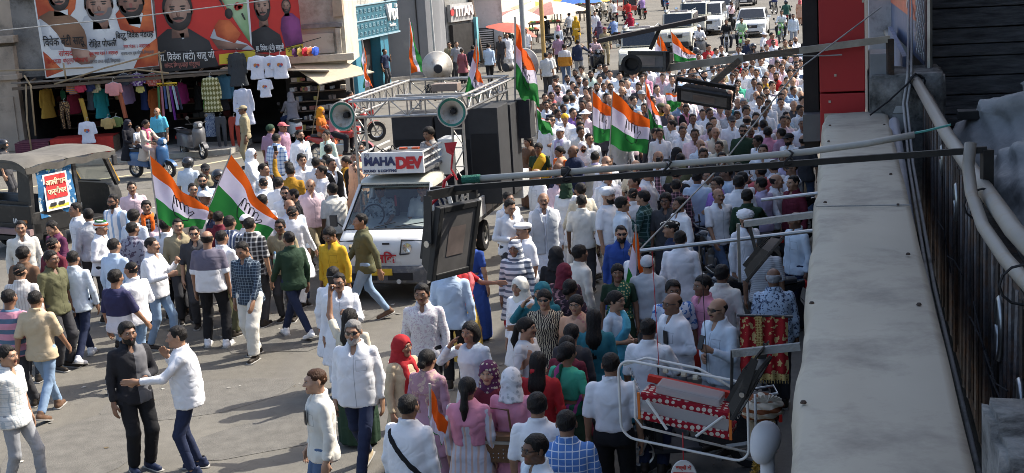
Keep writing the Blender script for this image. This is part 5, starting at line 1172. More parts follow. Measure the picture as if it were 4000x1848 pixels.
for t_,z_,sz in(('आलीशान',1.22,.13),('फर्नीचर',1.05,.13)):lettering('letters',t_,sz,mat('poster_cream',(.75,.68,.45),.6),Matrix.Translation((.688,.43,z_))@SX,rk_,extrude=.002,offset=.003)
lettering('letters','RE-START',.09,mat('poster_lime',(.4,.55,.2),.6),Matrix.Translation((.675,.45,1.47))@SX,rk_,extrude=.002,offset=.003)
for y in(.32,.5):MB().box((.694,y,.83),(.004,.12,.06)).build('printed_sofa',PLASTIC,rk_)
# ---- two-wheelers
def scooter(loc,rz,m1,label,group='two wheelers',m2=PLASTIC):
 r_=empty('scooter',loc,rz,label,'scooter',group)
 b=MB();loft_box(b,[(.85,.08,.48,.66,.04),(.7,.16,.36,.74,.08),(.35,.18,.34,.74,.08),(.1,.17,.32,.70,.08),(.02,.14,.30,.5,.05)]);b.build('body',m1,r_,smooth=50)
 b=MB();loft_box(b,[(.8,.1,.74,.80,.03),(.5,.15,.73,.82,.04),(.1,.14,.72,.80,.04),(.02,.08,.72,.77,.03)]);b.build('seat',mat('seat_black',(.02,.02,.022),.55),r_,smooth=50)
 MB().box((0,-.2,.29),(.36,.5,.06)).build('footboard',m2,r_,bevel=.015)
 b=MB();loft_box(b,[(-.36,.19,.3,.92,.1),(-.43,.21,.34,.96,.12),(-.50,.15,.42,.9,.12),(-.56,.06,.5,.8,.05)]);b.build('apron',m1,r_,smooth=50)
 b=MB();loft_box(b,[(-.36,.13,.94,1.06,.04),(-.44,.15,.92,1.1,.06),(-.53,.1,.94,1.06,.05)]);hd=b.build('headlamp_cowl',m1,r_,smooth=50);MB().lathe([(0,0),(.06,0),(.065,.02),(0,.03)],12,Matrix.Translation((0,-.53,1.0))@Matrix.Rotation(R(90),4,'X')).build('headlamp',LAMPW,hd)
 MB().tube([(-.34,-.3,1.05),(-.15,-.42,1.04),(.15,-.42,1.04),(.34,-.3,1.05)],.016,6).build('handlebar',BLACKM,r_)
 for s in(-1,1):m=MB().tube([(s*.22,-.4,1.05),(s*.3,-.38,1.2)],.007,5).build('mirror_stalk',BLACKM,r_);MB().lathe([(0,0),(.05,0),(.055,.015),(0,.02)],12,Matrix.Translation((s*.31,-.38,1.24))@Matrix.Rotation(R(90),4,'X')).build('mirror',PLASTIC,m)
 MB().tube([(-.06,-.45,.55),(-.06,-.58,.24),(.06,-.58,.24),(.06,-.45,.55)],.02,6).build('fork',STEEL,r_);b=MB();b.grid(lambda u,v:((v-.5)*.14,-.58-.27*math.cos(R(20+130*u)),.24+.27*math.sin(R(20+130*u))),10,2);b.build('mudguard',m1,r_,smooth=True)
 add_wheel(r_,(0,-.58,.23),.23,.09,5);add_wheel(r_,(0,.58,.23),.23,.1,5);MB().box((0,.88,.56),(.2,.04,.1)).build('tail_lamp',REDL,r_,bevel=.01);MB().tube([(.14,.3,.3),(.15,.75,.34)],.045,8).build('silencer',STEEL,r_,smooth=40);MB().tube([(-.12,.45,.8),(-.13,.85,.84),(.13,.85,.84),(.12,.45,.8)],.014,6).build('grab_rail',STEEL,r_)
 return r_
def motorbike(loc,rz,m1,label,group='two wheelers'):
 r_=empty('motorcycle',loc,rz,label,'motorcycle',group)
 b=MB();loft_box(b,[(.02,.08,.66,.84,.05),(-.12,.14,.68,.93,.1),(-.32,.15,.7,.96,.1),(-.45,.08,.74,.9,.06)]);b.build('tank',m1,r_,smooth=50)
 b=MB();loft_box(b,[(.78,.09,.78,.84,.03),(.45,.13,.76,.84,.04),(.0,.11,.74,.82,.04)]);b.build('seat',mat('seat_black',(.02,.02,.022),.55),r_,smooth=50);b=MB();loft_box(b,[(.9,.05,.72,.8,.03),(.6,.1,.58,.77,.05),(.15,.1,.5,.73,.05)]);b.build('side_cover',m1,r_,smooth=50)
 b=MB();b.box((0,-.1,.42),(.26,.36,.3)).box((0,-.16,.62),(.18,.2,.16),mat=Matrix.Rotation(R(20),4,'X'));b.build('engine',STEEL,r_,bevel=.03);MB().tube([(.12,-.3,.4),(.14,.0,.26),(.16,.7,.32)],.035,8).build('exhaust',CHROME,r_,smooth=40)
 for s in(-1,1):MB().tube([(s*.09,-.5,.86),(s*.09,-.72,.3)],.022,7).build('fork',STEEL,r_);MB().tube([(s*.1,.0,.4),(s*.1,.58,.3)],.02,6).build('swing_arm',STEEL,r_);mt=MB().tube([(s*.25,-.42,1.05),(s*.32,-.42,1.2)],.007,5).build('mirror_stalk',BLACKM,r_);MB().lathe([(0,0),(.05,0),(.055,.015),(0,.02)],10,Matrix.Translation((s*.33,-.42,1.23))@Matrix.Rotation(R(90),4,'X')).build('mirror',PLASTIC,mt)
 MB().tube([(-.36,-.3,1.02),(-.18,-.44,1.04),(.18,-.44,1.04),(.36,-.3,1.02)],.015,6).build('handlebar',BLACKM,r_);hd=MB().box((0,-.58,.92),(.2,.14,.22)).build('headlamp_cowl',m1,r_,bevel=.04);MB().box((0,-.655,.91),(.14,.01,.13)).build('headlamp',LAMPW,hd)
 for y in(-.72,.62):b=MB();b.grid(lambda u,v:((v-.5)*.13,y-.33*math.cos(R(30+120*u)),.3+.33*math.sin(R(30+120*u))),10,2);b.build('mudguard',m1,r_,smooth=True);add_wheel(r_,(0,y,.3),.3,.09,6)
 MB().box((0,.93,.72),(.16,.05,.1)).build('tail_lamp',REDL,r_,bevel=.01);return r_
# ---- cars
def car(kind,loc,rz,paint,label,group='cars in the street',police=False):
 r_=empty({'sedan':'sedan_car','suv':'sport_utility_car','jeep':'police_jeep'}[kind],loc,rz,label,'car',group)
 D={'sedan':dict(L=4.1,hw=.84,hood=.92,belt=.98,roof=1.48,h0=1.05,ws=(1.15,1.75),rear=(3.1,3.75)),'suv':dict(L=4.6,hw=.92,hood=1.08,belt=1.12,roof=1.74,h0=1.15,ws=(1.25,1.95),rear=(4.15,4.5)),'jeep':dict(L=4.1,hw=.80,hood=1.12,belt=1.15,roof=1.84,h0=1.1,ws=(1.28,1.52),rear=(3.95,4.05))}[kind]
 L_,hw,hood,belt,rf=D['L'],D['hw'],D['hood'],D['belt'],D['roof'];rd=.12 if kind!='jeep' else.05
 b=MB();loft_box(b,[(0,hw*.8,.36,hood-.22,rd),(.1,hw*.94,.30,hood-.1,rd),(.5,hw,.26,hood-.02,rd),(D['ws'][0],hw,.26,hood,rd),(D['ws'][0]+.2,hw,.26,belt,.06),(L_-.5,hw,.26,belt,.06),(L_-.1,hw*.95,.3,belt-.04,rd),(L_,hw*.85,.4,belt-.15,rd)]);b.build('body',paint,r_,smooth=40)
 tw=hw*(.80 if kind=='sedan' else.86 if kind=='suv' else.94)
 b=MB();w0,w1=D['ws'];q0,q1=D['rear']
 P=[(-hw*.95,w0,belt),(hw*.95,w0,belt),(hw*.95,q1,belt),(-hw*.95,q1,belt),(-tw,w1,rf),(tw,w1,rf),(tw,q0,rf),(-tw,q0,rf)]
 b.add(P,[(0,3,2,1),(4,5,6,7),(0,1,5,4),(1,2,6,5),(2,3,7,6),(3,0,4,7)]);b.build('cabin',paint,r_,bevel=.05,smooth=40)
 def inset(i0,i1,i2,i3,out,s=.86,sy=.8):c=sum((Vector(P[i])for i in(i0,i1,i2,i3)),Vector())/4;return[c+(Vector(P[i])-c)*s+Vector(out)for i in(i0,i1,i2,i3)]
 quad(inset(0,1,5,4,(0,-.035,.02),.9)).build('windscreen',GLASS,r_);quad(inset(2,3,7,6,(0,.035,.02),.84)).build('rear_window',GLASS,r_)
 for s,ids in((1,(1,2,6,5)),(-1,(3,0,4,7))):
  Q=inset(*ids,(s*.04,0,.0),.88)
  if s<0:Q=[Q[1],Q[0],Q[3],Q[2]]
  a,c,d_,e=Q;m0,m1=a.lerp(c,.47),e.lerp(d_,.45);m2,m3=a.lerp(c,.52),e.lerp(d_,.5)
  quad([a,m0,m1,e]).build('side_window',GLASS,r_);quad([m2,c,d_,m3]).build('side_window',GLASS,r_)
  hz=hood-.24;MB().box((s*hw*.66,.04,hz),(hw*.42,.12,.15 if kind!='jeep' else.2),rz=s*.25).build('headlight',LAMPW,r_,bevel=.03);MB().box((s*hw*.68,L_-.02,belt-.25),(hw*.3,.1,.18)).build('tail_light',REDL,r_,bevel=.02);MB().box((s*(hw+.1),w0+.25,belt+.06),(.2,.1,.13)).build('mirror',paint,r_,bevel=.03)
  MB().box((s*hw*.62,-.015,.42),(.2,.06,.1)).build('fog_lamp',PLASTIC,r_,bevel=.02)
 g=MB().box((0,.0,hood-.32),(hw*.85,.1,.17)).build('grille',PLASTIC,r_,bevel=.02);MB().box((0,-.055,hood-.3),(.12,.02,.08)).build('badge',CHROME,g);b=MB();loft_box(b,[(-.06,hw*.82,.3,.52,.05),(.12,hw*.97,.26,.52,.05)]);bm_=b.build('bumper',paint if kind!='jeep' else PLASTIC,r_,smooth=40);MB().box((0,-.07,.42),(.5,.02,.11)).build('number_plate',WHS,bm_);MB().box((0,-.062,.33),(hw*1.1,.02,.08)).build('air_intake',PLASTIC,bm_)
 rw=.31 if kind=='sedan' else.37
 for s in(-1,1):
  for y in(.75,L_-.8):add_wheel(r_,(s*(hw-.08),y,rw),rw,.2,5);MB().lathe([(rw*1.1,0),(rw*1.22,0),(rw*1.22,.02),(rw*1.1,.02)],20,Matrix.Translation((s*(hw-.005),y,rw))@Matrix.Rotation(R(90),4,'Y')).build('arch',PLASTIC,r_)
  MB().box((s*(hw+.012),L_*.45,belt-.16),(.02,.16,.03)).build('handle',CHROME if kind!='jeep' else PLASTIC,r_)
 if kind=='jeep':
  for s in(-1,1):MB().tube([(s*tw*.9,w1+.2,rf+.03),(s*tw*.9,w1+.2,rf+.12),(s*tw*.9,q0-.2,rf+.12),(s*tw*.9,q0-.2,rf+.03)],.018,6).build('roof_rail',STEEL,r_)
  if police:
   MB().box((0,w1+.5,rf+.08),(.9,.22,.1)).build('light_bar',mat('beacon',(.3,.28,.3),.2),r_,bevel=.02);MB().lathe([(0,0),(.09,0),(.1,.1),(.0,.12)],12,Matrix.Translation((-.1,w1+.35,rf+.2))@Matrix.Rotation(R(90),4,'X')).build('search_lamp',CHROME,r_);MB().lathe([(0,0),(.1,0),(.12,.06),(.0,.2)],12,Matrix.Translation((-.6,w1+.2,rf+.1))@Matrix.Rotation(R(90),4,'X')).build('siren',STEEL,r_)
 return r_
def gz(p):v=Vector(p);v.z=0;return v
car('sedan',gz((13.66,77.29,0.2)),SRZ,WPAINT,'white sedan car driving towards the crowd in the middle of the street')
car('jeep',gz((5.62,58.76,0.0)),SRZ+.05,CREAMP,'cream police jeep with roof lamps, nearest of the three jeeps','police jeeps',True)
car('jeep',gz((8.7,70.41,0.0)),SRZ,CREAMP,'cream jeep with a light bar, second of the three jeeps','police jeeps',True)
car('jeep',gz((10.93,80.85,0.0)),SRZ,CREAMP,'cream jeep farthest back of the three jeeps','police jeeps',True)
car('suv',gz((11.78,81.2,0.0)),SRZ,WPAINT,'white sport utility car with bright lamps beside the jeeps')
car('suv',gz((14.22,92.81,0.0)),SRZ,GREYP,'silver sport utility car behind the white one')
car('sedan',gz((16.65,104.85,0.0)),SRZ,DARKP,'dark hatchback car behind the standing man in pale pink')
car('sedan',gz((19.42,112.64,0.0)),SRZ,DARKP,'dark car far up the street behind the white sedan')
car('sedan',gz((8.28,121.71,0.0)),SRZ+math.pi,WPAINT,'white car parked by the stalls behind the dark pole')
REDPT=mat('red_paint',(.42,.03,.02),.3,coat=.5);BLUEPT=mat('blue_paint',(.03,.10,.23),.25,coat=.6);GREENPT=mat('green_paint',(.1,.3,.08),.3,coat=.5);BLKPT=mat('black_gloss',(.015,.015,.017),.2,coat=.6);GREYPT=mat('grey_gloss',(.12,.12,.125),.3,coat=.4);WHPT=mat('white_gloss',(.6,.6,.6),.3,coat=.4)
RID=[]
def ride(veh,y,z,*a,**k):RID.append((veh,y,z,a,k))
sc1=scooter(gz((-9.66,38.07,0.0)),R(62),BLUEPT,'blue scooter carrying a woman, a child and a veiled passenger',m2=PLASTIC)
sc2=scooter(gz((-9.31,41.75,0.0)),R(40),GREYPT,'grey scooter parked in front of the clothes shop')
sc3=scooter(gz((1.8,14.08,0.0)),SRZ+R(-78),BLKPT,'black scooter parked below the baby cradle')
lettering('letters','Activa',.09,WHITEL,Matrix.Translation((-.185,.45,.55))@Matrix.Rotation(R(-90),4,'Z')@Matrix.Rotation(R(90),4,'X'),sc3,extrude=.004)
mb1=motorbike(gz((2.08,15.65,0.0)),SRZ+R(-80),REDPT,'black and red motorcycle parked behind the black scooter')
mb2=motorbike(gz((3.1,18.83,0.0)),SRZ+R(-70),BLKPT,'black motorcycle parked behind the bird-shirt man')
mb3=motorbike(gz((3.36,21.95,0.0)),SRZ+R(-75),BLKPT,'black motorcycle parked beside the man in the white turban and kurta')
mb4=motorbike(gz((4.64,24.78,0.0)),SRZ+R(-60),BLKPT,'black motorcycle parked by the maroon shirted man')
rb=motorbike(gz((-4.6,38.53,0.0)),R(75),REDPT,'red motorcycle with an orange-scarfed pillion beside the horn speaker')
rb2=motorbike(gz((-4.62,42.75,0.0)),R(110),REDPT,'red motorcycle half hidden behind the left horn speaker')
sc4=scooter(gz((-6.59,43.64,0.0)),R(200),WHPT,'pale scooter carrying a veiled rider past the clothes shop')
FB='motorcycles farther up the street'
fb=[]
for i,(px,rz,m,lab,kind)in enumerate([((5.16,73.46,0.0),190,REDPT,'dark scooter with a red tail lamp near the police officer','s'),((6.15,76.51,0.0),195,BLKPT,'motorcycle ridden away by the man in a check shirt','m'),((7.35,79.7,0.0),190,BLKPT,'motorcycle of the rider in a red head scarf','m'),((8.87,97.54,0.0),190,REDPT,'motorcycle of the rider in a plain red shirt','m'),((7.99,98.59,0.0),190,BLKPT,'motorcycle of the rider in white','m'),((7.59,102.67,0.0),200,BLKPT,'motorcycle of the rider in cream beside the white car','m'),((10.4,102.95,0.0),190,BLKPT,'scooter of the rider in purple','s'),((13.41,114.16,0.0),185,BLUEPT,'scooter of the rider in bright blue far up the street','s'),
 ((10.87,68.02,0.0),-10,BLKPT,'black motorcycle facing the camera behind the crowd','m'),((11.72,68.69,0.0),-15,GREENPT,'green motorcycle beside the black one behind the crowd','m'),((14.49,72.86,0.0),-20,GREENPT,'pale green motorcycle at the right of the road','m'),((16.9,83.58,-0.0),170,BLKPT,'motorcycle ridden away at the right of the road','m'),((0.48,71.98,0.0),170,BLKPT,'dark scooter of the helmeted rider behind the horn speakers','s'),((4.08,61.1,0.0),10,BLKPT,'dark scooter among the first marchers','s'),((9.14,65.04,0.0),0,GREYPT,'grey scooter between the jeep and the crowd','s'),((3.1,78.22,0.0),120,BLKPT,'parked motorcycle at the market edge','m')]):
 fb.append((scooter if kind=='s' else motorbike)(gz(px),R(rz),m,lab,FB))
er=empty('electric_rickshaw',gz((9.92,109.78,0.0)),R(190),'red and black electric rickshaw seen from behind','rickshaw')
MB().box((0,0,.55),(1.1,1.9,.35)).build('body',REDPT,er,bevel=.05);MB().box((0,-.1,1.8),(1.15,2.1,.08)).build('roof',PLASTIC,er,bevel=.03);MB().box((0,.85,1.0),(1.0,.1,.5)).build('seat_back',PLASTIC,er,bevel=.03)
for x in(-.5,.5):
 for y in(-.9,.9):MB().bar((x,y,.6),(x,y,1.8),.05,.05).build('post',REDPT,er)
 add_wheel(er,(x,.6,.22),.22,.1)
add_wheel(er,(0,-1.0,.22),.22,.1)
def bicycle(loc,rz,label):
 r_=empty('bicycle',loc,rz,label,'bicycle','bicycles');
 for y in(-.5,.52):add_wheel(r_,(0,y,.33),.33,.035,12)
 b=MB();J_=dict(bb=(0,.05,.3),st=(0,.15,.82),hd=(0,-.35,.85),fr=(0,-.5,.33),rr=(0,.52,.33))
 for a,c in(('bb','st'),('bb','hd'),('st','hd'),('hd','fr'),('bb','rr'),('st','rr')):b.tube([J_[a],J_[c]],.015,6)
 b.build('frame',BLACKM,r_);MB().box((0,.17,.88),(.14,.24,.06)).build('saddle',RUBBER,r_,bevel=.02);MB().tube([(-.25,-.2,1.0),(0,-.38,.98),(.25,-.2,1.0)],.012,6).build('handlebar',STEEL,r_);return r_
bicycle(gz((4.37,78.12,0.0)),R(175),'bicycle held by the man in the light blue shirt near the stalls');bc2=bicycle(gz((19.22,99.15,0.0)),R(185),'bicycle ridden up the road at the top right')
# ---------------------------------------------------------------- banners with flat print
def flat(name,pts,m,parent,layer=0):
 y=-.004*layer;return MB().add([(p[0],p[1]+y,p[2])for p in pts],[tuple(range(len(pts)))]).build(name,m,parent,recalc=False)
def oval(name,c,rx,rz,m,parent,layer,t0=0,t1=360):
 n=20;pts=[(c[0]+rx*math.cos(R(t0+(t1-t0)*i/n)),c[1],c[2]+rz*math.sin(R(t0+(t1-t0)*i/n)))for i in range(n+(t1-t0<360))];return flat(name,pts,m,parent,layer)
def ink(n,c):return mat('ink_'+n,c,.55,var=.06,scale=2)
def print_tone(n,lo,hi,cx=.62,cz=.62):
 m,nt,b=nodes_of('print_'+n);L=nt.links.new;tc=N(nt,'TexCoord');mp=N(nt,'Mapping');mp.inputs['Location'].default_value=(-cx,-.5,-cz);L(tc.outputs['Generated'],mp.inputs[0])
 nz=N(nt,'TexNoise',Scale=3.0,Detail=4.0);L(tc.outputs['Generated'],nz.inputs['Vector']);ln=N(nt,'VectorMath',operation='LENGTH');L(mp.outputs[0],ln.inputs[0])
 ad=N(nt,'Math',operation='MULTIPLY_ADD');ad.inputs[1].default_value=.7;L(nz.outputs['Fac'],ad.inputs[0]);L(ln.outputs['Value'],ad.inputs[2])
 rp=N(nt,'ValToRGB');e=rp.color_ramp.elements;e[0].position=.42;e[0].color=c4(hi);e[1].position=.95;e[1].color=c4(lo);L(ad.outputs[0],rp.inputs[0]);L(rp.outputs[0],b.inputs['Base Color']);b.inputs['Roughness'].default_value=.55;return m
K=.0047
IK=dict(white=ink('white',(.62,.64,.64)),pale=ink('pale',(.52,.55,.57)),brown=ink('brown',(.20,.105,.06)),orange=ink('orange',(.58,.11,.03)),red=ink('red',(.52,.025,.02)),black=ink('black',(.014,.014,.016)),skin=ink('skin',(.36,.21,.15)),skin2=ink('skin2',(.27,.15,.11)),hair=ink('hair',(.018,.015,.014)),grey=ink('grey',(.16,.15,.15)),green=ink('green',(.22,.42,.18)),yellow=ink('yellow',(.62,.48,.04)),purple=ink('purple',(.20,.035,.16)),cream=ink('cream',(.6,.5,.3)),lips=ink('lips',(.32,.12,.1)),shade=ink('shade',(.19,.10,.075)),light=ink('light',(.42,.27,.2)))
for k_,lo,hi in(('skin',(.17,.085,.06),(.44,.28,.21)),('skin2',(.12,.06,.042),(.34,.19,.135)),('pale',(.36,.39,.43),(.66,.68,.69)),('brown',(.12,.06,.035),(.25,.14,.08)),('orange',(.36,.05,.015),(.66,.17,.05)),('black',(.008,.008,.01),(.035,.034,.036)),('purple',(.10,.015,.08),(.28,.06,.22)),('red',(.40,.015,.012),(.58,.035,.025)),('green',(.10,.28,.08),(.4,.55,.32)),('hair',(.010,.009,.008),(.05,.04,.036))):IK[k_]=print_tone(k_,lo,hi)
def face(c,rx,rz,parent,sk,layer,beard='black',cap=True):
 """printed portrait head: hair, face, beard, brows, eyes, nose, mouth"""
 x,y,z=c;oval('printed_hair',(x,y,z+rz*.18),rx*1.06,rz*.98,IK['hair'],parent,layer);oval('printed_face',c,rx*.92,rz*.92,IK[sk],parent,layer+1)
 flat('printed_neck',[(x-rx*.5,y,z-rz*.5),(x+rx*.5,y,z-rz*.5),(x+rx*.62,y,z-rz*1.35),(x-rx*.62,y,z-rz*1.35)],IK['skin2' if sk=='skin' else 'shade'],parent,layer-1)
 for s in(-1,1):oval('printed_ear',(x+s*rx*.95,y,z-rz*.02),rx*.12,rz*.16,IK['skin2'],parent,layer)
 oval('printed_cheek',(x-rx*.42,y,z-rz*.1),rx*.42,rz*.5,IK['skin2' if sk=='skin' else 'shade'],parent,layer+2,90,270);oval('printed_brow_light',(x+rx*.15,y,z+rz*.45),rx*.5,rz*.2,IK['light'],parent,layer+2)
 if beard:
  n=14;pts=[(x+rx*.95*math.cos(R(180+180*i/n)),y,z-rz*.1+rz*.88*math.sin(R(180+180*i/n)))for i in range(n+1)]+[(x+rx*.62*math.cos(R(360-180*i/n)),y,z-rz*.12+rz*.45*math.sin(R(360-180*i/n)))for i in range(n+1)]
  flat('printed_beard',pts,IK['hair' if beard=='black' else 'grey'],parent,layer+2);oval('printed_moustache',(x,y,z-rz*.36),rx*.4,rz*.07,IK['hair' if beard=='black' else 'grey'],parent,layer+3)
 oval('printed_mouth',(x,y,z-rz*.47),rx*.27,rz*.055,IK['lips'],parent,layer+4);oval('printed_nose',(x,y,z-rz*.14),rx*.13,rz*.17,IK['skin2' if sk=='skin' else 'lips'],parent,layer+3)
 for s in(-1,1):oval('printed_eye',(x+s*rx*.38,y,z+rz*.12),rx*.15,rz*.05,IK['hair'],parent,layer+3);oval('printed_brow',(x+s*rx*.38,y,z+rz*.25),rx*.22,rz*.04,IK['hair'],parent,layer+3)
def line(t,c,size,m,parent,layer=8,off=.008,w=None,**k):
 o=lettering('letters',t,size,m,Matrix.Identity(4),parent,extrude=.002,offset=off,**k);xs=[v.co.x for v in o.data.vertices]
 sx=w/(max(xs)-min(xs))if w else 1.0;o.data.transform(Matrix.Translation((c[0],c[1]-.004*layer,c[2]))@Matrix.Rotation(R(90),4,'X')@Matrix.Diagonal((sx,1,1,1)))
YB=43.0
b1=empty('banner',(0,0,0),0,'large white and orange banner with three printed men and Hindi names','banner')
flat('sheet',[(-13.91,43.0,5.55),(-10.36,43.0,5.33),(-10.37,43.0,2.69),(-12.1,43.0,2.61),(-13.83,43.0,2.52)],IK['white'],b1);flat('printed_background',[(-13.87,43.0,5.54),(-12.48,43.0,5.46),(-12.69,43.0,4.54),(-13.05,43.0,4.15),(-13.83,43.0,4.29)],IK['orange'],b1,1);flat('printed_background',[(-11.14,43.0,2.67),(-10.82,43.0,3.21),(-10.33,43.0,3.54),(-10.38,43.0,2.7)],IK['orange'],b1,1);flat('printed_background',[(-13.81,43.0,3.34),(-13.67,43.0,3.2),(-13.27,43.0,2.72),(-13.8,43.0,2.55)],IK['orange'],b1,1);flat('printed_background',[(-10.38,43.0,5.33),(-10.42,43.0,3.68),(-10.95,43.0,3.89),(-10.91,43.0,5.37)],IK['orange'],b1,1)
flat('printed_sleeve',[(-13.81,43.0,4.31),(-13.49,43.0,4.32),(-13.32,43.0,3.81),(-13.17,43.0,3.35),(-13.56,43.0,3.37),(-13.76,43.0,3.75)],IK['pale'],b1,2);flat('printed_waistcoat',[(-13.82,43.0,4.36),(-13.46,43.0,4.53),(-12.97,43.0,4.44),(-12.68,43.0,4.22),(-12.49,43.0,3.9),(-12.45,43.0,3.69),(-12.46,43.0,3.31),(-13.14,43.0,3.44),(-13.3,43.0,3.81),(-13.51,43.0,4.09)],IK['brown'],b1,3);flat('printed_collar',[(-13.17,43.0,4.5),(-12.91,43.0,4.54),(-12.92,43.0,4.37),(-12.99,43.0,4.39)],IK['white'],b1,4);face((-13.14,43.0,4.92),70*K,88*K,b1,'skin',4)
flat('printed_hand',[(-12.96,43.0,3.38),(-12.43,43.0,3.28),(-12.22,43.0,3.09),(-12.38,43.0,2.89),(-12.71,43.0,2.87),(-12.92,43.0,3.02)],IK['skin'],b1,3)
flat('printed_kurta',[(-12.67,43.0,3.91),(-12.44,43.0,4.3),(-12.16,43.0,4.37),(-11.87,43.0,3.74),(-11.66,43.0,4.2),(-11.38,43.0,4.05),(-11.34,43.0,3.24),(-12.56,43.0,3.31)],IK['pale'],b1,2);face((-11.97,43.0,4.58),88*K,108*K,b1,'skin',3,'grey')
flat('printed_shirt',[(-11.35,43.0,4.32),(-11.17,43.0,3.95),(-10.82,43.0,3.82),(-10.67,43.0,4.28),(-10.88,43.0,4.43)],IK['white'],b1,3);flat('printed_scarf',[(-11.5,43.0,4.31),(-11.33,43.0,4.48),(-11.12,43.0,3.97),(-10.81,43.0,3.86),(-10.61,43.0,4.41),(-10.42,43.0,4.33),(-10.39,43.0,3.75),(-10.97,43.0,3.7),(-11.41,43.0,3.85)],IK['orange'],b1,4);face((-11.01,43.0,4.61),84*K,100*K,b1,'skin2',4)
flat('printed_hand',[(-11.97,43.0,3.28),(-11.48,43.0,3.22),(-11.38,43.0,2.92),(-11.98,43.0,2.87)],IK['pale'],b1,2)
for(t,c,sz,m),w in zip((('िववेक बंटी साहू',(-13.15,43.0,3.59),.36,'black'),('रोिहत पोफली',(-11.98,43.0,3.45),.28,'black'),('िबट्टू िववेक मंडराह',(-11.0,43.0,3.65),.26,'black'),('सांसद',(-13.13,43.0,3.23),.24,'red'),('िछन्दवाड़ा  पांदुर्णा लोकसभा',(-13.11,43.0,3.01),.20,'red'),('पूर्व नगर मंडल 1 अध्यक्ष',(-11.99,43.0,3.17),.15,'red'),('भारतीय जनता पार्टी, िछन्दवाड़ा',(-11.97,43.0,2.93),.15,'grey'),('नगर मंडल 1 अध्यक्ष',(-10.97,43.0,3.32),.15,'red'),('भाजपा नगर युवा मोर्चा, िछन्दवाड़ा',(-10.97,43.0,3.12),.13,'grey')),(1.27,.84,1.13,.42,1.25,.87,.92,.80,1.0)):line(t,c,sz*.95,IK[m],b1,off=.004 if sz>.25 else.002,w=w)
b2=empty('banner',(0,0,0),0,'red banner with a printed bearded man in a black jacket','banner')
flat('sheet',[(-10.28,43.02,5.33),(-8.45,43.02,5.22),(-8.29,43.02,4.54),(-7.79,43.02,3.61),(-7.4,43.02,2.93),(-7.43,43.02,2.66),(-10.36,43.02,2.48)],IK['red'],b2);flat('printed_jacket',[(-10.35,43.02,3.52),(-10.01,43.02,3.77),(-9.35,43.02,3.75),(-8.78,43.02,3.35),(-8.56,43.02,2.57),(-10.31,43.02,2.48)],IK['black'],b2,2);flat('printed_collar',[(-9.66,43.02,3.62),(-9.51,43.02,3.63),(-9.52,43.02,3.47),(-9.58,43.02,3.44)],IK['white'],b2,3);face((-9.63,43.02,4.28),92*K,125*K,b2,'skin',4)
flat('printed_sleeve',[(-8.74,43.02,3.44),(-8.6,43.02,3.7),(-8.39,43.02,3.51),(-7.65,43.02,3.19),(-7.44,43.02,3.0),(-8.39,43.02,3.06)],IK['pale'],b2,2);flat('printed_vest',[(-8.59,43.02,3.75),(-8.42,43.02,3.96),(-8.1,43.02,3.92),(-7.8,43.02,3.5),(-8.01,43.02,3.22),(-8.54,43.02,3.47)],IK['orange'],b2,3);flat('printed_arms',[(-8.72,43.02,3.42),(-8.19,43.02,3.27),(-7.61,43.02,3.15),(-7.85,43.02,3.02),(-8.53,43.02,3.09)],IK['skin2'],b2,4);flat('printed_box',[(-8.52,43.02,2.92),(-7.42,43.02,2.99),(-7.44,43.02,2.67),(-8.54,43.02,2.62)],IK['yellow'],b2,3);oval('printed_hair',(-8.11,43.02,4.12),.12,.16,IK['hair'],b2,2)
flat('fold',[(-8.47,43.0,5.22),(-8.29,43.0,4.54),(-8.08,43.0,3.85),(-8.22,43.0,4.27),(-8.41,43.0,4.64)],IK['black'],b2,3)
for(t,c,sz,m),w in zip((('मा. िववेक (बंटी) साहू जी',(-9.5,43.0,2.92),.30,'white'),('सांसद िछन्दवाड़ा पांदुर्णा',(-9.66,43.0,2.68),.19,'lips'),('नगर युवा मोर्चा',(-8.0,43.0,2.74),.16,'black')),(1.7,1.08,.6)):line(t,c,sz,IK[m],b2,8,.003,w)
b2g=empty('banner',(0,0,0),0,'green and yellow banner with a printed rose, half covered by the red one','banner')
flat('sheet',[(-8.64,43.06,5.23),(-7.53,43.06,5.16),(-7.55,43.06,3.14),(-7.41,43.06,2.93),(-8.04,43.06,3.03)],IK['green'],b2g)
c=Vector((-7.81,43.04,4.32))
for k in range(9):t=k*2.4;oval('printed_petal',c+Vector((.07*math.cos(t)*(k/9+.4),0,.06*math.sin(t)*(k/9+.4))),.075,.06,IK['red'],b2g,2+k%3)
flat('printed_stem',[(-7.75,43.04,4.1),(-7.69,43.04,4.11),(-7.62,43.04,3.91),(-7.67,43.04,3.91)],IK['hair'],b2g,2)
b3=empty('banner',(0,0,0),0,'red banner with a bearded man in black and a man in a purple shirt','banner')
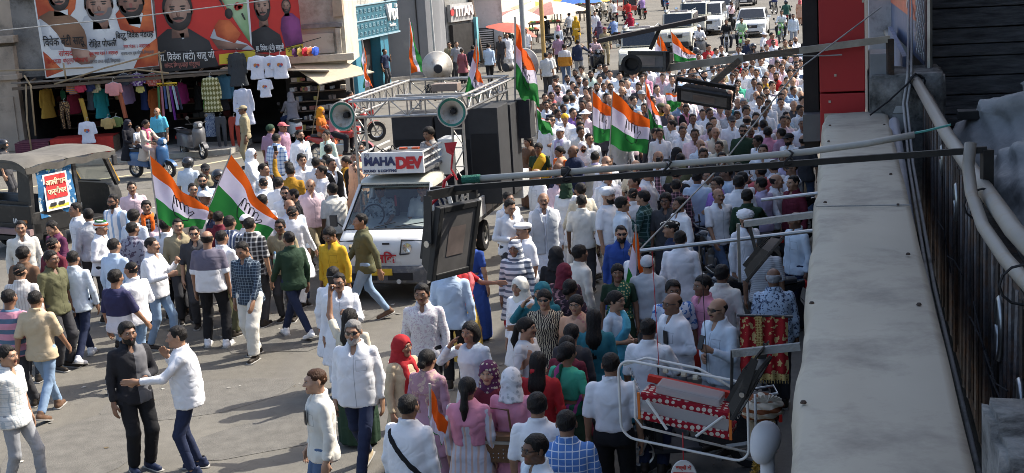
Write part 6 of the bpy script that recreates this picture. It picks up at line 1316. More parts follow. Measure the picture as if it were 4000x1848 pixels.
flat('sheet',[(-7.46,43.04,5.16),(-6.0,43.04,5.07),(-5.97,43.04,2.74),(-6.51,43.04,2.72),(-7.41,43.04,2.9),(-7.53,43.04,2.96)],IK['red'],b3);flat('edge_strip',[(-7.54,43.04,5.16),(-7.46,43.04,5.16),(-7.5,43.04,2.93),(-7.55,43.04,2.94)],IK['white'],b3,1);flat('printed_jacket',[(-7.49,43.04,3.52),(-7.06,43.04,3.72),(-6.63,43.04,3.4),(-6.53,43.04,2.9),(-7.41,43.04,2.9),(-7.51,43.04,3.0)],IK['black'],b3,2);face((-7.09,43.04,4.24),50*K,90*K,b3,'skin',3);flat('printed_shirt',[(-6.6,43.04,3.58),(-6.54,43.04,3.89),(-6.39,43.04,4.04),(-6.21,43.04,4.02),(-6.0,43.04,3.82),(-5.96,43.04,3.09),(-6.5,43.04,3.03)],IK['purple'],b3,2);face((-6.37,43.04,4.22),28*K,44*K,b3,'skin2',3);flat('printed_box',[(-6.5,43.04,3.0),(-5.96,43.04,3.09),(-5.97,43.04,2.75),(-6.51,43.04,2.73)],IK['yellow'],b3,3);line('मा. िववेक (बंटी) साहूजी',(-6.96,43.0,3.02),.22,IK['white'],b3,8,.002,.85);line('युवा साथी',(-6.22,43.0,2.96),.17,IK['black'],b3,8,.002,.45)
# ---- bamboo, wires, poles
sf=empty('bamboo_frame',(0,0,0),0,'crooked bamboo poles tied in front of the shop awning','poles')
for a in([(-14.37,42.7,2.67),(-14.21,42.7,2.35),(-14.26,42.7,0.84)],[(-14.39,42.8,2.39),(-14.49,42.8,1.3),(-14.47,42.8,0.21)],[(-15.11,42.8,2.85),(-13.75,42.8,2.8),(-12.3,42.8,2.78)],[(-13.5,42.7,2.35),(-11.91,42.7,2.75),(-10.05,42.7,3.13)],[(-10.28,42.8,3.14),(-10.25,42.8,2.14)],[(-12.59,42.75,2.47),(-11.02,42.75,2.64),(-10.04,42.75,2.47)],[(-13.18,42.8,2.96),(-13.16,42.8,2.46)]):MB().tube(a,.028,6).build('pole',BAMBOO,sf,smooth=True)
hl=empty('hanging_line',(0,0,0),0,'sagging line the shop garments hang from','line');MB().tube([(-10.22,42.65,3.13),(-9.14,42.65,3.08),(-7.96,42.65,3.07),(-7.34,42.65,2.97),(-6.8,42.65,2.9),(-6.19,42.65,3.08),(-5.36,42.65,3.26)],.012,5).build('line',RUBBER,hl)
ow=empty('overhead_wire',(0,0,0),0,'long pale cable crossing in front of the banners','wire');MB().tube([(-10.74,30.0,4.46),(-10.48,30.0,4.48),(-9.68,30.0,4.51),(-8.57,30.0,4.55),(-7.29,30.0,4.61),(-6.34,30.0,4.67),(-5.7,30.0,4.71),(-4.95,30.0,4.76),(-4.58,30.0,4.79)],.013,5).build('cable',CONC2,ow)
def post(label,pts,r,m,cat='pole',name='street_pole',bands=None):
 t=empty(name,pts[0],0,label,cat);base=Vector(pts[0]);MB().tube([Vector(p)-base for p in pts],r,10).build('shaft',m,t,smooth=40)
 if bands:
  for z0 in bands:MB().lathe([(r+.004,z0),(r+.004,z0+.28)],12).build('band',mat('band_yellow',(.5,.32,.05),.7,dirt=((.2,.15,.1),.5,5)),t)
 return t
post('dark iron pole with worn yellow bands in mid street',[(4.01,63.56,0),(4.0,63.5,7)],.11,BLKP,bands=(.3,.95,1.6,2.3));post('mustard yellow pole beside the market',[(1.67,55.0,0),(1.66,55,7)],.085,mat('yellow_pole',(.42,.27,.09),.6,var=.15));post('plain grey pole beside the mustard yellow one',[(.95,57.5,0),(.95,57.5,7)],.10,mat('grey_pole',(.26,.28,.29),.6));post('thin pale pole before the watch shop',[(-2.9,62.5,0),(-2.95,62.5,7)],.05,mat('pale_pole',(.42,.43,.42),.6));post('leaning dark timber pole by the gate',[(-.95,71.5,0),(-1.75,71.5,6.5)],.12,WOOD)
sp_=post('slim post carrying the blue road sign',[(.1,74,0),(.0,74,5)],.05,STEEL,'sign','road_sign');MB().box((-.1,-.08,3.55),(.95,.04,.6)).build('sign_plate',mat('sign_blue',(.02,.12,.42),.5),sp_,bevel=.01);lettering('letters','Cross Road',.19,WHITEL,Matrix.Translation((-.1,-.105,3.42))@FX,sp_,extrude=.002,offset=.003)
# ---- market umbrellas and stalls
def umbrella(loc,r,h,cols,label,tilt=0.0):
 t=empty('market_umbrella',loc,0,label,'umbrella','market umbrellas');n=8
 for i in range(n):
  a0,a1=2*math.pi*i/n,2*math.pi*(i+1)/n;M=Matrix.Rotation(tilt,4,'Y')
  MB().grid(lambda u,v:M@Vector((r*u*math.cos(a0+(a1-a0)*v),r*u*math.sin(a0+(a1-a0)*v),h-.32*r*u**1.6-.05*u*math.sin(math.pi*v))),5,3).build('canopy_panel',mat('umb_'+cols[i%len(cols)],{'w':(.6,.58,.5),'p':(.45,.22,.18),'g':(.45,.5,.42),'c':(.6,.48,.3),'y':(.6,.42,.06),'b':(.05,.15,.45),'r':(.42,.1,.07)}[cols[i%len(cols)]],.85),t,smooth=True)
 MB().tube([(0,0,0),(0,0,h)],.025,6).build('shaft',WOOD,t);return t
umbrella(gz((0.85,75.45,2.0)),1.5,2.4,'pwgg','market umbrella with red and pale panels beside the road sign',.1);umbrella(gz((3.06,78.0,2.0)),1.9,2.6,'cpwc','large cream and pink market umbrella beyond the poles',-.05);umbrella(gz((1.91,82.4,2.0)),1.4,2.5,'ycw','cream and yellow umbrella between the two larger ones',.1);umbrella(gz((5.18,91.43,2.0)),2.0,2.6,'byb','blue and yellow umbrella at the top of the market');umbrella(gz((0.2,70.52,1.9)),1.3,2.0,'rr','sagging brick red awning umbrella by the gate',.25)
def stall(loc,rz,label,cols):
 t=empty('market_stall',loc,rz,label,'stall','market stalls');MB().box((0,0,.75),(2.0,1.1,.1)).build('table',WOOD,t)
 for x in(-.9,.9):
  for y in(-.45,.45):MB().box((x,y,.35),(.07,.07,.7)).build('leg',WOOD,t)
 for i in range(14):
  c=cols[i%len(cols)];MB().lathe([(0,.12),(.1,.1),(.16,.03),(.17,0)],10,Matrix.Translation((-.8+(i%7)*.27,-.28+.5*(i//7),.8))).build('produce_heap',mat('produce_%d'%(i%len(cols)),c,.7,var=.3,scale=20,bump=.8,bscale=40),t,smooth=True)
 return t
PC=[(.08,.22,.05),(.5,.08,.04),(.55,.38,.05),(.12,.3,.08),(.5,.25,.1)]
stall(gz((2.94,91.7,0.0)),R(10),'produce stall beside the mustard yellow pole',PC);stall(gz((5.33,105.45,0.0)),R(15),'produce stall beneath the cream and pink umbrella',PC[::-1]);stall(gz((1.31,84.29,0.0)),R(5),'produce stall in front of the pale umbrella',PC[1:]+PC[:1]);stall(gz((7.47,117.79,0.0)),R(15),'stall of bright goods near the parked white car',[(.5,.4,.03),(.05,.1,.4),(.5,.05,.05)])
fc=empty('plastic_chair',gz((0.39,75.64,0.0)),R(40),'bright blue plastic chair near the stalls','chair');BLC=mat('chair_blue',(.03,.25,.5),.5)
MB().box((0,0,.44),(.46,.46,.04)).build('seat',BLC,fc,bevel=.015);MB().box((0,.22,.7),(.46,.04,.5)).build('backrest',BLC,fc,bevel=.015)
for x in(-.2,.2):
 for y in(-.2,.2):MB().box((x,y,.22),(.04,.04,.44)).build('leg',BLC,fc)
# ---- garments hung in the shop
GP=('stand','down','down',0,0,0)
def garment(px,kind,col,label,s=1.0,rz=0.0,thin=.45,cat='garment',name=None):
 top=kind in('te','bl','km','sl','ss');pm=person_meshes(GP,kind if top else None,None if top else kind,'f' if kind in('bl','km')else 'm','mid');me=pm['top' if top else 'bot'];zt=1.45 if top else 1.03
 nm=name or{'te':'tee_shirt','bl':'blouse','km':'long_dress','sl':'shirt','jn':'trousers','sr':'skirt'}[kind]
 t=empty(nm,Vector(px)-Vector((0,0,zt*s)),rz,label,cat,'garments hung out at the clothes shop');t.scale=(s,s*thin,s)
 o=bpy.data.objects.new('cloth',me);link(o,t);recol(o,col);
 MB().tube([(-.16,0,zt-.06),(0,0,zt+.0),(.16,0,zt-.06)],.012,5).tube([(0,0,zt),(0,0,zt+.08),(.03,0,zt+.12),(.05,0,zt+.08)],.007,5).build('hanger',STEEL,t);return t,o
def print_patch(t,z,cols):
 for i,c in enumerate(cols):MB().lathe([(0,0),(.05-.008*i,0),(.04,.004),(0,.005)],9,Matrix.Translation((-.03+.035*i,-.17,z-.03*(i%2)))@Matrix.Rotation(R(90),4,'X')).build('printed_patch',mat('patch_%d'%i,c,.8),t)
F_=fabric
for px,kind,col,lab,s in[((-13.11,43.2,2.31),'bl',F_('f_orangestripe','hstripe',(.42,.17,.04),(.12,.12,.2),.06),'short blouse striped in orange and grey, first in the row',.9),((-12.85,43.1,2.3),'bl',(.45,.04,.08),'small crimson blouse next to the striped one',.75),((-12.61,43.2,2.32),'bl',(.03,.04,.1),'small navy blouse beside the cream one',.8),((-12.47,43.3,2.27),'bl',F_('f_creamprint','print',(.5,.45,.3),(.3,.3,.12),.04),'cream printed blouse beside the navy one',.8),((-11.79,42.9,2.3),'bl',(.62,.27,.26),'plain pink blouse hanging in the middle',1.15),((-11.49,43.1,2.53),'bl',(.05,.055,.07),'charcoal blouse hanging high beside the purple print',1.0),((-11.1,43.1,2.52),'bl',F_('f_purpleprint','print',(.12,.05,.2),(.5,.45,.5),.045),'purple printed blouse hanging high',1.1),((-10.64,43.1,2.49),'bl',F_('f_reddots','dots',(.36,.07,.05),(.5,.35,.3),.04),'brick red dotted blouse hanging high by the bamboo',1.1),((-11.07,43.2,2.11),'bl',(.5,.45,.15),'little yellow blouse under the purple one',.6),
 ((-12.11,43.0,1.22),'bl',(.42,.3,.12),'mustard blouse on the red counter',.95),((-11.91,43.2,1.22),'bl',(.16,.22,.08),'dull green blouse behind the mustard one',.9),((-8.87,43.0,2.27),'km',F_('f_diamond','diamond',(.16,.15,.05),(.55,.52,.3),.085),'long kurti in a yellow and brown diamond print',1.15),((-8.53,43.3,2.28),'sl',(.06,.16,.24),'teal blue long sleeved shirt beside the diamond kurti',1.15),((-7.98,42.9,2.96),'km',(.05,.055,.06),'charcoal sleeveless dress hanging at the shop corner',1.1),((-7.89,42.8,1.88),'km',(.6,.62,.72),'long white dress below the charcoal one',1.2),((-8.74,43.4,2.3),'km',(.02,.02,.025),'black long dress behind the diamond kurti',1.2),
 ((-8.66,42.9,1.05),'jn',(.07,.07,.075),'grey jeans on the front rack',1.0),((-8.24,42.85,1.03),'jn',(.35,.06,.04),'rust red trousers on the front rack',1.0),((-9.0,43.1,1.17),'sr',F_('f_bluewave','dye',(.03,.06,.16),(.4,.45,.5),.12),'long skirt with blue and white wave print',.75),((-13.43,43.2,1.77),'jn',F_('f_leopard','animal',(.36,.22,.1),(.05,.03,.02),.05),'leopard print trousers on a mannequin stand',.9)]:garment(px,kind,col,lab,s,random.uniform(-.2,.2))
for px,lab,s in[((-7.34,42.6,2.85),'white tee-shirt with a blue badge, first on the line',1.15),((-6.94,42.6,2.82),'white tee-shirt second on the line, behind its neighbours',1.05),((-6.62,42.5,2.83),'white tee-shirt with a bright print, last on the line',1.15),((-7.15,42.55,2.14),'white tee-shirt hanging below the others on the line',.9),((-12.73,42.9,1.16),'white tee-shirt with a blue badge standing on the red counter',1.1)]:
 t,o=garment(px,'te',(.66,.68,.76),lab,s);print_patch(t,1.2,[(.5,.18,.05),(.1,.2,.4),(.45,.08,.08)])
for i,(c,lab)in enumerate([((.12,.04,.12),'plum'),((.42,.3,.08),'gold'),((.5,.03,.05),'scarlet'),((.6,.18,.08),'coral'),((.03,.08,.4),'cobalt')]):garment(Vector((-6.2,43.0,3.01))+Vector((.15*i,0,-.02)),'bl',c,lab+' blouse bunched by the yellow printed box',.75,R(60))
for i,(cn_,c)in enumerate([('ochre',(.36,.22,.04)),('bottle green',(.02,.1,.05)),('wine red',(.2,.02,.04)),('slate',(.12,.14,.17)),('turquoise',(.03,.3,.32)),('tan',(.35,.22,.12)),('lilac',(.35,.26,.45)),('ink blue',(.03,.05,.16)),('rust',(.35,.1,.03)),('ivory',(.5,.47,.38)),('magenta',(.4,.04,.2)),('jet black',(.015,.015,.015)),('leaf green',(.12,.28,.06)),('silver grey',(.33,.33,.35))]):garment((-14.2+i*.42,44.0+.3*(i%2),2.15-.1*(i%3)),('km','bl','sl','km')[i%4],c,cn_+' garment on the inner row of the clothes shop',1.0-.15*(i%2),R(50)*(-1)**i)
yh=empty('scarf_hanger',(-10.19,43.0,2.15),0,'yellow ring hanger with a row of scarves','hanger');MB().box((0,0,0),(.62,.05,.04)).build('bar',YEL,yh,bevel=.01)
for i,c in enumerate([(.08,.2,.08),(.4,.16,.2),(.06,.1,.24),(.3,.27,.22),(.14,.03,.2),(.4,.5,.55),(.05,.05,.08)]):
 MB().tube([(-.27+.09*i+.035*math.cos(q),0,-.05+.035*math.sin(q))for q in np.linspace(0,6.28,9)],.006,4).build('ring',YEL,yh)
 sc_=MB().grid(lambda u,v:(-.27+.09*i+.07*(u-.5)+.16*v*(i-2)/6,.02*math.sin(u*6+i),-.08-(.85+.2*math.sin(i*2))*v),4,8).build('scarf',CLOTH,yh,smooth=True);sc_.color=c4(c)
for px,c,lab in(((-11.64,42.9,1.98),(.32,.1,.05),'rust brown scarf hanging beside the pink blouse'),((-12.88,43.1,1.84),(.4,.25,.05),'mustard scarf hanging over the counter')):
 t=empty('scarf',px,0,lab,'scarf');o=MB().grid(lambda u,v:(-.07+.14*u+.12*v,.03*math.sin(u*7+v*3),-.8*v),6,8).build('cloth',CLOTH,t,smooth=True);o.color=c4(c)
# ---- flags
FO,FW,FG_=(.68,.11,.012),(.66,.62,.74),(.028,.20,.045)
def flag_mat(name,c):
 m=fabric(name,'plain',c,fold=.15,trans=.35);return m
FM=[flag_mat('flag_saffron',FO),flag_mat('flag_white',FW),flag_mat('flag_green',FG_)];FINK=mat('flag_ink',(.02,.02,.03),.7)
def flag(label,C4,pole,bands=(.3,.66),amp=.06,waves=2.2,emblem=True,sag=.0,pr=.012):
 """C4: hoist top, fly top, hoist bottom, fly bottom (world points)"""
 A_,B_,C_,D_=[Vector(p)for p in C4];base=Vector(pole[-1]);t=empty('flag',base,0,label,'flag','party flags carried above the crowd')
 W_=(B_-A_).length
 def S_(u,v):
  p=A_.lerp(B_,u).lerp(C_.lerp(D_,u),v);f=(math.sin(u*math.pi*waves+v*2.2)*amp+math.sin(u*10-v*4.5)*amp*.55+math.sin(u*19+v*7)*amp*.22)*min(1,u*2.5)
  return p+Vector((.35*f,1.2*f,-(.05+sag)*math.sin(math.pi*u)*W_+.25*f))-base
 MB().grid(S_,30,27,lambda u,v:0 if v<bands[0]else 1 if v<bands[1]else 2).build('cloth',FM,t,smooth=True,recalc=False)
 MB().tube([Vector(p)-base for p in pole],pr,7).build('pole',mat('flag_pole',(.36,.34,.31),.5),t);
 if emblem:
  L_=[[(.40,.35),(.37,.58),(.42,.74),(.55,.80),(.68,.74),(.72,.58)],[(.72,.58),(.79,.46),(.77,.40),(.70,.49)]]+[[(.41+.078*i,.5),(.405+.08*i,.27+.03*abs(i-1.5)),(.44+.08*i,.235+.03*abs(i-1.5)),(.47+.08*i,.28+.03*abs(i-1.5)),(.475+.078*i,.5)]for i in range(4)]
  b=MB()
  for l in L_:
   P=[S_(*p)+Vector((0,-.012,0))for p in l]
   Q_=[]
   for i in range(len(l)-1):
    for k in range(5):Q_.append(S_(l[i][0]+(l[i+1][0]-l[i][0])*k/5,l[i][1]+(l[i+1][1]-l[i][1])*k/5)+Vector((0,-.012,0)))
   b.tube(Q_+[P[-1]],max(.005,W_*.006),4,cap=False)
  b.build('hand_emblem',FINK,t)
 return t
def tip(p,d=.1):return(p[0],p[1],p[2]+d)
f1=[(-5.61,22.0,2.69),(-4.78,22.0,1.79),(-5.59,22.0,1.67),(-4.9,22.0,1.45)];flag('tricolour party flag held by the man in blue jeans on the left',f1,[tip(f1[0],.07),f1[0],f1[2],*[(-5.58,22.0,0.96)]],amp=.05)
f2=[(-4.45,22.6,2.54),(-3.78,22.6,1.42),(-4.9,22.6,1.66),(-4.02,22.6,1.08)];flag('tall tricolour flag with its tip tied, right of the left flag',f2,[tip(f2[0]),f2[0],*[(-5.06,22.6,1.4),(-5.18,22.6,1.2)]],bands=(.24,.56),amp=.05)
f3=[(1.86,29.5,2.51),(2.24,29.5,2.13),(1.83,29.5,1.42),(2.2,29.5,1.44)];flag('upright flag left of the twin flags in the crowd',f3,[tip(f3[0],.05),f3[0],f3[2],*[(1.82,29.5,1.08)]],bands=(.31,.66),amp=.03)
f4=[(2.25,29.0,2.54),(2.99,29.0,1.88),(2.15,29.0,1.43),(2.91,29.0,1.18)];flag('wide flag with its saffron edge folded over, centre of the crowd',f4,[tip(f4[0],.05),f4[0],f4[2],*[(2.13,29.0,1.12)]],bands=(.28,.64),amp=.06)
f5=[(3.12,31.0,2.52),(3.35,31.0,1.88),(3.19,31.0,1.45),(3.54,31.0,1.06)];flag('narrow drooping flag right of the wide flag in the crowd',f5,[tip(f5[0],.05),f5[0],f5[2],*[(3.27,31.0,0.92)]],bands=(.28,.56),amp=.07)
f6=[(4.49,40.0,2.92),(4.88,40.0,2.2),(4.3,40.0,2.34),(4.61,40.0,2.04)];flag('small flag before the nearest police jeep, on the left',f6,[tip(f6[0],.05),f6[0],*[(4.61,40.0,1.58)]],bands=(.4,.85),amp=.06,emblem=False)
f7=[(4.82,40.0,2.98),(5.48,40.0,2.29),(4.89,40.0,2.06),(5.51,40.0,2.11)];flag('flag with a hand emblem before the nearest police jeep',f7,[tip(f7[0],.05),f7[0],f7[2],*[(4.92,40.0,1.56)]],bands=(.35,.68),amp=.06)
f8=[(0.31,27.0,4.17),(0.55,27.0,3.44),(0.23,27.0,2.89),(0.68,27.0,2.5)];flag('largest flag, flying from the truck frame beside the horn',f8,[tip(f8[0],.08),f8[0],f8[2],*[(0.22,27.0,2.55)]],bands=(.34,.60),amp=.10,pr=.018)
f9=[(-0.43,25.5,3.92),(-0.37,25.5,3.2),(-0.69,25.5,3.02),(-0.45,25.5,2.86)];flag('flag drooping on the front truck frame between the horns',f9,[tip(f9[0],.05),f9[0],*[(-0.48,25.5,2.88)]],bands=(.3,.66),amp=.08)
f10=[(-1.79,28.5,4.23),(-1.84,28.5,3.17),(-1.75,28.5,4.19),(-1.57,28.5,3.19)];flag('flag hanging down in front of the grey tower',f10,[tip(f10[0],.05),f10[0],*[(-1.86,28.5,2.84)]],bands=(.4,.68),amp=.05,emblem=False)
f11=[(-2.71,28.0,3.9),(-2.59,28.0,2.98),(-2.72,28.0,3.86),(-2.77,28.0,2.98)];flag('limp flag hanging in front of the blue shop doorway',f11,[tip(f11[0],.05),f11[0],*[(-2.62,28.0,2.63)]],bands=(.45,.85),amp=.07,emblem=False)
f12=[(-0.85,12.6,1.56),(-0.71,12.6,1.2),(-0.89,12.6,1.27),(-0.78,12.6,0.97)];flag('small furled saffron flag in front of the mauve kurti woman',f12,[tip(f12[0],.03),f12[0],*[(-0.87,12.6,1.14),(-0.8,12.6,0.75)]],bands=(.62,.95),amp=.03,emblem=False)
f13=[(1.58,17.6,1.95),(1.67,17.6,1.32),(1.41,17.6,1.16),(1.71,17.6,0.76)];flag('flag standing in the shade among the women',f13,[tip(f13[0],.03),f13[0],*[(1.57,17.6,0.57)]],bands=(.3,.68),amp=.05)
f14=[(0.63,27.6,2.46),(0.83,27.6,2.14),(0.65,27.6,1.99),(0.93,27.6,1.86)];flag('second flag behind the truck with only its green part showing',f14,[tip(f14[0],.05),f14[0],*[(0.62,27.6,1.81)]],bands=(.05,.12),amp=.06,emblem=False)
f15=[(3.79,33.0,2.0),(4.19,33.0,1.94),(3.86,33.0,1.54),(4.14,33.0,1.66)];flag('flag half hidden under the flat lamp',f15,[tip(f15[0],.05),f15[0],*[(3.88,33.0,1.32)]],bands=(.1,.4),amp=.05,emblem=False)
# ---- road wear: tar patches, litter
for i,(px,w,l,rz)in enumerate([((-4.27,17.65,0.0),1.5,.9,.3),((-5.3,15.91,0.0),.9,1.6,-.2),((-3.04,16.04,0.0),1.2,.7,.5),((-3.5,21.5,0.0),1.4,2.2,.1),((-9.07,36.73,0.0),2.5,.6,.2)]):
 n=14;pts=[Vector((w*math.cos(2*math.pi*k/n)*random.uniform(.75,1),l*math.sin(2*math.pi*k/n)*random.uniform(.75,1),0))for k in range(n)]
 plain('road_patch',MB().add([Matrix.Rotation(rz,3,'Z')@p+Vector(px)+Vector((0,0,.004+.0005*i))for p in pts],[tuple(range(n))],0),mat('tar_patch',(.128,.12,.105),.9,var=.2,scale=5,bump=.4,bscale=60))
b=MB()
for i in range(420):
 x,y=random.uniform(-9,4),random.uniform(12,42);s=random.uniform(.012,.05);t=random.uniform(0,6.28);c,d_=math.cos(t)*s,math.sin(t)*s
 b.add([(x+c,y+d_,.008),(x-d_,y+c,.012),(x-c,y-d_,.008),(x+d_,y-c,.014)],[(0,1,2,3)],random.choice((0,0,1,2)))
tag(b.build('litter',[mat('litter_paper',(.5,.48,.43),.9),mat('litter_leaf',(.12,.09,.05),.9),mat('litter_grit',(.2,.19,.17),.9)],recalc=False),'small scraps of paper and leaves on the road','litter',kind='stuff')
CO=dict(beige=(.52,.42,.28),black=(.016,.016,.018),brown=(.14,.08,.05),char=(.05,.05,.055),cream=(.6,.55,.44),denim=(.09,.14,.24),dkgreen=(.025,.05,.03),gold=(.5,.34,.08),green=(.06,.38,.25),grey=(.3,.31,.33),khaki=(.32,.27,.17),lav=(.52,.46,.66),ltblue=(.45,.56,.7),ltdenim=(.24,.34,.48),ltgrey=(.48,.5,.52),ltpink=(.7,.52,.56),maroon=(.13,.02,.035),mauve=(.36,.22,.3),mustard=(.36,.19,.02),navy=(.022,.03,.065),offw=(.66,.64,.58),olive=(.11,.11,.06),orange=(.75,.14,.02),paleblue=(.58,.66,.74),palegreen=(.55,.68,.56),peach=(.65,.38,.25),pink=(.62,.26,.36),purple=(.26,.15,.46),red=(.38,.025,.03),rose=(.3,.1,.12),royal=(.03,.07,.27),salmon=(.58,.13,.14),sky=(.1,.42,.58),teal=(.03,.16,.2),white=(.74,.75,.78),yellow=(.62,.36,.03))
POSES=['stand,down,down','walk,down,fwd','walk,back,fwd','step,down,back','walk,down,down2','stand,fwd,down,.12,.0,.3','stand,belly,belly,.06','stand,down,belly','step,pole,pole2','stand,down,fwd','apart,down,down','step,fwd,down,.08,.0,.35','stand,up,down','stand,fwd,down','stand,chin,down','step,down,fwd','stand,down2,belly','walk2,fwd,down','step,down,down,.06,.0,.4','step,phone,down','walk,down,down','stand,belly,down','apart,reach,chin,.05','stand,down,down2','step,reach,down','step,down,down','stand,down,ear','stand,down,chin','stand,belly,belly','stand,down,chest','stand,belly,chest','stand,phone,belly','stand,hip,down','step,belly,down','stand,phone,belly,.05,.0,.3','stand,chest,down','stand,down,reach','stand,ear,down','stand,reach,down','stand,cross,cross','stand,hip,hip','walk2,fwd,down,.04,-.3,.1','walk,down,fwd,.04,.25,.0','stand,down2,down','walk,fwd,back','step,down,down2','walk2,back,fwd','walk2,fwd,back','stand,belly,chin']
GROUPS=['people gathered on the road by the rickshaw','people standing beside the truck','people in the foreground of the road','people standing in the shade of the building','marchers filling the road behind the flags','people along the far side of the street']
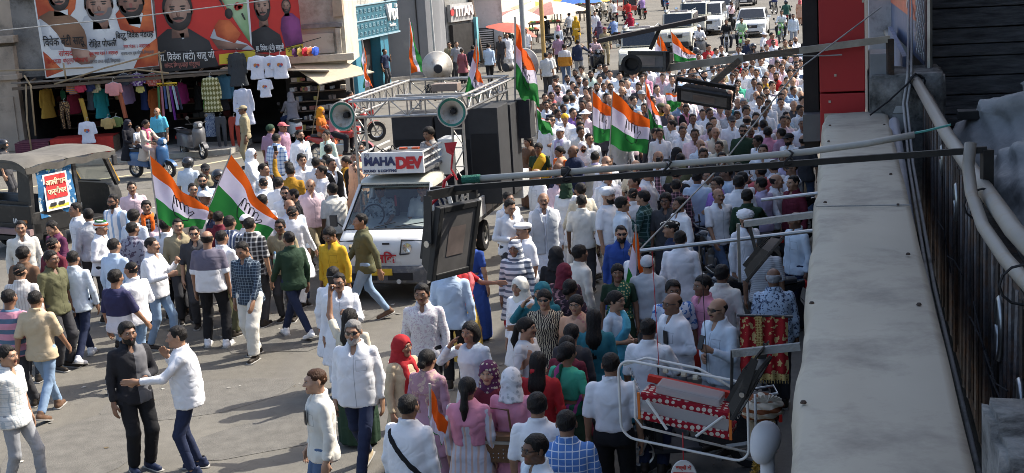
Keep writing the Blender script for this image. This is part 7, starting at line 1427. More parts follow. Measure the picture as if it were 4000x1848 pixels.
PEOPLE="""
-7.85|22.24|1.73|15|sl:offw|tr:grey|short|0|0n0||||man in an off-white shirt standing at the rickshaw rear bumper
-7.08|20.00|1.73|160|ss:brown|tr:char|thick|0|0n0||||man in a brown shirt with spiky hair, his back turned
-6.78|18.94|1.69|175|sl:f_vstripe|tr:char|crop|0|2n0||||man in a thin-striped white shirt, back turned, below the brown shirted man
-6.43|17.45|1.69|165|te:f_pinkstripe|tr:char|short|1|1n0||||man in a pink tee-shirt with dark and blue stripes, back turned
-6.05|17.31|1.68|170|ss:beige|jn:ltdenim|short|2|0n0|||brown|man in a beige shirt and light jeans walking away in sandals
-5.48|14.58|1.69|75|ss:f_whitegrid|jn:grey|thick|3|2n0||||young man in a white check shirt cut by the left picture edge
-6.32|19.84|1.67|172|sl:paleblue|jn:navy|short|4|0n0|||white|man in a pale blue shirt and dark jeans, back turned, white shoes
-6.52|19.50|1.74|60|ss:olive|tr:char|side|0|3n0||||young man in a dark olive shirt looking across to the right
-6.89|20.77|1.69|150|ss:maroon|tr:char|crop|0|2n0||||crop-haired man in dark maroon half hidden behind the olive shirted man
-7.39|22.59|1.65|-35|sl:f_plum|tr:char|short|5|2n0||||man in a plum shirt bending his head by the rickshaw wheel
-7.43|23.83|1.71|-55|sl:white|tr:grey|short|0|0n0||||man in a white shirt just in front of the rickshaw poster
-7.09|23.37|1.67|-150|sl:ltgrey|tr:char|thick|0|0n0||||man in a blue-grey shirt turned away beside the tricolour-scarf man
-6.60|22.15|1.67|85|sl:white|tr:black|beanie|6|0n0||||man with a tricolour head scarf and a white shirt
-6.90|24.28|1.75|-25|sl:f_bluestripe|tr:grey|short|0|1n0||gb||bearded man in sunglasses and a striped pale shirt by the rickshaw
-7.04|26.07|1.69|15|ss:ltpink|tr:grey|short|0|0m0||m||man with a moustache in a pale pink shirt beside the rickshaw front
-6.30|24.11|1.63|15|ss:f_blackcheck|tr:char|thick|0|1n0|scarf:orange|||young man wearing an orange scarf over a black check shirt
-6.23|22.97|1.67|160|ss:paleblue|tr:grey|curly|0|2n0||||curly-haired man in pale blue behind the printed shirt man
-5.93|21.70|1.69|150|ss:f_greyprint|tr:char|short|0|0n0||||man in a grey leaf-printed shirt, back turned
-5.89|20.45|1.68|155|sl:ltblue|tr:grey|short|0|2n0||||man in a light blue shirt, back turned, near the flag bearer
-5.33|18.40|1.66|150|te:f_navyblock|jn:ltdenim|thick|1|0n0|||white|youth in a navy tee-shirt with a white dripping print, back turned
-5.22|18.85|1.64|-125|sl:white|jn:ltdenim|crop|7|2n0||||man in a white shirt and light jeans standing behind the navy tee youth
-5.29|20.29|1.69|75|sl:white|jn:ltdenim|short|8|0n0s||m||man in a white shirt and blue jeans holding the left flag on its pole
-5.51|22.08|1.64|160|sl:white|tr:black|short|9|3n0||||man in a white shirt, back turned, right of the left flag pole
-5.23|21.77|1.69|20|sl:khaki|tr:char|crop|0|2n0||||man in a khaki shirt behind the left flag
-4.45|20.20|1.76|175|te:f_blockgrey|tr:black|bald|10|0n0s|||white|broad man in a grey and white colour-block tee-shirt, back turned
-4.35|20.73|1.65|150|sl:white|tr:olive|short|9|0n0||||man in a white shirt and grey-green trousers beside the colour-block tee man
-4.90|21.39|1.62|10|ss:char|tr:char|short|0|2n0||g||man in dark clothes and sunglasses between the two raised flags
-3.77|19.48|1.72|-25|sl:f_darkcheck|py:offw|short|11|0n0||||man in a dark check shirt and white trousers looking down
-4.69|22.28|1.68|170|ss:maroon|tr:char|short|0|2n0||||man in a maroon shirt below the tall middle flag
-5.74|25.33|1.70|20|ss:char|tr:char|short|0|0m0||g||man in a dark shirt left of the white capped man
-5.71|26.06|1.75|10|sl:ltblue|tr:grey|short|0|2m0||gb||bearded man in sunglasses and a light blue shirt behind the flags
-5.30|24.18|1.72|60|ss:white|tr:grey|cap:white|0|3n0||||man in a white cap and white shirt behind the tall flag
-6.06|28.03|1.67|20|ss:khaki|tr:khaki|cap:black|0|3m0||g||man in a black cap and sunglasses, farthest of the group behind the flags
-5.48|26.39|1.75|20|ss:char|tr:char|helmet|0|0m0||||person in a black helmet beside the tall flag tip
-4.36|21.47|1.74|160|ss:f_navystripe|tr:char|short|0|0n0||||man in a navy striped shirt, back turned, under the tall flag
-4.01|21.24|1.73|165|ss:f_blackcheck|tr:char|short|0|2n0||||man in a black check shirt right of the tall flag
-4.17|21.82|1.68|165|ss:white|tr:grey|cap:white|0|0n0||||man in white shirt and cap beside the black check shirt man
-6.71|29.38|1.63|170|ss:paleblue|tr:char|helmet|0|0m0||||person in a dark helmet and pale shirt behind the blue scooter
-5.53|30.32|1.64|80|ku:white|py:white|veil:white|1|1m0||g||person in white with a white head cloth walking past the policeman
-5.19|31.70|1.76|150|ss:f_bluecheck|tr:navy|short|0|0m1s||||big man in a blue and white check shirt, back half turned
-4.74|32.29|1.74|40|ku:white|py:white|short|0|1m1|strap:ltblue|b||bearded man in a white kurta with a pale blue sash
-4.13|32.35|1.68|-40|sl:palegreen|tr:grey|short|0|2m1||||man in a pale green shirt facing left near the motorcycle
-3.82|30.01|1.65|170|sl:white|tr:char|thick|0|1m1||||man in a white shirt, back turned, beside the horn speaker
-5.64|33.73|1.75|150|ss:mauve|tr:char|beanie:dkgreen|0|1m1||||person in mauve with a dark green head cloth
-5.42|34.17|1.73|60|ss:mauve|tr:char|cap:salmon|0|1m1||||person in a faded red cap by the footpath
-4.72|26.98|1.75|70|ss:f_whitegrid|tr:grey|short|0|0m1||||dark-haired man in a pale check shirt looking towards the truck
-4.22|25.56|1.68|165|sl:white|tr:grey|thick|0|2m1||||thick-haired man in a white shirt, back turned, left of the black shirted man
-3.98|24.74|1.63|5|sl:white|tr:grey|short|0|2n1||gb||bearded man in white wearing sunglasses beside the black shirted man
-3.75|24.18|1.66|-80|ss:black|tr:char|short|0|0n1||b||bearded man in a black shirt facing left
-4.12|26.46|1.76|175|sl:mustard|tr:char|short|12|0m1||||man in a mustard shirt raising a phone to film
-4.31|27.57|1.67|170|ss:white|tr:char|short|0|3m1||||man in white half hidden behind the mustard shirted man
-3.70|27.89|1.63|-20|ss:white|jn:denim|short|0|0m1||m||man in white and jeans behind the tall man in black trousers
-3.50|26.27|1.74|-70|sl:white|tr:black|short|13|0m1||m||tall man in a white shirt and black trousers left of the truck cab
-3.44|27.26|1.73|40|sl:white|tr:black|short|0|1m1|vest:black|||man in a black waistcoat over a white shirt
-3.35|29.00|1.51|-60|km:black|py:mustard|bun|0|0m1|scarf:mustard|||woman in black with a mustard scarf at the truck side
-3.03|28.16|1.72|-40|ku:peach|py:offw|crop|14|0m1||||man in a peach kurta speaking into a microphone beside the truck
-3.14|30.08|1.64|10|ss:rose|tr:char|short|0|1m1||||man behind the speaker in the peach kurta
-3.76|27.49|1.74|160|ss:white|tr:char|short|0|3m1||||man in white behind the dark-haired man left of the truck sign
-3.52|22.41|1.66|160|ku:white|py:white|crop|15|0n1||||shaven-headed man in a long white kurta, back turned
-3.58|21.49|1.63|-10|ss:khaki|tr:char|short|16|3n1||g||man in a khaki shirt and sunglasses holding a water bottle
-3.29|20.43|1.65|-145|sl:dkgreen|jn:navy|short|17|0n1|||white|young man in a dark green shirt and navy jeans with white sneakers
-2.64|20.30|1.69|-30|sl:yellow|tr:char|thick|18|1n1||m||young man in a bright yellow shirt looking down before the truck
-2.28|21.09|1.73|-70|sl:olive|jn:ltdenim|short|2|0n1|||brown|man in an olive shirt and jeans walking left in front of the truck
-2.33|17.71|1.65|170|ku:white|py:white|short|0|0n1||||man in white just behind the kurta man with spectacles
-2.21|17.30|1.65|-5|ku:white|py:white|short|19|0n1||em||moustached man in a white kurta and spectacles
-1.90|15.55|1.62|165|bl:cream|sr:dkgreen|flow|12|0n1|pallu:f_shawl|||woman with black hair and a green saree holding a phone up, back turned
-1.75|14.55|1.76|-10|sl:white|jn:navy|side:silver|20|2n2s||gw|beige|grey-haired bearded man in sunglasses, white shirt and dark jeans walking forward
-4.31|15.08|1.74|38|sl:f_blackgrey|tr:black|thick|21|1n2||b|navy|bearded man in a black and grey shirt and black trousers, talking
-3.68|14.92|1.70|-80|sl:white|jn:navy|short|22|2n2s|||navy|heavy man in a white shirt and dark jeans gesturing to the bearded man
-1.95|12.94|1.70|-72|sl:offw|jn:denim|crop:brownhair|23|4n2||||man in a cream shirt in left profile with a phone in his pocket
-1.10|16.15|1.72|-8|sl:f_whitespeck|tr:black|side|0|1n2||m||moustached man with full hair in a speckled white shirt
-.82|17.44|1.74|175|sl:ltblue|tr:black|short|0|0n2||||man in a light blue shirt whose head the floodlight hides
-.60|19.72|1.60|150|bl:royal|sr:royal|bun|0|2n2|pallu:royal|||woman in a royal blue saree behind the floodlight
-.70|18.60|1.53|70|bl:red|sr:gold|pony|24|0n2|pallu:salmon|||woman in a red and gold saree reaching out her arm beside the floodlight
-1.23|14.32|1.60|50|km:beige|py:red|veil:red|25|0n2|scarf:red|||woman in a red head scarf and beige kameez
-.94|13.80|1.58|150|km:mauve|py:mauve|bun|0|2n2|shawl:f_mauveprint|||woman in a mauve kurti with her hair tied low, back turned
-1.02|12.02|1.68|155|sl:white|tr:char|short|0|1n2s|strap:black|||man in a white shirt with a black bag strap across his back
-.51|12.76|1.58|165|km:f_pastelstripe|py:ltpink|pony:|0|0n2|shawl:pink|||woman with a black ponytail, pink dupatta and striped kurti
-.51|14.73|1.60|-35|km:paleblue|py:navy|bob|26|0n2||||woman with black bobbed hair touching her ear, pale blue top
-.31|13.24|1.58|-15|km:maroon|py:maroon|veil:f_plumdots|27|4n2||||smiling woman in a plum and dotted head scarf
-.09|12.89|1.60|165|km:pink|py:ltpink|veil:f_lace|0|2n2||||woman under a white lace veil carrying a brown handbag
.09|14.75|1.60|65|km:f_whiteflower|py:white|pony|21|2n2||||woman in white with yellow and pink flowers, hair tied back
.18|13.40|1.60|165|km:red|sr:red|flow|0|0n2||||woman with long loose hair and a red clip, red dress
.48|13.68|1.60|140|bl:green|sr:dkgreen|bun|28|0n2|pallu:f_greensaree|||woman in a green saree with a magenta striped drape
.13|11.84|1.68|170|ss:white|tr:char|thick|0|0n2||||man in a white shirt, back turned, behind the handbag woman
.36|11.26|1.70|170|ss:f_bluegrid|tr:char|short|0|0n2s||||man in a blue and white check shirt, back turned, at the bottom
.09|10.76|1.68|-62|ss:paleblue|tr:char|side|0|3n2||e||man in black spectacles facing left at the bottom edge
.86|12.80|1.72|170|ts:white|tr:black|short|0|0n2||||man in a white half-sleeve shirt tucked into black trousers, back turned
1.35|14.07|1.69|160|ss:white|tr:navy|short|29|3n3||||man in a white shirt, back turned, above the baby cradle
1.72|14.98|1.72|-60|sl:white|tr:grey|bald|30|1n3s||e||balding man in spectacles and a white shirt with a phone in its pocket
2.15|14.55|1.74|-55|sl:paleblue|tr:grey|bald|31|2n3s||gm||balding man in dark glasses with a moustache, pale shirt, phone in hand
2.18|15.86|1.68|-65|sl:pink|tr:grey|thick|0|1n3||||young man in a pink shirt looking left
1.81|15.72|1.68|5|ss:f_blueprint|tr:grey|thick|0|3n3||||man in a blue printed shirt behind the balding man
2.47|16.34|1.68|150|sl:offw|tr:grey|thick|32|1n3||||man in an off-white shirt, back turned, hand on hip
3.01|15.93|1.70|172|sl:f_birds|tr:char|bald:grey|0|3n3s||||man with grey hair and a bald crown in a bird-printed shirt
1.14|15.70|1.60|55|bl:paleblue|sr:sky|bun|28|2n3|pallu:sky|e||woman in spectacles and a sky blue saree
.84|14.94|1.60|170|km:teal|py:teal|flow|0|0n3||||woman with long black hair and a bow clip, teal dress
.69|15.71|1.58|-20|bl:peach|sr:peach|bun|0|2n3|pallu:f_peachsaree|e||woman in black spectacles and a peach saree
.33|15.90|1.62|-10|km:f_tiger|py:black|pony|0|2n3||g||woman in large sunglasses and a black and cream dress
.32|16.33|1.60|-30|km:teal|py:teal|veil:teal|26|2n3||||woman in a teal head scarf behind the sunglasses woman
.06|16.67|1.60|-40|km:white|py:red|veil:offw|33|0n3||||woman with a cream head scarf, white kameez and red trousers
.03|18.91|1.60|-15|km:f_zebra|py:red|veil:f_zebra|0|1n3||||woman wrapped in a white and grey striped head scarf
.18|19.74|1.68|-65|ss:white|tr:char|flat:white|0|0n3||m||older man in a white flat cap and white shirt
-.03|21.75|1.68|30|sl:white|tr:char|short|34|2n3||||man in a white shirt looking at his phone beside the truck wheel
-.03|22.53|1.66|40|sl:white|tr:char|short|0|1n3||||man in white directly behind the phone user by the truck wheel
.53|21.90|1.72|0|ku:white|py:white|bald|0|0n3s|vest:ltgrey|m||moustached man in a grey waistcoat over a white kurta
1.54|21.84|1.74|55|te:white|jn:ltgrey|turban:white|0|2n3s||b|white|bearded man in a white turban, white tee-shirt and pale jeans
1.71|21.22|1.70|100|sl:paleblue|tr:grey|thick|0|0n3||||thick-haired man in a pale shirt beside the turbaned man in pale jeans
2.11|23.28|1.68|-75|ss:salmon|tr:char|short|0|0n3||||man in a salmon red shirt in left profile
2.10|21.76|1.68|-110|sl:f_greencheck|tr:char|thick|35|2n3||||man in a dark green check shirt with a hand on his chest
1.52|19.21|1.66|0|ku:royal|py:navy|crop|0|2n3||gb||man in sunglasses and a royal blue kurta
1.62|18.09|1.64|-50|ss:white|tr:grey|short|0|0n3||||man in white behind the standing flag in the shade
1.30|17.26|1.56|-5|bl:dkgreen|sr:dkgreen|flow|0|1n3|pallu:f_greendots|||woman in a green dotted blouse left of the shaded flag
2.24|19.29|1.66|-95|sl:navy|tr:char|flat:f_capprint|0|0n3||||man in a black and white printed cap and navy shirt
2.24|18.40|1.70|165|ku:white|py:white|short|0|3n3||||man in a long white kurta, back turned, in the shade
2.57|21.02|1.68|-65|sl:white|tr:grey|short|0|1n3||b||bearded young man in a white shirt facing left in the shade
2.42|21.52|1.66|-20|ss:char|tr:char|curly|0|3n3||em||curly-haired man in spectacles between two bearded men
1.69|17.37|1.62|165|ja:ltgrey|tr:grey|beanie:ltgrey|0|2n3||||person in a pale hooded jacket, back turned, right of the shaded flag
.57|18.32|1.60|165|km:black|py:black|veil:black|0|0n3||||woman fully in black with a black head scarf, back turned
.63|17.36|1.58|160|km:f_darkprint|py:black|veil:maroon|0|0n3||||woman in a maroon head scarf, back turned
.87|18.06|1.66|120|sl:offw|tr:grey|thick|0|3n3||||man in an off-white shirt beside the black scarf woman
.66|16.53|1.57|150|km:f_darkprint|py:char|bun|0|3n3||||woman in a dark print dress behind the peach saree woman
.57|14.52|1.56|160|km:char|py:char|bun|0|2n3||||dark-haired woman behind the green saree woman
.50|14.09|1.55|150|km:maroon|py:char|bun|0|1n3||||dark-haired woman in maroon between the red clip woman and the green saree
3.65|21.32|1.68|165|sl:dkgreen|tr:char|thick|36|0n3||||man in a dark green shirt, back turned, leaning on a motorcycle
4.06|22.35|1.68|-140|sl:lav|tr:char|short|0|0n3||||man in a pale lavender shirt, back turned, under the long conduit
4.31|23.70|1.66|-150|ss:salmon|tr:char|bald|37|1n3||||balding man in a brick red shirt holding his hand to his ear
4.55|22.20|1.70|-60|sl:maroon|tr:char|short|0|2n3s||||man in a maroon shirt at the edge of the ledge
4.83|23.66|1.70|-75|te:white|tr:char|cap:white|38|0n3||gm||man in a white cap and tee-shirt reaching to a motorcycle
3.38|22.50|1.70|-60|sl:purple|tr:black|thick|39|0n3||e||man with spectacles and crossed arms in a purple shirt
3.72|23.67|1.68|-90|te:ltblue|tr:char|short|0|3n3||||man in a pale tee-shirt behind the purple shirted man
3.38|23.46|1.68|-40|sl:paleblue|jn:denim|short|0|0n3|scarf:cream|||man in a pale shirt with a cream scarf hanging from his neck
3.14|23.14|1.72|160|sl:ltblue|jn:denim|short|0|3n3||||man in a light blue shirt tucked into jeans, back turned
2.74|22.77|1.66|170|sl:f_plaidpink|tr:char|short|12|2n3||||man in a dark pink plaid shirt holding up a phone
3.29|19.39|1.72|30|ku:white|py:white|turban:white|0|0n3||b||bearded man in a white turban and kurta by the parked motorcycle
3.98|19.31|1.68|-65|sl:paleblue|jn:navy|bald|0|3n3||||man in a pale blue shirt at the right edge below the maroon shirted man
3.26|17.93|1.66|165|ss:f_greystripe|tr:char|short|0|0n3||||man in a grey striped shirt behind the thin bracket lamp
.47|30.06|1.56|-50|bl:brown|sr:brown|flow|0|2m3|pallu:brown|||long-haired woman in a brown saree beside the truck tail
.65|28.49|1.62|-20|bl:dkgreen|sr:black|bun|0|1m3|pallu:yellow|||woman in a yellow saree drape and green blouse by the truck
1.06|28.10|1.58|-55|bl:orange|sr:peach|bun|0|0m3|pallu:peach|||woman in a peach saree next to the yellow saree woman
1.30|27.25|1.70|-60|ja:navy|tr:char|bald|0|1m3s||||bald man in a dark navy sweater beside the peach saree woman
1.66|26.36|1.68|160|sl:lav|py:offw|short|0|2m3|vest:cream|||man in a cream waistcoat with lavender sleeves under the conduit
.98|23.74|1.60|150|km:white|py:white|veil:dkgreen|0|0n3||||woman in white with a dark green scarf below the conduit
1.70|23.82|1.72|20|ku:white|py:offw|bald|0|0n3s||||man in a white open-neck kurta whose head the conduit crosses
1.14|22.07|1.62|170|ss:offw|tr:char|short|0|3n3||||dark-haired man left of the turbaned man, head only
2.85|23.64|1.72|150|te:black|tr:char|crop|0|0n3||||man in a black shirt with a phone in hand under the conduit
3.21|23.86|1.72|170|sl:white|tr:grey|crop|0|0n3||||man in a white shirt, back turned, under the conduit
3.97|23.98|1.68|150|sl:f_plaidbrown|tr:char|short|0|0n3||||man in a brown plaid shirt under the conduit
4.72|25.71|1.72|-20|sl:white|tr:black|short|40|2m3||m||man in a white shirt with hands on hips above the conduit right end
4.91|24.76|1.70|0|sl:lav|tr:navy|short|0|3n3||||man in a mauve shirt and navy trousers by the ledge end
2.35|45.42|1.64|-8|sl:white|tr:khaki|short|41|3m4||b||man in a white shirt left of the dark banded pole
2.61|46.28|1.64|-25|sl:cream|tr:navy|curly|21|0m4||||curly-haired man in a cream shirt left of the dark banded pole
2.76|43.81|1.70|-15|sl:palegreen|tr:navy|short|42|3m4s||b||man in a pale green shirt in front of the dark banded pole
3.24|46.54|1.63|12|sl:white|tr:navy|short|43|0m4||w||man in a white shirt right of the dark banded pole
3.29|45.19|1.76|12|ss:char|py:white|short|42|3m4s||||man in a dark half-sleeve shirt right of the dark banded pole
2.92|42.55|1.65|22|sl:white|tr:grey|short|44|0m4||m||man in a white shirt in front of the dark banded pole
3.31|43.61|1.71|12|sl:white|tr:khaki|short|41|2m4||||man in a white shirt left of the nearest jeep
3.52|42.41|1.70|5|sl:paleblue|jn:denim|short|45|2m4||||man in a pale blue shirt left of the nearest jeep
3.36|39.71|1.73|-15|sl:white|tr:char|side|45|0m4s||||man in a white shirt in front of the nearest jeep
3.96|43.01|1.65|12|sl:ltblue|py:white|short|45|0m4||m||man in a light blue shirt in front of the nearest jeep
4.29|42.48|1.68|-25|sl:pink|tr:khaki|short|41|0m4||||man in a pink shirt right of the nearest jeep
1.60|42.22|1.75|-15|sl:white|py:white|cap:black|21|3m4||||capped man in a white shirt left of the dark banded pole
1.55|39.96|1.69|0|sl:ltpink|tr:char|short|41|0m4||gb||man in a pale pink shirt just behind the yellow and black capped man
2.04|41.45|1.63|12|sl:white|tr:char|short|42|2m4||m||man in a white shirt just behind the yellow and black capped man
2.06|39.86|1.64|22|ss:white|tr:navy|short|41|0m4||||man in a white half-sleeve shirt in front of the dark banded pole
2.26|42.01|1.73|5|ss:grey|tr:grey|short|42|0m4s||b||man in a grey half-sleeve shirt in front of the dark banded pole
2.40|38.46|1.71|0|sl:peach|py:white|short|43|3m4||||man in a peach shirt in front of the dark banded pole
2.65|39.55|1.73|-25|sl:white|py:white|short|42|0m4s||b||man in a white shirt just behind the upright flag
3.00|39.34|1.71|0|sl:cream|tr:char|short|44|3m4||m||man in a cream shirt left of the nearest jeep
2.68|36.54|1.74|-8|ss:char|tr:navy|short|42|3m4||m||man in a dark half-sleeve shirt just behind the upright flag
3.25|38.71|1.63|60|sl:white|jn:denim|thick|42|0m4s||b||thick-haired man in a white shirt in front of the nearest jeep
3.60|36.85|1.72|22|sl:ltgrey|tr:grey|cap:grey|42|2m4||||capped man in a light grey shirt left of the mustard shirted capped man
1.30|38.06|1.70|0|ss:char|tr:char|short|44|3m4|scarf:salmon|m||man in a dark half-sleeve shirt just behind the truck rear
1.11|37.70|1.68|5|ss:brown|py:white|short|45|0m4||m||man in a brown half-sleeve shirt just behind the truck rear
1.09|36.25|1.65|0|sl:white|tr:char|short|44|1m4||m||man in a white shirt just behind the truck rear
1.26|35.14|1.68|-15|ss:navy|jn:denim|short|21|0m4||||man in a navy half-sleeve shirt just behind the yellow and black capped man
1.62|36.60|1.73|160|sl:ltblue|tr:khaki|thick|44|0m4s||||thick-haired man in a light blue shirt just behind the yellow and black capped man
1.81|37.17|1.67|170|sl:paleblue|tr:char|short|41|3m4s||||man in a pale blue shirt just behind the yellow and black capped man
1.98|35.31|1.70|-25|ss:char|tr:char|short|45|1m4||m||man in a dark half-sleeve shirt right of the yellow and black capped man
1.64|33.87|1.70|12|sl:purple|tr:navy|short|42|0m4||||man in a purple shirt right of the yellow and black capped man
1.95|33.62|1.67|-40|sl:ltpink|py:white|brim:white|42|2m4s||||sun-hatted man in a pale pink shirt just behind the upright flag
1.41|32.91|1.67|-10|ku:white|py:white|beanie:yellow|43|1m4s|shawl:white|m||head-wrapped man in a white kurta with a moustache just behind the skull-capped man
1.09|32.67|1.71|0|ss:white|tr:grey|short|42|0m4||g||man in a white half-sleeve shirt left of the yellow and black capped man
.99|32.27|1.67|0|ss:white|tr:char|short|21|0m4||m||man in a white half-sleeve shirt right of the truck rear
1.66|31.03|1.69|5|sl:white|tr:khaki|side|43|1m4s||||man in a white shirt left of the upright flag
1.19|30.42|1.66|-35|ku:white|py:white|round:white|45|0m4|scarf:lav|||skull-capped man in a white kurta with a lavender scarf right of the truck rear
1.74|29.35|1.66|5|sl:white|jn:denim|short|42|0m4||m||man in a white shirt just behind the masked woman in white
3.45|33.41|1.72|0|ss:char|tr:navy|short|46|0m4||m||man in a dark half-sleeve shirt left of the mustard shirted capped man
3.02|33.67|1.70|170|ss:grey|tr:khaki|short|21|0m4||||man in a grey half-sleeve shirt just behind the wide folded flag
1.97|42.87|1.70|5|sl:white|jn:denim|short|46|3m4||b||man in a white shirt with a dark beard left of the dark banded pole
2.44|41.67|1.68|-8|sl:white|py:white|short|41|3m4||b||man in a white shirt with a dark beard in front of the dark banded pole
4.31|33.41|1.68|10|sl:pink|tr:char|short|41|1m4|vest:black|||man in a pink shirt with a black waistcoat just behind the man in profile
4.64|35.37|1.72|22|sl:ltpink|tr:khaki|short|44|1m4||||man in a pale pink shirt in front of the flat lamp
4.23|31.59|1.66|0|sl:white|tr:navy|short|46|3m4s||||man in a white shirt in front of the pink shirted man in a black waistcoat
4.65|31.88|1.71|12|sl:white|jn:denim|short|43|3m4s||m||man in a white shirt left of the bald man with a teal scarf
4.89|33.90|1.66|-8|sl:lav|tr:grey|short|41|1m4s||||man in a lavender shirt in front of the bearded man in purple
5.39|36.73|1.64|-20|sl:purple|tr:grey|thick|46|2m4||b||thick-haired man in a purple shirt with a dark beard in front of the grey-topi man
5.13|36.40|1.75|-15|sl:white|tr:char|short|42|0m4||m||man in a white shirt left of the bearded man in purple
5.97|41.73|1.66|22|sl:paleblue|jn:denim|short|21|2m4||b||man in a pale blue shirt left of the grey-topi man
6.46|41.96|1.75|0|ss:khaki|tr:grey|short|45|0m4s||g||man in a khaki half-sleeve shirt just behind the grey-topi man
6.14|39.39|1.75|-15|sl:offw|tr:grey|round:grey|46|3m4||||skull-capped man in an off-white shirt left of the man in bright green
6.94|41.85|1.65|-5|sl:white|jn:denim|short|41|1m4||m||man in a white shirt in front of the black-capped man in red
6.43|38.54|1.66|0|sl:green|tr:char|thick|21|2m4||m||thick-haired man in a bright green shirt with a moustache right of the grey-topi man
7.31|40.56|1.73|-25|sl:white|tr:grey|short|45|0m4||m||man in a white shirt left of the youth in yellow
7.12|41.49|1.67|-40|sl:white|tr:navy|short|21|2m4||||man in a white shirt just behind the man in bright green
5.72|35.51|1.71|22|sl:white|tr:char|bald|45|0m4||||balding man in a white shirt just behind the bald man with a teal scarf
5.42|33.84|1.67|0|sl:paleblue|tr:grey|bald|42|2m4|scarf:teal|||balding man in a pale blue shirt just behind the man in dark cap and sunglasses
5.74|33.61|1.72|-25|sl:white|tr:khaki|side:grey|42|0m4||||man in a white shirt right of the bald man with a teal scarf
6.45|35.87|1.62|0|sl:white|tr:khaki|bald|44|0m4s||m||balding man in a white shirt with a moustache left of the flower shirt man
7.35|39.59|1.63|0|ss:yellow|tr:navy|short|41|2m4||m||man in a yellow half-sleeve shirt in front of the youth in yellow
6.76|36.16|1.66|5|ss:white|py:white|short|43|0m4s||b||man in a white half-sleeve shirt left of the flower shirt man
5.19|30.06|1.73|170|ss:white|tr:navy|bald|45|1m4||||balding man in a white half-sleeve shirt just behind the bearded man in black
4.92|30.38|1.69|-10|sl:white|tr:khaki|cap:char|43|2m4||g||capped man in a white shirt with sunglasses left of the bearded man in black
4.81|28.33|1.76|-10|te:dkgreen|tr:char|crop|21|0m4||gb||crop-haired man in a very dark green tee-shirt with sunglasses left of the boy in profile
5.03|28.79|1.68|5|ss:pink|tr:grey|bald|44|3m4||m||balding man in a pink half-sleeve shirt right of the bearded man in black
5.28|29.66|1.69|165|sl:white|py:white|short|46|0m4s||||man in a white shirt right of the bearded man in black
5.37|29.12|1.75|170|sl:white|tr:khaki|short|46|0m4||||man in a white shirt just behind the boy in profile
4.29|28.66|1.70|0|sl:cream|tr:khaki|bald|45|0m4||||balding man in a cream shirt left of the man in dark cap and sunglasses
3.82|28.29|1.74|-10|sl:ltpink|tr:khaki|short|45|3m4||||man in a pale pink shirt left of the bald man in cream
3.81|27.44|1.66|12|sl:paleblue|tr:char|bald|46|0m4s||m||balding man in a pale blue shirt left of the bald man in cream
4.14|27.21|1.63|-30|ss:cream|tr:khaki|short|46|2m4||m||man in a cream half-sleeve shirt in front of the bald man in cream
3.68|26.27|1.70|5|ss:char|tr:grey|bald|41|2m4||||balding man in a dark half-sleeve shirt in front of the bald man in cream
3.25|26.77|1.62|20|km:char|py:black|veil:black|42|0m4||||scarfed woman in a dark dress just behind the long conduit
3.71|30.94|1.63|-70|sl:white|jn:denim|short|41|0m4||||man in a white shirt right of the narrow drooping flag
3.81|30.01|1.67|-25|sl:white|tr:char|bald|43|1m4||||balding man in a white shirt right of the man in profile
3.77|33.75|1.68|70|sl:mustard|jn:denim|cap:olive|45|0m4||b||capped man in a mustard shirt with a dark beard just behind the man in profile
3.43|34.35|1.64|-25|ss:char|tr:navy|short|43|0m4s||||man in a dark half-sleeve shirt just behind the narrow drooping flag
5.00|27.62|1.64|-60|sl:white|jn:denim|side|41|3m4||||man in a white shirt left of the black-capped bearded man
3.90|25.32|1.70|-8|ss:char|tr:navy|short|44|0m4||||man in a dark half-sleeve shirt in front of the bald man in cream
2.82|26.07|1.67|-20|ss:khaki|tr:char|short|41|1m4s||||man in a khaki half-sleeve shirt left of the black-scarfed woman
5.24|41.56|1.70|12|sl:white|py:white|short|44|0m4s||m||man in a white shirt just behind the flat lamp
5.57|40.97|1.66|0|sl:white|py:white|short|41|3m4||||man in a white shirt just behind the bearded man in purple
5.68|42.10|1.76|12|ss:brown|jn:denim|short|45|2m4s||||man in a brown half-sleeve shirt just behind the flat lamp
7.01|36.67|1.75|5|sl:f_flower|tr:grey|thick|43|2m4||||thick-haired man in a flower-printed white shirt in front of the man in bright red
6.82|34.51|1.69|-8|sl:white|tr:char|short|44|0m4||b||man in a white shirt just behind the thin-striped grey shirt man
6.67|33.85|1.64|-5|sl:f_greystripe|tr:navy|short|44|2m4||m||man in a thin-striped grey shirt with a moustache in front of the flower shirt man
7.33|36.93|1.62|-10|sl:navy|tr:grey|short|21|0m4||m||man in a navy shirt right of the flower shirt man
7.84|38.89|1.63|0|sl:khaki|tr:khaki|short|46|2m4s||m||man in a khaki shirt with a moustache right of the man in bright red
8.36|40.19|1.71|-30|sl:ltgrey|tr:char|short|42|1m4||b||man in a light grey shirt with a dark beard left of the yellow-scarfed man
8.94|41.32|1.70|0|sl:denim|tr:offw|short|46|2m4s|scarf:yellow|m||man in a denim blue shirt with a moustache just behind the red sign
7.80|40.14|1.63|-20|sl:red|jn:denim|short|43|1m4||b||man in a red shirt with a dark beard just behind the flower shirt man
7.21|38.75|1.72|0|ss:yellow|jn:denim|short|41|1m4s||||man in a yellow half-sleeve shirt left of the flower shirt man
8.07|42.43|1.66|0|sl:white|tr:grey|short|45|3m4s|scarf:yellow|||man in a white shirt just behind the man in bright red
8.36|42.17|1.70|0|sl:ltpink|tr:khaki|short|46|0m4s||m||man in a pale pink shirt just behind the man in bright red
8.79|42.07|1.64|0|sl:white|tr:navy|short|43|3m4||e||man in a white shirt just behind the man in plain light grey
6.73|36.95|1.73|-8|ss:grey|tr:char|short|41|0m4||||man in a grey half-sleeve shirt in front of the youth in yellow
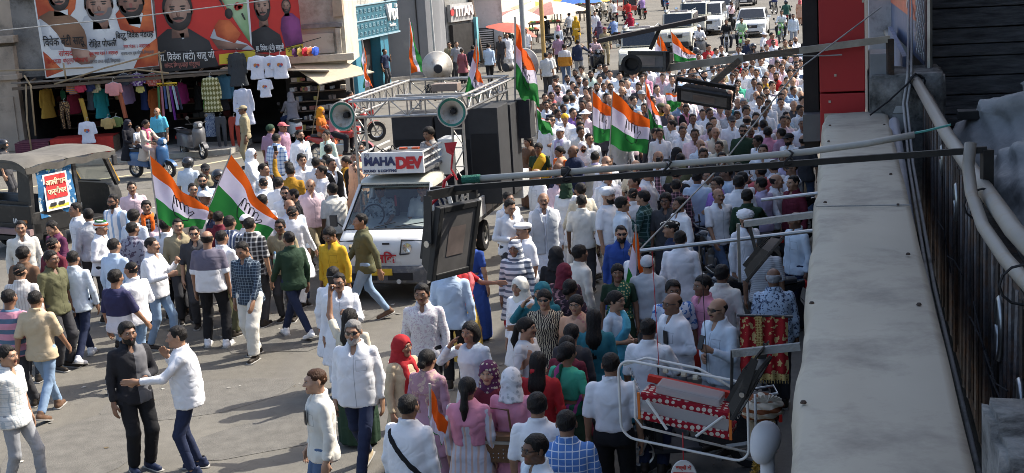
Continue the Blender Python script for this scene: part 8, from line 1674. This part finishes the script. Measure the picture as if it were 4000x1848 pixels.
5.31|28.34|1.70|170|ss:pink|tr:grey|thick|44|3m4||||thick-haired man in a pink half-sleeve shirt right of the boy in profile
5.51|27.97|1.69|-140|sl:mauve|py:white|short|21|0m4s||||man in a mauve shirt left of the black-capped bearded man
5.57|27.50|1.64|-50|sl:white|py:white|cap:black|45|0m4||eb||capped man in a white shirt with spectacles left of the ledge end
6.21|29.22|1.73|-20|sl:white|tr:khaki|side:grey|42|1m4||||man in a white shirt just behind the black-capped bearded man
5.67|26.64|1.72|160|ss:char|jn:denim|bald|21|0m4||||balding man in a dark half-sleeve shirt just behind the ledge end
8.49|50.55|1.68|-15|sl:white|py:white|short|41|1m4||m||man in a white shirt left of the white sedan
7.64|50.38|1.67|22|sl:white|py:white|short|42|0m4||||man in a white shirt right of the boy in red
7.90|50.69|1.70|0|ss:white|jn:denim|short|21|0m4s||||man in a white half-sleeve shirt just behind the black motorcycle
7.59|51.73|1.69|20|ss:red|tr:navy|thick|43|0m4||||thick-haired man in a red half-sleeve shirt right of the helmeted man in white
7.05|48.01|1.64|-8|ss:cream|tr:navy|bald|44|1m4s||||balding man in a cream half-sleeve shirt in front of the boy in red
7.01|50.80|1.67|160|ss:white|tr:navy|helmet|44|0m4||||helmeted man in a white half-sleeve shirt left of the boy in red
9.53|54.58|1.63|-60|ss:navy|tr:char|cap:khaki|46|1m4||||capped man in a navy half-sleeve shirt left of the white sedan
9.21|51.66|1.63|10|ss:char|tr:navy|helmet|46|0m4s||||helmeted man in a dark half-sleeve shirt in front of the white sedan
10.67|57.42|1.65|60|ss:white|jn:denim|brim:white|41|0m4||||sun-hatted man in a white half-sleeve shirt right of the white sedan
10.58|55.25|1.76|20|ss:salmon|tr:char|short|42|0m4||m||man in a salmon half-sleeve shirt right of the sun-hatted man
9.57|50.96|1.64|12|ss:white|tr:char|short|46|2m4||||man in a white half-sleeve shirt in front of the sun-hatted man
10.25|53.20|1.62|0|sl:white|py:white|short|44|3m4||g||man in a white shirt right of the sun-hatted man
10.25|50.99|1.76|-8|sl:khaki|tr:grey|short|21|0m4||||man in a khaki shirt right of the sun-hatted man
11.24|54.04|1.63|22|sl:white|tr:char|bald|41|1m4||b||balding man in a white shirt right of the sun-hatted man
9.11|46.84|1.63|-25|sl:paleblue|py:white|short|45|0m4||m||man in a pale blue shirt just behind the man in bright red
9.07|45.17|1.72|150|sl:grey|tr:grey|short|44|0m4s||||man in a grey shirt just behind the man in plain light grey
8.16|44.49|1.70|0|te:ltgrey|tr:grey|short|43|0m4||||man in a light grey tee-shirt right of the black-capped man in red
7.42|44.18|1.67|0|ss:red|tr:grey|round:black|43|3m4||b||skull-capped man in a red half-sleeve shirt with a dark beard right of the black motorcycle
7.70|44.55|1.65|-10|sl:cream|tr:navy|round:white|44|0m4||b||skull-capped man in a cream shirt right of the black-capped man in red
7.82|44.01|1.74|-15|sl:ltblue|tr:khaki|short|43|3m4||||man in a light blue shirt right of the black-capped man in red
9.83|45.54|1.64|-8|ss:white|tr:char|short|44|1m4s||b||man in a white half-sleeve shirt just behind the yellow-scarfed man
8.87|42.46|1.71|0|sl:white|tr:char|short|43|0m4||e||man in a white shirt left of the yellow-scarfed man
10.65|51.98|1.65|0|ss:white|tr:navy|short|21|0m4s||b||man in a white half-sleeve shirt right of the sun-hatted man
6.74|48.24|1.65|-15|ss:char|py:white|short|43|0m4||||man in a dark half-sleeve shirt in front of the helmeted man in white
7.62|47.31|1.63|-25|sl:white|tr:grey|short|45|0m4||m||man in a white shirt right of the black motorcycle
7.00|42.82|1.72|5|sl:f_greystripe|tr:grey|short|42|3m4||||man in a thin-striped grey shirt left of the black-capped man in red
6.67|42.63|1.74|-15|sl:paleblue|jn:denim|short|41|1m4s||m||man in a pale blue shirt in front of the black motorcycle
6.88|46.00|1.65|-15|sl:white|py:white|short|46|0m4||||man in a white shirt left of the black motorcycle
10.78|50.46|1.63|160|ss:paleblue|tr:char|short|41|0m4||||man in a pale blue half-sleeve shirt just behind the yellow-scarfed man
5.66|42.53|1.67|5|ss:char|tr:grey|short|42|0m4||b||man in a dark half-sleeve shirt just behind the flat lamp
1.82|25.67|1.69|20|ku:white|tr:navy|bald|43|2m4||||balding man in a white kurta right of the masked woman in white
2.32|25.27|1.66|5|ss:cream|tr:grey|bald|44|2m4||m||balding man in a cream half-sleeve shirt just behind the salmon shirted man
1.56|28.75|1.54|10|km:white|py:white|veil:white|21|0m4||k||scarfed woman in a white dress with a black face mask right of the skull-capped man
2.77|25.56|1.74|5|sl:white|tr:char|bald|43|0m4||m||balding man in a white shirt left of the black-scarfed woman
3.14|25.32|1.70|160|ss:olive|tr:khaki|short|43|0m4s||||man in an olive half-sleeve shirt in front of the black-scarfed woman
3.60|25.69|1.74|12|ss:char|jn:denim|short|41|1m4||m||man in a dark half-sleeve shirt right of the black-scarfed woman
4.83|65.31|1.76|0|tk:khaki|tr:khaki|cap:maroon|0|2m5||m||police officer in a khaki uniform and dark red cap in mid street
3.23|59.19|1.66|170|sl:navy|tr:grey|short|26|0m5||||man in a navy sweater, back turned, hand to his ear, by the banded pole
2.51|55.85|1.75|160|ja:f_orangeblock|jn:denim|short|0|1m5||||man in an orange and white hooded jacket and jeans, back turned
3.05|73.73|1.50|170|km:paleblue|py:grey|veil:pink|0|0m5||||woman in a pink head scarf and pale blue by the stall
4.16|84.06|1.69|-150|sl:ltgrey|tr:char|short|44|1m5||||man in a grey shirt at the market umbrella edge
4.39|81.14|1.55|150|km:yellow|py:yellow|veil:yellow|0|0m5|scarf:red|||woman in a yellow head scarf with a red dress near the bicycle
5.58|82.53|1.75|0|ku:white|py:white|short|44|0m5||||man in white kurta and trousers beside the dark pole
7.94|100.33|1.67|0|ku:offw|py:offw|short|0|0m5||||man in pale clothes crossing at the top of the street
-1.17|59.88|1.67|165|sl:navy|tr:char|short|44|2m5||||man in a navy shirt walking away beside the horn speaker
-.50|59.51|1.74|165|sl:ltblue|tr:black|short|47|2m5||||man in a light blue shirt and black trousers walking away
.32|65.80|1.74|10|ku:white|py:white|short|0|0m5||||man in a white kurta standing near the market stalls
1.28|69.17|1.67|-20|ss:white|tr:grey|short|0|3m5||||man in white under the market umbrella
2.58|63.20|1.68|165|ss:mauve|tr:char|short|0|3m5||||dark-haired man in dusty mauve seated near the stall
-1.66|60.51|1.51|150|km:rose|py:char|bun|0|2m5||||woman in rose behind the horn speaker
-1.91|61.90|1.73|10|ss:grey|tr:char|short|0|2m5||||man before the red watch poster
-2.24|62.38|1.70|-10|ss:khaki|tr:char|short|0|0m5||||man in khaki at the left of the red watch poster
1.84|52.92|1.69|-60|ss:offw|tr:char|short|21|0m5||||man in an off-white shirt by the yellow pole
1.67|52.51|1.69|160|ss:ltgrey|tr:char|short|0|0m5||||man in a pale grey shirt behind the rear horn speaker
13.77|84.07|1.75|40|ts:ltpink|tr:black|short|48|3m5||||man in a pale pink shirt and black trousers standing beside the white sedan
14.26|68.86|1.64|-10|sl:paleblue|tr:grey|short|0|1m5||||man in pale blue near the right kerb
18.02|84.99|1.57|160|km:peach|py:peach|veil:salmon|0|3m5||||woman in a peach saree at the right top
-7.16|38.68|1.76|-75|tk:khaki|tr:khaki|cap:khaki|0|3m5||||police officer in khaki standing outside the clothes shop
-9.95|40.45|1.68|-10|ts:sky|tr:char|bald|0|2m5||||shopkeeper in a blue shirt behind the scooter riders
-12.38|34.58|1.67|90|ss:char|tr:char|helmet|0|2m5||||person in dark clothes at the far left edge by the wall
-5.01|61.14|1.65|60|te:navy|tr:char|short|14|0m5||||man in a dark blue tee-shirt leaning at the blue shop doorway
6.34|97.40|1.71|150|ss:offw|tr:char|short|0|1m5||||man in pale shirt near the parked white car
2.72|83.23|1.61|170|km:black|py:black|veil:black|0|1m5||||woman in black by the vegetable stall
.01|65.17|1.68|-30|ss:char|tr:char|short|0|2m5||||man in dark clothes at the stall post
.93|25.63|1.64|-60|ss:navy|jn:denim|bald|46|3m3s||||balding man in a navy half-sleeve shirt left of the masked woman in white
4.33|22.65|1.69|60|sl:white|tr:khaki|bald|42|2n3||||balding man in a white shirt left of the maroon shirted man
1.18|22.96|1.68|-150|sl:cream|py:white|thick|44|1n3||||thick-haired man in a cream shirt left of the white turbaned man
2.37|23.68|1.75|60|sl:white|tr:navy|thick|45|2n3||||thick-haired man in a white shirt right of the salmon shirted man
4.61|24.01|1.69|-150|sl:white|tr:grey|thick|41|2n3s||||thick-haired man in a white shirt just behind the maroon shirted man
3.68|22.23|1.75|170|sl:white|tr:khaki|thick|45|3n3s||||thick-haired man in a white shirt right of the purple shirted man
1.75|24.86|1.69|-60|sl:white|tr:khaki|bald|42|0n3||||balding man in a white shirt in front of the bald man under the flags
2.37|24.34|1.65|-90|sl:white|jn:denim|side|45|3n3||||man in a white shirt just behind the salmon shirted man
.89|24.51|1.64|20|sl:ltpink|tr:grey|crop|46|3n3s||m||crop-haired man in a pale pink shirt just behind the grey waistcoat man
3.26|21.68|1.68|20|ss:white|jn:denim|bald|46|0n3||m||balding man in a white half-sleeve shirt in front of the purple shirted man
1.98|22.23|1.67|170|sl:white|tr:khaki|crop|44|0n3||||crop-haired man in a white shirt in front of the salmon shirted man
3.75|22.63|1.70|20|ss:white|jn:denim|side|46|2n3||m||man in a white half-sleeve shirt right of the purple shirted man
.53|25.15|1.63|-60|sl:white|tr:khaki|bald|41|2m3s||||balding man in a white shirt just behind the grey waistcoat man
3.88|23.01|1.69|-150|sl:white|tr:navy|thick|42|0n3||||thick-haired man in a white shirt right of the long conduit
-5.52|23.31|1.71|-20|sl:cream|tr:grey|bald|45|0n0||||balding man in a cream shirt in front of the left flag
-4.87|22.89|1.72|-60|ss:navy|tr:khaki|crop|42|3n0s||||crop-haired man in a navy half-sleeve shirt just behind the colour-block tee man
-4.20|23.62|1.69|170|sl:white|tr:char|side|43|0n0s||||man in a white shirt right of the tall middle flag
-4.49|23.92|1.71|150|sl:white|jn:denim|thick|42|3n0||||thick-haired man in a white shirt in front of the tall middle flag
-3.62|22.81|1.74|20|sl:paleblue|tr:navy|bald|42|0n0||||balding man in a pale blue shirt right of the tall middle flag
-5.68|22.45|1.71|60|sl:ltpink|tr:char|crop|42|1n0||||crop-haired man in a pale pink shirt in front of the left flag
-5.29|27.41|1.67|60|sl:paleblue|py:white|thick|46|3m0||||thick-haired man in a pale blue shirt just behind the tall middle flag
-3.10|24.55|1.68|-150|ss:offw|tr:khaki|thick|42|3n0s||||thick-haired man in an off-white half-sleeve shirt right of the tall middle flag
-4.17|28.34|1.74|-150|sl:white|py:white|short|44|1m0||||man in a white shirt right of the colour-block tee man
-3.66|28.44|1.67|-150|sl:cream|tr:navy|short|41|0m0s||||man in a cream shirt right of the tall middle flag
-3.60|25.25|1.68|20|sl:ltpink|tr:khaki|bald|41|2m0s||||balding man in a pale pink shirt right of the tall middle flag
-4.58|26.05|1.63|-150|ss:white|jn:denim|crop|44|0m0s||||crop-haired man in a white half-sleeve shirt right of the tall middle flag
-4.82|25.21|1.66|-20|sl:white|tr:char|bald|44|0m0||m||balding man in a white shirt right of the tall middle flag
-4.10|27.94|1.76|20|sl:white|py:white|thick|43|0m0||||thick-haired man in a white shirt right of the tall middle flag
"""
FILL=[(2.4,34.1),(3.1,32.4),(6.3,33.5),(6.5,43.6),(3.7,29.3),(7.3,46.8),(5.4,31.4),(8.6,44.1),(7.2,33.9),(5.7,38.7),(4.5,36.9),(6.3,31.4),(6.7,41.1),(4.7,44.9),(2.4,29.5),(9.0,46.3),(6.2,37.5),(2.4,37.7),(7.1,35.5),(6.7,32.5),(3.2,30.0),(2.9,40.6),(5.0,34.5),(5.8,37.1),(3.2,38.0),(8.4,47.7),(7.3,45.1),(8.0,41.7),(2.8,31.5),(8.1,39.7),(5.1,33.2),(5.5,39.3),(8.5,46.6),(2.4,41.0),(5.4,37.7),(4.1,43.5),(8.9,48.2),(3.7,35.1),(1.5,35.7),(5.9,36.2),(5.5,30.7),(4.1,37.6),(4.7,41.3),(2.7,35.9),(5.3,32.0),(5.7,33.0),(1.5,40.8),(2.3,32.5),(2.5,30.6),(5.5,39.9),(2.3,39.1),(3.8,32.1),(5.9,31.8),(7.4,35.0),(5.9,45.3),(4.6,31.0),(6.8,44.5),(4.6,32.6),(2.1,34.6),(7.0,43.8),(5.2,32.6),(3.3,31.3),(7.6,43.0),(4.9,43.0),(4.6,44.3),(5.2,44.0),(7.7,37.4),(3.1,41.7),(7.1,33.0),(9.6,46.2),(9.2,44.1),(1.8,38.5),(9.2,43.4),(1.7,32.2),(5.2,46.3),(4.5,34.8),(7.6,45.9),(1.3,34.5),(4.6,35.9),(1.6,30.0),(5.6,43.6),(4.2,38.6),(4.4,30.2),(3.3,35.8),(6.2,34.1),(4.8,40.0),(8.4,41.0),(3.6,41.2),(6.7,31.8),(8.5,43.5),(3.8,39.4),(2.9,34.8),(6.1,44.1),(3.8,32.8),(4.8,38.5),(5.1,45.7),(5.0,40.7),(3.3,36.4),(4.3,29.3),(8.4,45.5),(3.6,40.5),(3.2,29.1),(6.2,44.7),(4.3,34.3),(7.7,41.1),(6.8,38.1),(4.9,37.3),(8.2,38.1),(3.7,38.4),(9.5,48.1),(5.9,29.7),(7.3,42.2),(4.1,41.5),(2.8,33.0),(9.9,47.6),(1.2,37.0),(2.2,36.8),(8.9,44.6),(6.1,39.9),(6.5,35.3),(7.2,37.6),(6.1,30.3),(5.7,34.3),(7.5,36.4),(6.8,45.5)]
# ---------------------------------------------------------------- fabrics and the crowd
FAB=dict(f_birds=('print',(.42,.52,.64),(.06,.08,.14),.03),f_blackcheck=('check',(.03,.03,.035),(.45,.45,.45),.07),f_blockgrey=('block',(.70,.70,.72),(.13,.12,.16),1.16),f_bluecheck=('check',(.60,.68,.78),(.08,.16,.36),.085),f_bluegrid=('grid',(.10,.22,.52),(.62,.68,.78),.055),f_blueprint=('print',(.55,.62,.74),(.06,.16,.42),.05),f_bluestripe=('vstripe',(.62,.64,.68),(.22,.34,.52),.11),f_capprint=('print',(.02,.02,.02),(.6,.58,.5),.06),f_darkcheck=('grid',(.03,.045,.07),(.2,.25,.3),.04),f_darkprint=('print',(.05,.03,.04),(.3,.16,.18),.05),f_flower=('print',(.68,.68,.68),(.12,.10,.16),.07),f_greencheck=('grid',(.02,.055,.05),(.12,.2,.2),.07),f_greendots=('dots',(.02,.10,.06),(.5,.42,.2),.035),f_greensaree=('dye',(.02,.12,.07),(.30,.06,.20),.3),f_greyprint=('print',(.28,.28,.33),(.10,.08,.12),.06),f_greystripe=('hstripe',(.50,.51,.53),(.33,.34,.36),.025),f_lace=('dots',(.66,.67,.70),(.45,.47,.50),.05),f_mauveprint=('print',(.34,.20,.24),(.45,.33,.28),.06),f_navyblock=('block',(.62,.62,.66),(.035,.035,.085),1.05),f_navystripe=('vstripe',(.05,.07,.14),(.5,.52,.55),.05),f_orangeblock=('block',(.45,.2,.03),(.5,.5,.52),1.2),f_pastelstripe=('vstripe',(.50,.52,.60),(.58,.42,.36),.06),f_peachsaree=('print',(.46,.28,.20),(.42,.18,.16),.12),f_pinkstripe=('hstripe',(.58,.26,.34),(.10,.16,.24),.14),f_plaidpink=('check',(.05,.03,.04),(.42,.22,.26),.06),f_plaidbrown=('check',(.08,.05,.04),(.3,.2,.18),.06),f_plum=('plain',(.10,.025,.065),None,.05),f_plumdots=('dots',(.10,.03,.08),(.45,.42,.32),.05),f_shawl=('vstripe',(.5,.46,.36),(.05,.12,.08),.16),f_tiger=('dye',(.03,.025,.025),(.5,.43,.32),.07),f_vstripe=('vstripe',(.64,.62,.58),(.5,.47,.45),.04),f_whiteflower=('print',(.66,.66,.66),(.52,.30,.20),.16),f_whitegrid=('grid',(.64,.65,.64),(.42,.47,.5),.05),f_whitespeck=('print',(.66,.65,.66),(.52,.44,.5),.022),f_zebra=('hstripe',(.66,.67,.70),(.14,.16,.21),.085),f_blackgrey=('vstripe',(.022,.022,.026),(.14,.14,.15),.42))  # last fabric: black shirt with its sunlit side painted grey
def fb_(c):return fabric(c,*FAB[c][:1],c1=FAB[c][1],c2=FAB[c][2],size=FAB[c][3])if isinstance(c,str)else c
WHO={}
def cn(c):return None if not c else(.2,.19,.18)if c=='silver' else(.05,.022,.01)if c=='brownhair' else CO[c]if c in CO else fb_(c)
for row in PEOPLE.strip().split('\n'):
 x,y,h,fc,t,b,hr,po,code,ov,ex,sh,lab=row.split('|');t,tc=t.split(':');b,bc=b.split(':');hr,hc=(hr.split(':')+[''])[:2];ov,oc=(ov.split(':')+[''])[:2];h=float(h)
 ps=POSES[int(po)].split(',');pose=tuple(ps[:3])+tuple(float(q)for q in ps[3:])+(0,)*(6-len(ps));fem=b=='sr' or t in('bl','km')
 r_,J=person(float(x),float(y),h,float(fc),t,cn(tc),b,cn(bc),hr,cn(hc),pose,int(code[0]),'f' if fem else 's' if code[-1]=='s' else 'm','near' if code[1]=='n' else 'mid',ov or None,cn(oc),ex,cn(sh)or(.035,.028,.022),0.0,lab,GROUPS[int(code[2])])
 WHO[lab]=(r_,J,h/1.70)
def crowd_mass(pts):
 mats=[mat('mass_skin_%d'%i,c,.6)for i,c in enumerate(SKINS)]+[HAIR]+[fabric('mass_%d'%i,'plain',c)for i,c in enumerate([(.72,.73,.76),(.72,.73,.76),(.66,.65,.6),(.58,.64,.72),(.45,.45,.47),(.6,.45,.5),(.2,.3,.45),(.06,.06,.07)])]+[fabric('mass_dark','plain',(.05,.05,.06))]
 parts=[];r_=random.Random(5)
 for x,y in pts:
  pz=(('walk','fwd','back',0,0,0),('stand','down2','down',0,0,0),('step','down','down2',0,0,0))[r_.randrange(3)];pm=person_meshes(pz,'sl','tr','m','mid');s=r_.uniform(.93,1.04);M=Matrix.Translation((x,y,0))@Matrix.Rotation(R(r_.uniform(-30,30)),4,'Z')@Matrix.Scale(s,4);sk=r_.randrange(len(SKINS));tp_=6+r_.randrange(8)
  for me,mi,MM in((pm['body'],sk,M),(pm['top'],tp_,M),(pm['bot'],14,M),(hair_mesh(r_.choice(('short','thick','side','bald'))),5,M@pm['J']['headM'])):
   n=len(me.vertices);co=np.empty(n*3);me.vertices.foreach_get('co',co);A=np.array(MM);parts.append((co.reshape(-1,3)@A[:3,:3].T+A[:3,3],[tuple(p.vertices)for p in me.polygons],mi))
 o=bpy.data.objects.new('crowd',np_mesh('crowd',parts,mats));o.color=c4(BLACKHAIR);link(o);return tag(o,'remaining marchers packed among the far crowd, mostly in white','crowd',kind='stuff')
crowd_mass(FILL)
def at_person(frag,p):
 for l in WHO:
  if frag in l:r_,J,s=WHO[l];return Vector(r_.location)+Matrix.Rotation(r_.rotation_euler[2],3,'Z')@(Vector(p(J)if callable(p)else p)*s),r_.rotation_euler[2]
 raise KeyError(frag)
RG_='riders on two wheelers'
RP=('ride','ride','ride',.1,0,0);RP2=('ride','lap','lap',.12,0,0)
def rider(v,yo,lab,top,tc,bot,bc,hair='short',hc=None,pose=RP,h=1.66,zo=.05,**k):
 M=Matrix.Rotation(v.rotation_euler[2],3,'Z');p=Vector(v.location)+M@Vector((0,yo,0));s=h/1.7
 r_,J=person(p.x,p.y,h,0,top,tc,bot,bc,hair,hc,pose,k.pop('skin',0),k.pop('build','m'),'mid',z=.82-.80*s+zo,label=lab,group=RG_,**k);r_.rotation_euler=(0,0,v.rotation_euler[2]+k.get('rot',0));return r_,J
WHT=(.72,.73,.75)
rider(sc1,.12,'woman in beige with a pink scarf steering the blue scooter','km',(.52,.44,.36),'py',(.4,.3,.27),'bun',build='f',over='scarf',oc=(.55,.12,.2),h=1.6);rider(sc1,.42,'child in white sitting between the two scooter women','te',WHT,'jn',(.03,.03,.04),'short',pose=RP2,h=1.12,zo=.1);rider(sc1,.74,'veiled passenger in black at the back of the blue scooter','km',(.015,.015,.02),'jn',(.28,.36,.5),'veil',hc=(.02,.02,.03),pose=('side','lap','lap',.05,0,0),build='f',h=1.6,extra=('k',))
rider(rb,.1,'man in a pink shirt riding the red motorcycle','sl',(.62,.2,.24),'tr',(.02,.02,.025),'short',h=1.7);rider(rb,.48,'pillion under an orange head scarf on the red motorcycle','bl',(.55,.17,.03),'sr',(.5,.12,.05),'veil',hc=(.62,.25,.02),pose=('side','lap','lap',.05,0,0),build='f',h=1.58)
rider(rb2,.1,'man in dark red riding behind the left horn speaker','ss',(.35,.04,.04),'tr',(.02,.02,.025),'short');rider(sc4,.12,'rider wrapped in a grey veil with a blue backpack','sl',(.2,.2,.23),'tr',(.03,.05,.12),'veil',hc=(.25,.25,.28),h=1.64)
for v,lab,tc,hr,hc in((fb[0],'rider in a patterned dark scarf near the police officer',(.1,.08,.12),'veil',(.12,.1,.16)),(fb[1],'rider in a blue check shirt going up the street','f_bluegrid','short',None),(fb[2],'rider under a crimson head scarf',(.35,.02,.05),'veil',(.35,.02,.05)),(fb[3],'rider in a plain red shirt',(.45,.03,.03),'short',None),(fb[4],'rider in a white shirt going up the street',WHT,'short',None),(fb[5],'rider in cream beside the white car',(.5,.47,.4),'short',None),(fb[6],'rider in purple far up the street',(.3,.2,.42),'bun',None),(fb[7],'rider in bright blue far up the street',(.05,.15,.5),'helmet',None),(fb[8],'rider in black facing the camera behind the crowd',(.02,.02,.022),'short',None),(fb[9],'rider in pale green behind the crowd',(.45,.6,.42),'short',None),(fb[10],'rider in white on the pale green motorcycle',WHT,'short',None),(fb[11],'rider in dark green going up the right side',(.03,.09,.07),'helmet',None),(fb[12],'helmeted rider in dark green behind the horn speakers',(.04,.07,.07),'helmet',None),(fb[13],'rider in pale pink among the first marchers',(.62,.45,.48),'short',None),(fb[14],'rider with a white head cloth on the grey scooter',WHT,'beanie',None)):
 rider(v,.1,lab,'sl',fb_(tc),'tr',(.04,.04,.05),hr,hc,build='m')
rider(bc2,.15,'cyclist in navy at the top right','ss',(.04,.05,.12),'jn',(.05,.06,.1),'short',zo=.12)
def crew(x,y,z,lab,top,tc,face=0,pose=('ride','ride','ride',0,0,0),**k):
 p=TK+Matrix.Rotation(SRZ,3,'Z')@Vector((x,y,0));r_,J=person(p.x,p.y,1.66,0,top,tc,'tr',(.04,.04,.05),k.pop('hair','short'),None,pose,0,'m','mid',z=z,label=lab,group='truck crew',**k);r_.rotation_euler=(0,0,SRZ+R(face))
crew(-.36,1.28,.22,'driver in a printed shirt behind the windscreen','ss',fabric('driver_print','print',(.42,.45,.46),(.1,.12,.13),.05));crew(.38,1.3,.22,'passenger in white beside the driver','ss',(.55,.57,.6),pose=('ride','lap','lap',0,0,0))
crew(.05,3.1,.80,'sound operator in a check shirt standing on the truck bed','sl',fabric('operator_check','check',(.40,.38,.36),(.16,.15,.15),.06),-25,('stand','chin','belly',.05,0,.15),hair='curly');crew(-.35,5.9,0,'man in white behind the truck tail, seen between stacks','ss',WHT,20,('stand','down','down',0,0,0))
PHONE=MB().box((0,0,0),(.072,.012,.15)).mesh('phone',BLACKM,bevel=.004)
def phone(frag,side,lab,up=.05,fwd=-.02):
 p,rz=at_person(frag,lambda J:J['wr'+side]+unit(J['wr'+side]-J['el'+side])*.1+np.array((0,fwd,up)));o=bpy.data.objects.new('mobile_phone',PHONE);link(o);o.location=p;o.rotation_euler=(R(-20),0,rz);tag(o,lab,'phone','mobile phones')
phone('mustard shirt raising','L','phone held up by the man in the mustard shirt');phone('green saree holding a phone','L','black phone held up by the woman in the green saree');phone('dark pink plaid','L','phone held up by the man in pink plaid');phone('balding man in dark glasses','L','phone in the hand of the man in dark glasses');phone('phone beside the truck wheel','L','phone in the hands of the man by the truck wheel')
o=bpy.data.objects.new('mobile_phone',PHONE);link(o);p,rz=at_person('left profile with a phone',(.06,-.15,1.26));o.location=p;o.rotation_euler=(0,0,rz);tag(o,'phone in the chest pocket of the cream shirted man','phone','mobile phones')
o=bpy.data.objects.new('mobile_phone',PHONE);link(o);p,rz=at_person('balding man in spectacles',(.07,-.17,1.24));o.location=p;o.rotation_euler=(0,0,rz);tag(o,'phone in the shirt pocket of the balding man in spectacles','phone','mobile phones')
p,rz=at_person('khaki shirt and sunglasses',lambda J:J['wrR']+np.array((.02,-.08,-.02)));bt=empty('water_bottle',p,0,'clear water bottle with a green label held by the khaki shirted man','bottle')
MB().lathe([(0,-.12),(.035,-.12),(.035,.06),(.015,.1),(.015,.12),(0,.12)],14).build('bottle',mat('bottle_plastic',(.55,.62,.6),.15,var=.05),bt,smooth=40);MB().lathe([(.037,-.04),(.037,.03)],14).build('label_band',mat('bottle_label',(.1,.4,.25),.5),bt);MB().lathe([(0,.115),(.018,.115),(.018,.14),(0,.14)],10).build('cap',mat('bottle_cap',(.2,.4,.7),.5),bt)
p,rz=at_person('speaking into a microphone',lambda J:J['wrL']+unit(J['wrL']-J['elL'])*.1);mc=empty('microphone',p,rz,'black microphone at the mouth of the man in the peach kurta','microphone');MB().tube([(0,0,-.12),(0,-.02,.06)],.014,8).build('handle',BLACKM,mc);MB().lathe([(0,.11),(.02,.105),(.028,.08),(.02,.055),(0,.05)],10).build('head',STEEL,mc,smooth=True)
p,rz=at_person('lace veil',(.10,.22,.80));hb_=empty('handbag',p,rz,'brown studded leather handbag of the lace-veiled woman','handbag');BRL=mat('brown_leather',(.13,.065,.03),.5,var=.2,bump=.2)
b=MB();loft_box(b,[(-.07,.17,0,.26,.05),(0,.19,-.01,.28,.06),(.07,.17,0,.26,.05)]);b.build('bag',BRL,hb_,smooth=50,bevel=.0);MB().tube([(-.12,0,.26),(-.1,0,.5),(.1,0,.52),(.12,0,.26)],.012,6).build('strap',BRL,hb_);MB().box((0,.078,.2),(.3,.01,.03)).build('zip',STEEL,hb_)
STD=MB().lathe([(0,.006),(.006,.004),(.007,0)],6,Matrix.Rotation(R(-90),4,'X')).mesh('stud',CHROME)
for i in range(12):o=bpy.data.objects.new('stud',STD);link(o,hb_);o.location=(-.1+.05*(i%5),.073,.05+.04*(i//5))
p,rz=at_person('black bag strap across',(.24,.05,.72));sb_=empty('shoulder_bag',p,rz,'black shoulder bag at the hip of the man with the strap','bag');MB().box((0,0,.1),(.12,.3,.24)).build('bag',mat('bag_black',(.015,.015,.017),.8),sb_,bevel=.04)
p,rz=at_person('red clip',(.03,.12,1.52));cl=empty('hair_clip',p,rz,'small red clip in the long loose hair','hair clip');MB().lathe([(0,.02),(.03,.01),(.03,-.01),(0,-.02)],8,Matrix.Rotation(R(90),4,'X')).build('clip',REDW,cl,smooth=40)
p,rz=at_person('tricolour head scarf',(0,0,0));r_,J,s=WHO[[l for l in WHO if 'tricolour head scarf' in l][0]]
for i,c in enumerate((FO,(.7,.7,.7),FG_)):
 o=MB().lathe([(.097-.012*i,.045+.026*i),(.103-.012*i,.058+.026*i),(.097-.014*i,.072+.026*i)],18,Matrix.Diagonal((1,1.18,1,1))).build('head_band',CLOTH,r_,smooth=True);o.color=c4(c);o.matrix_local=J['headM']
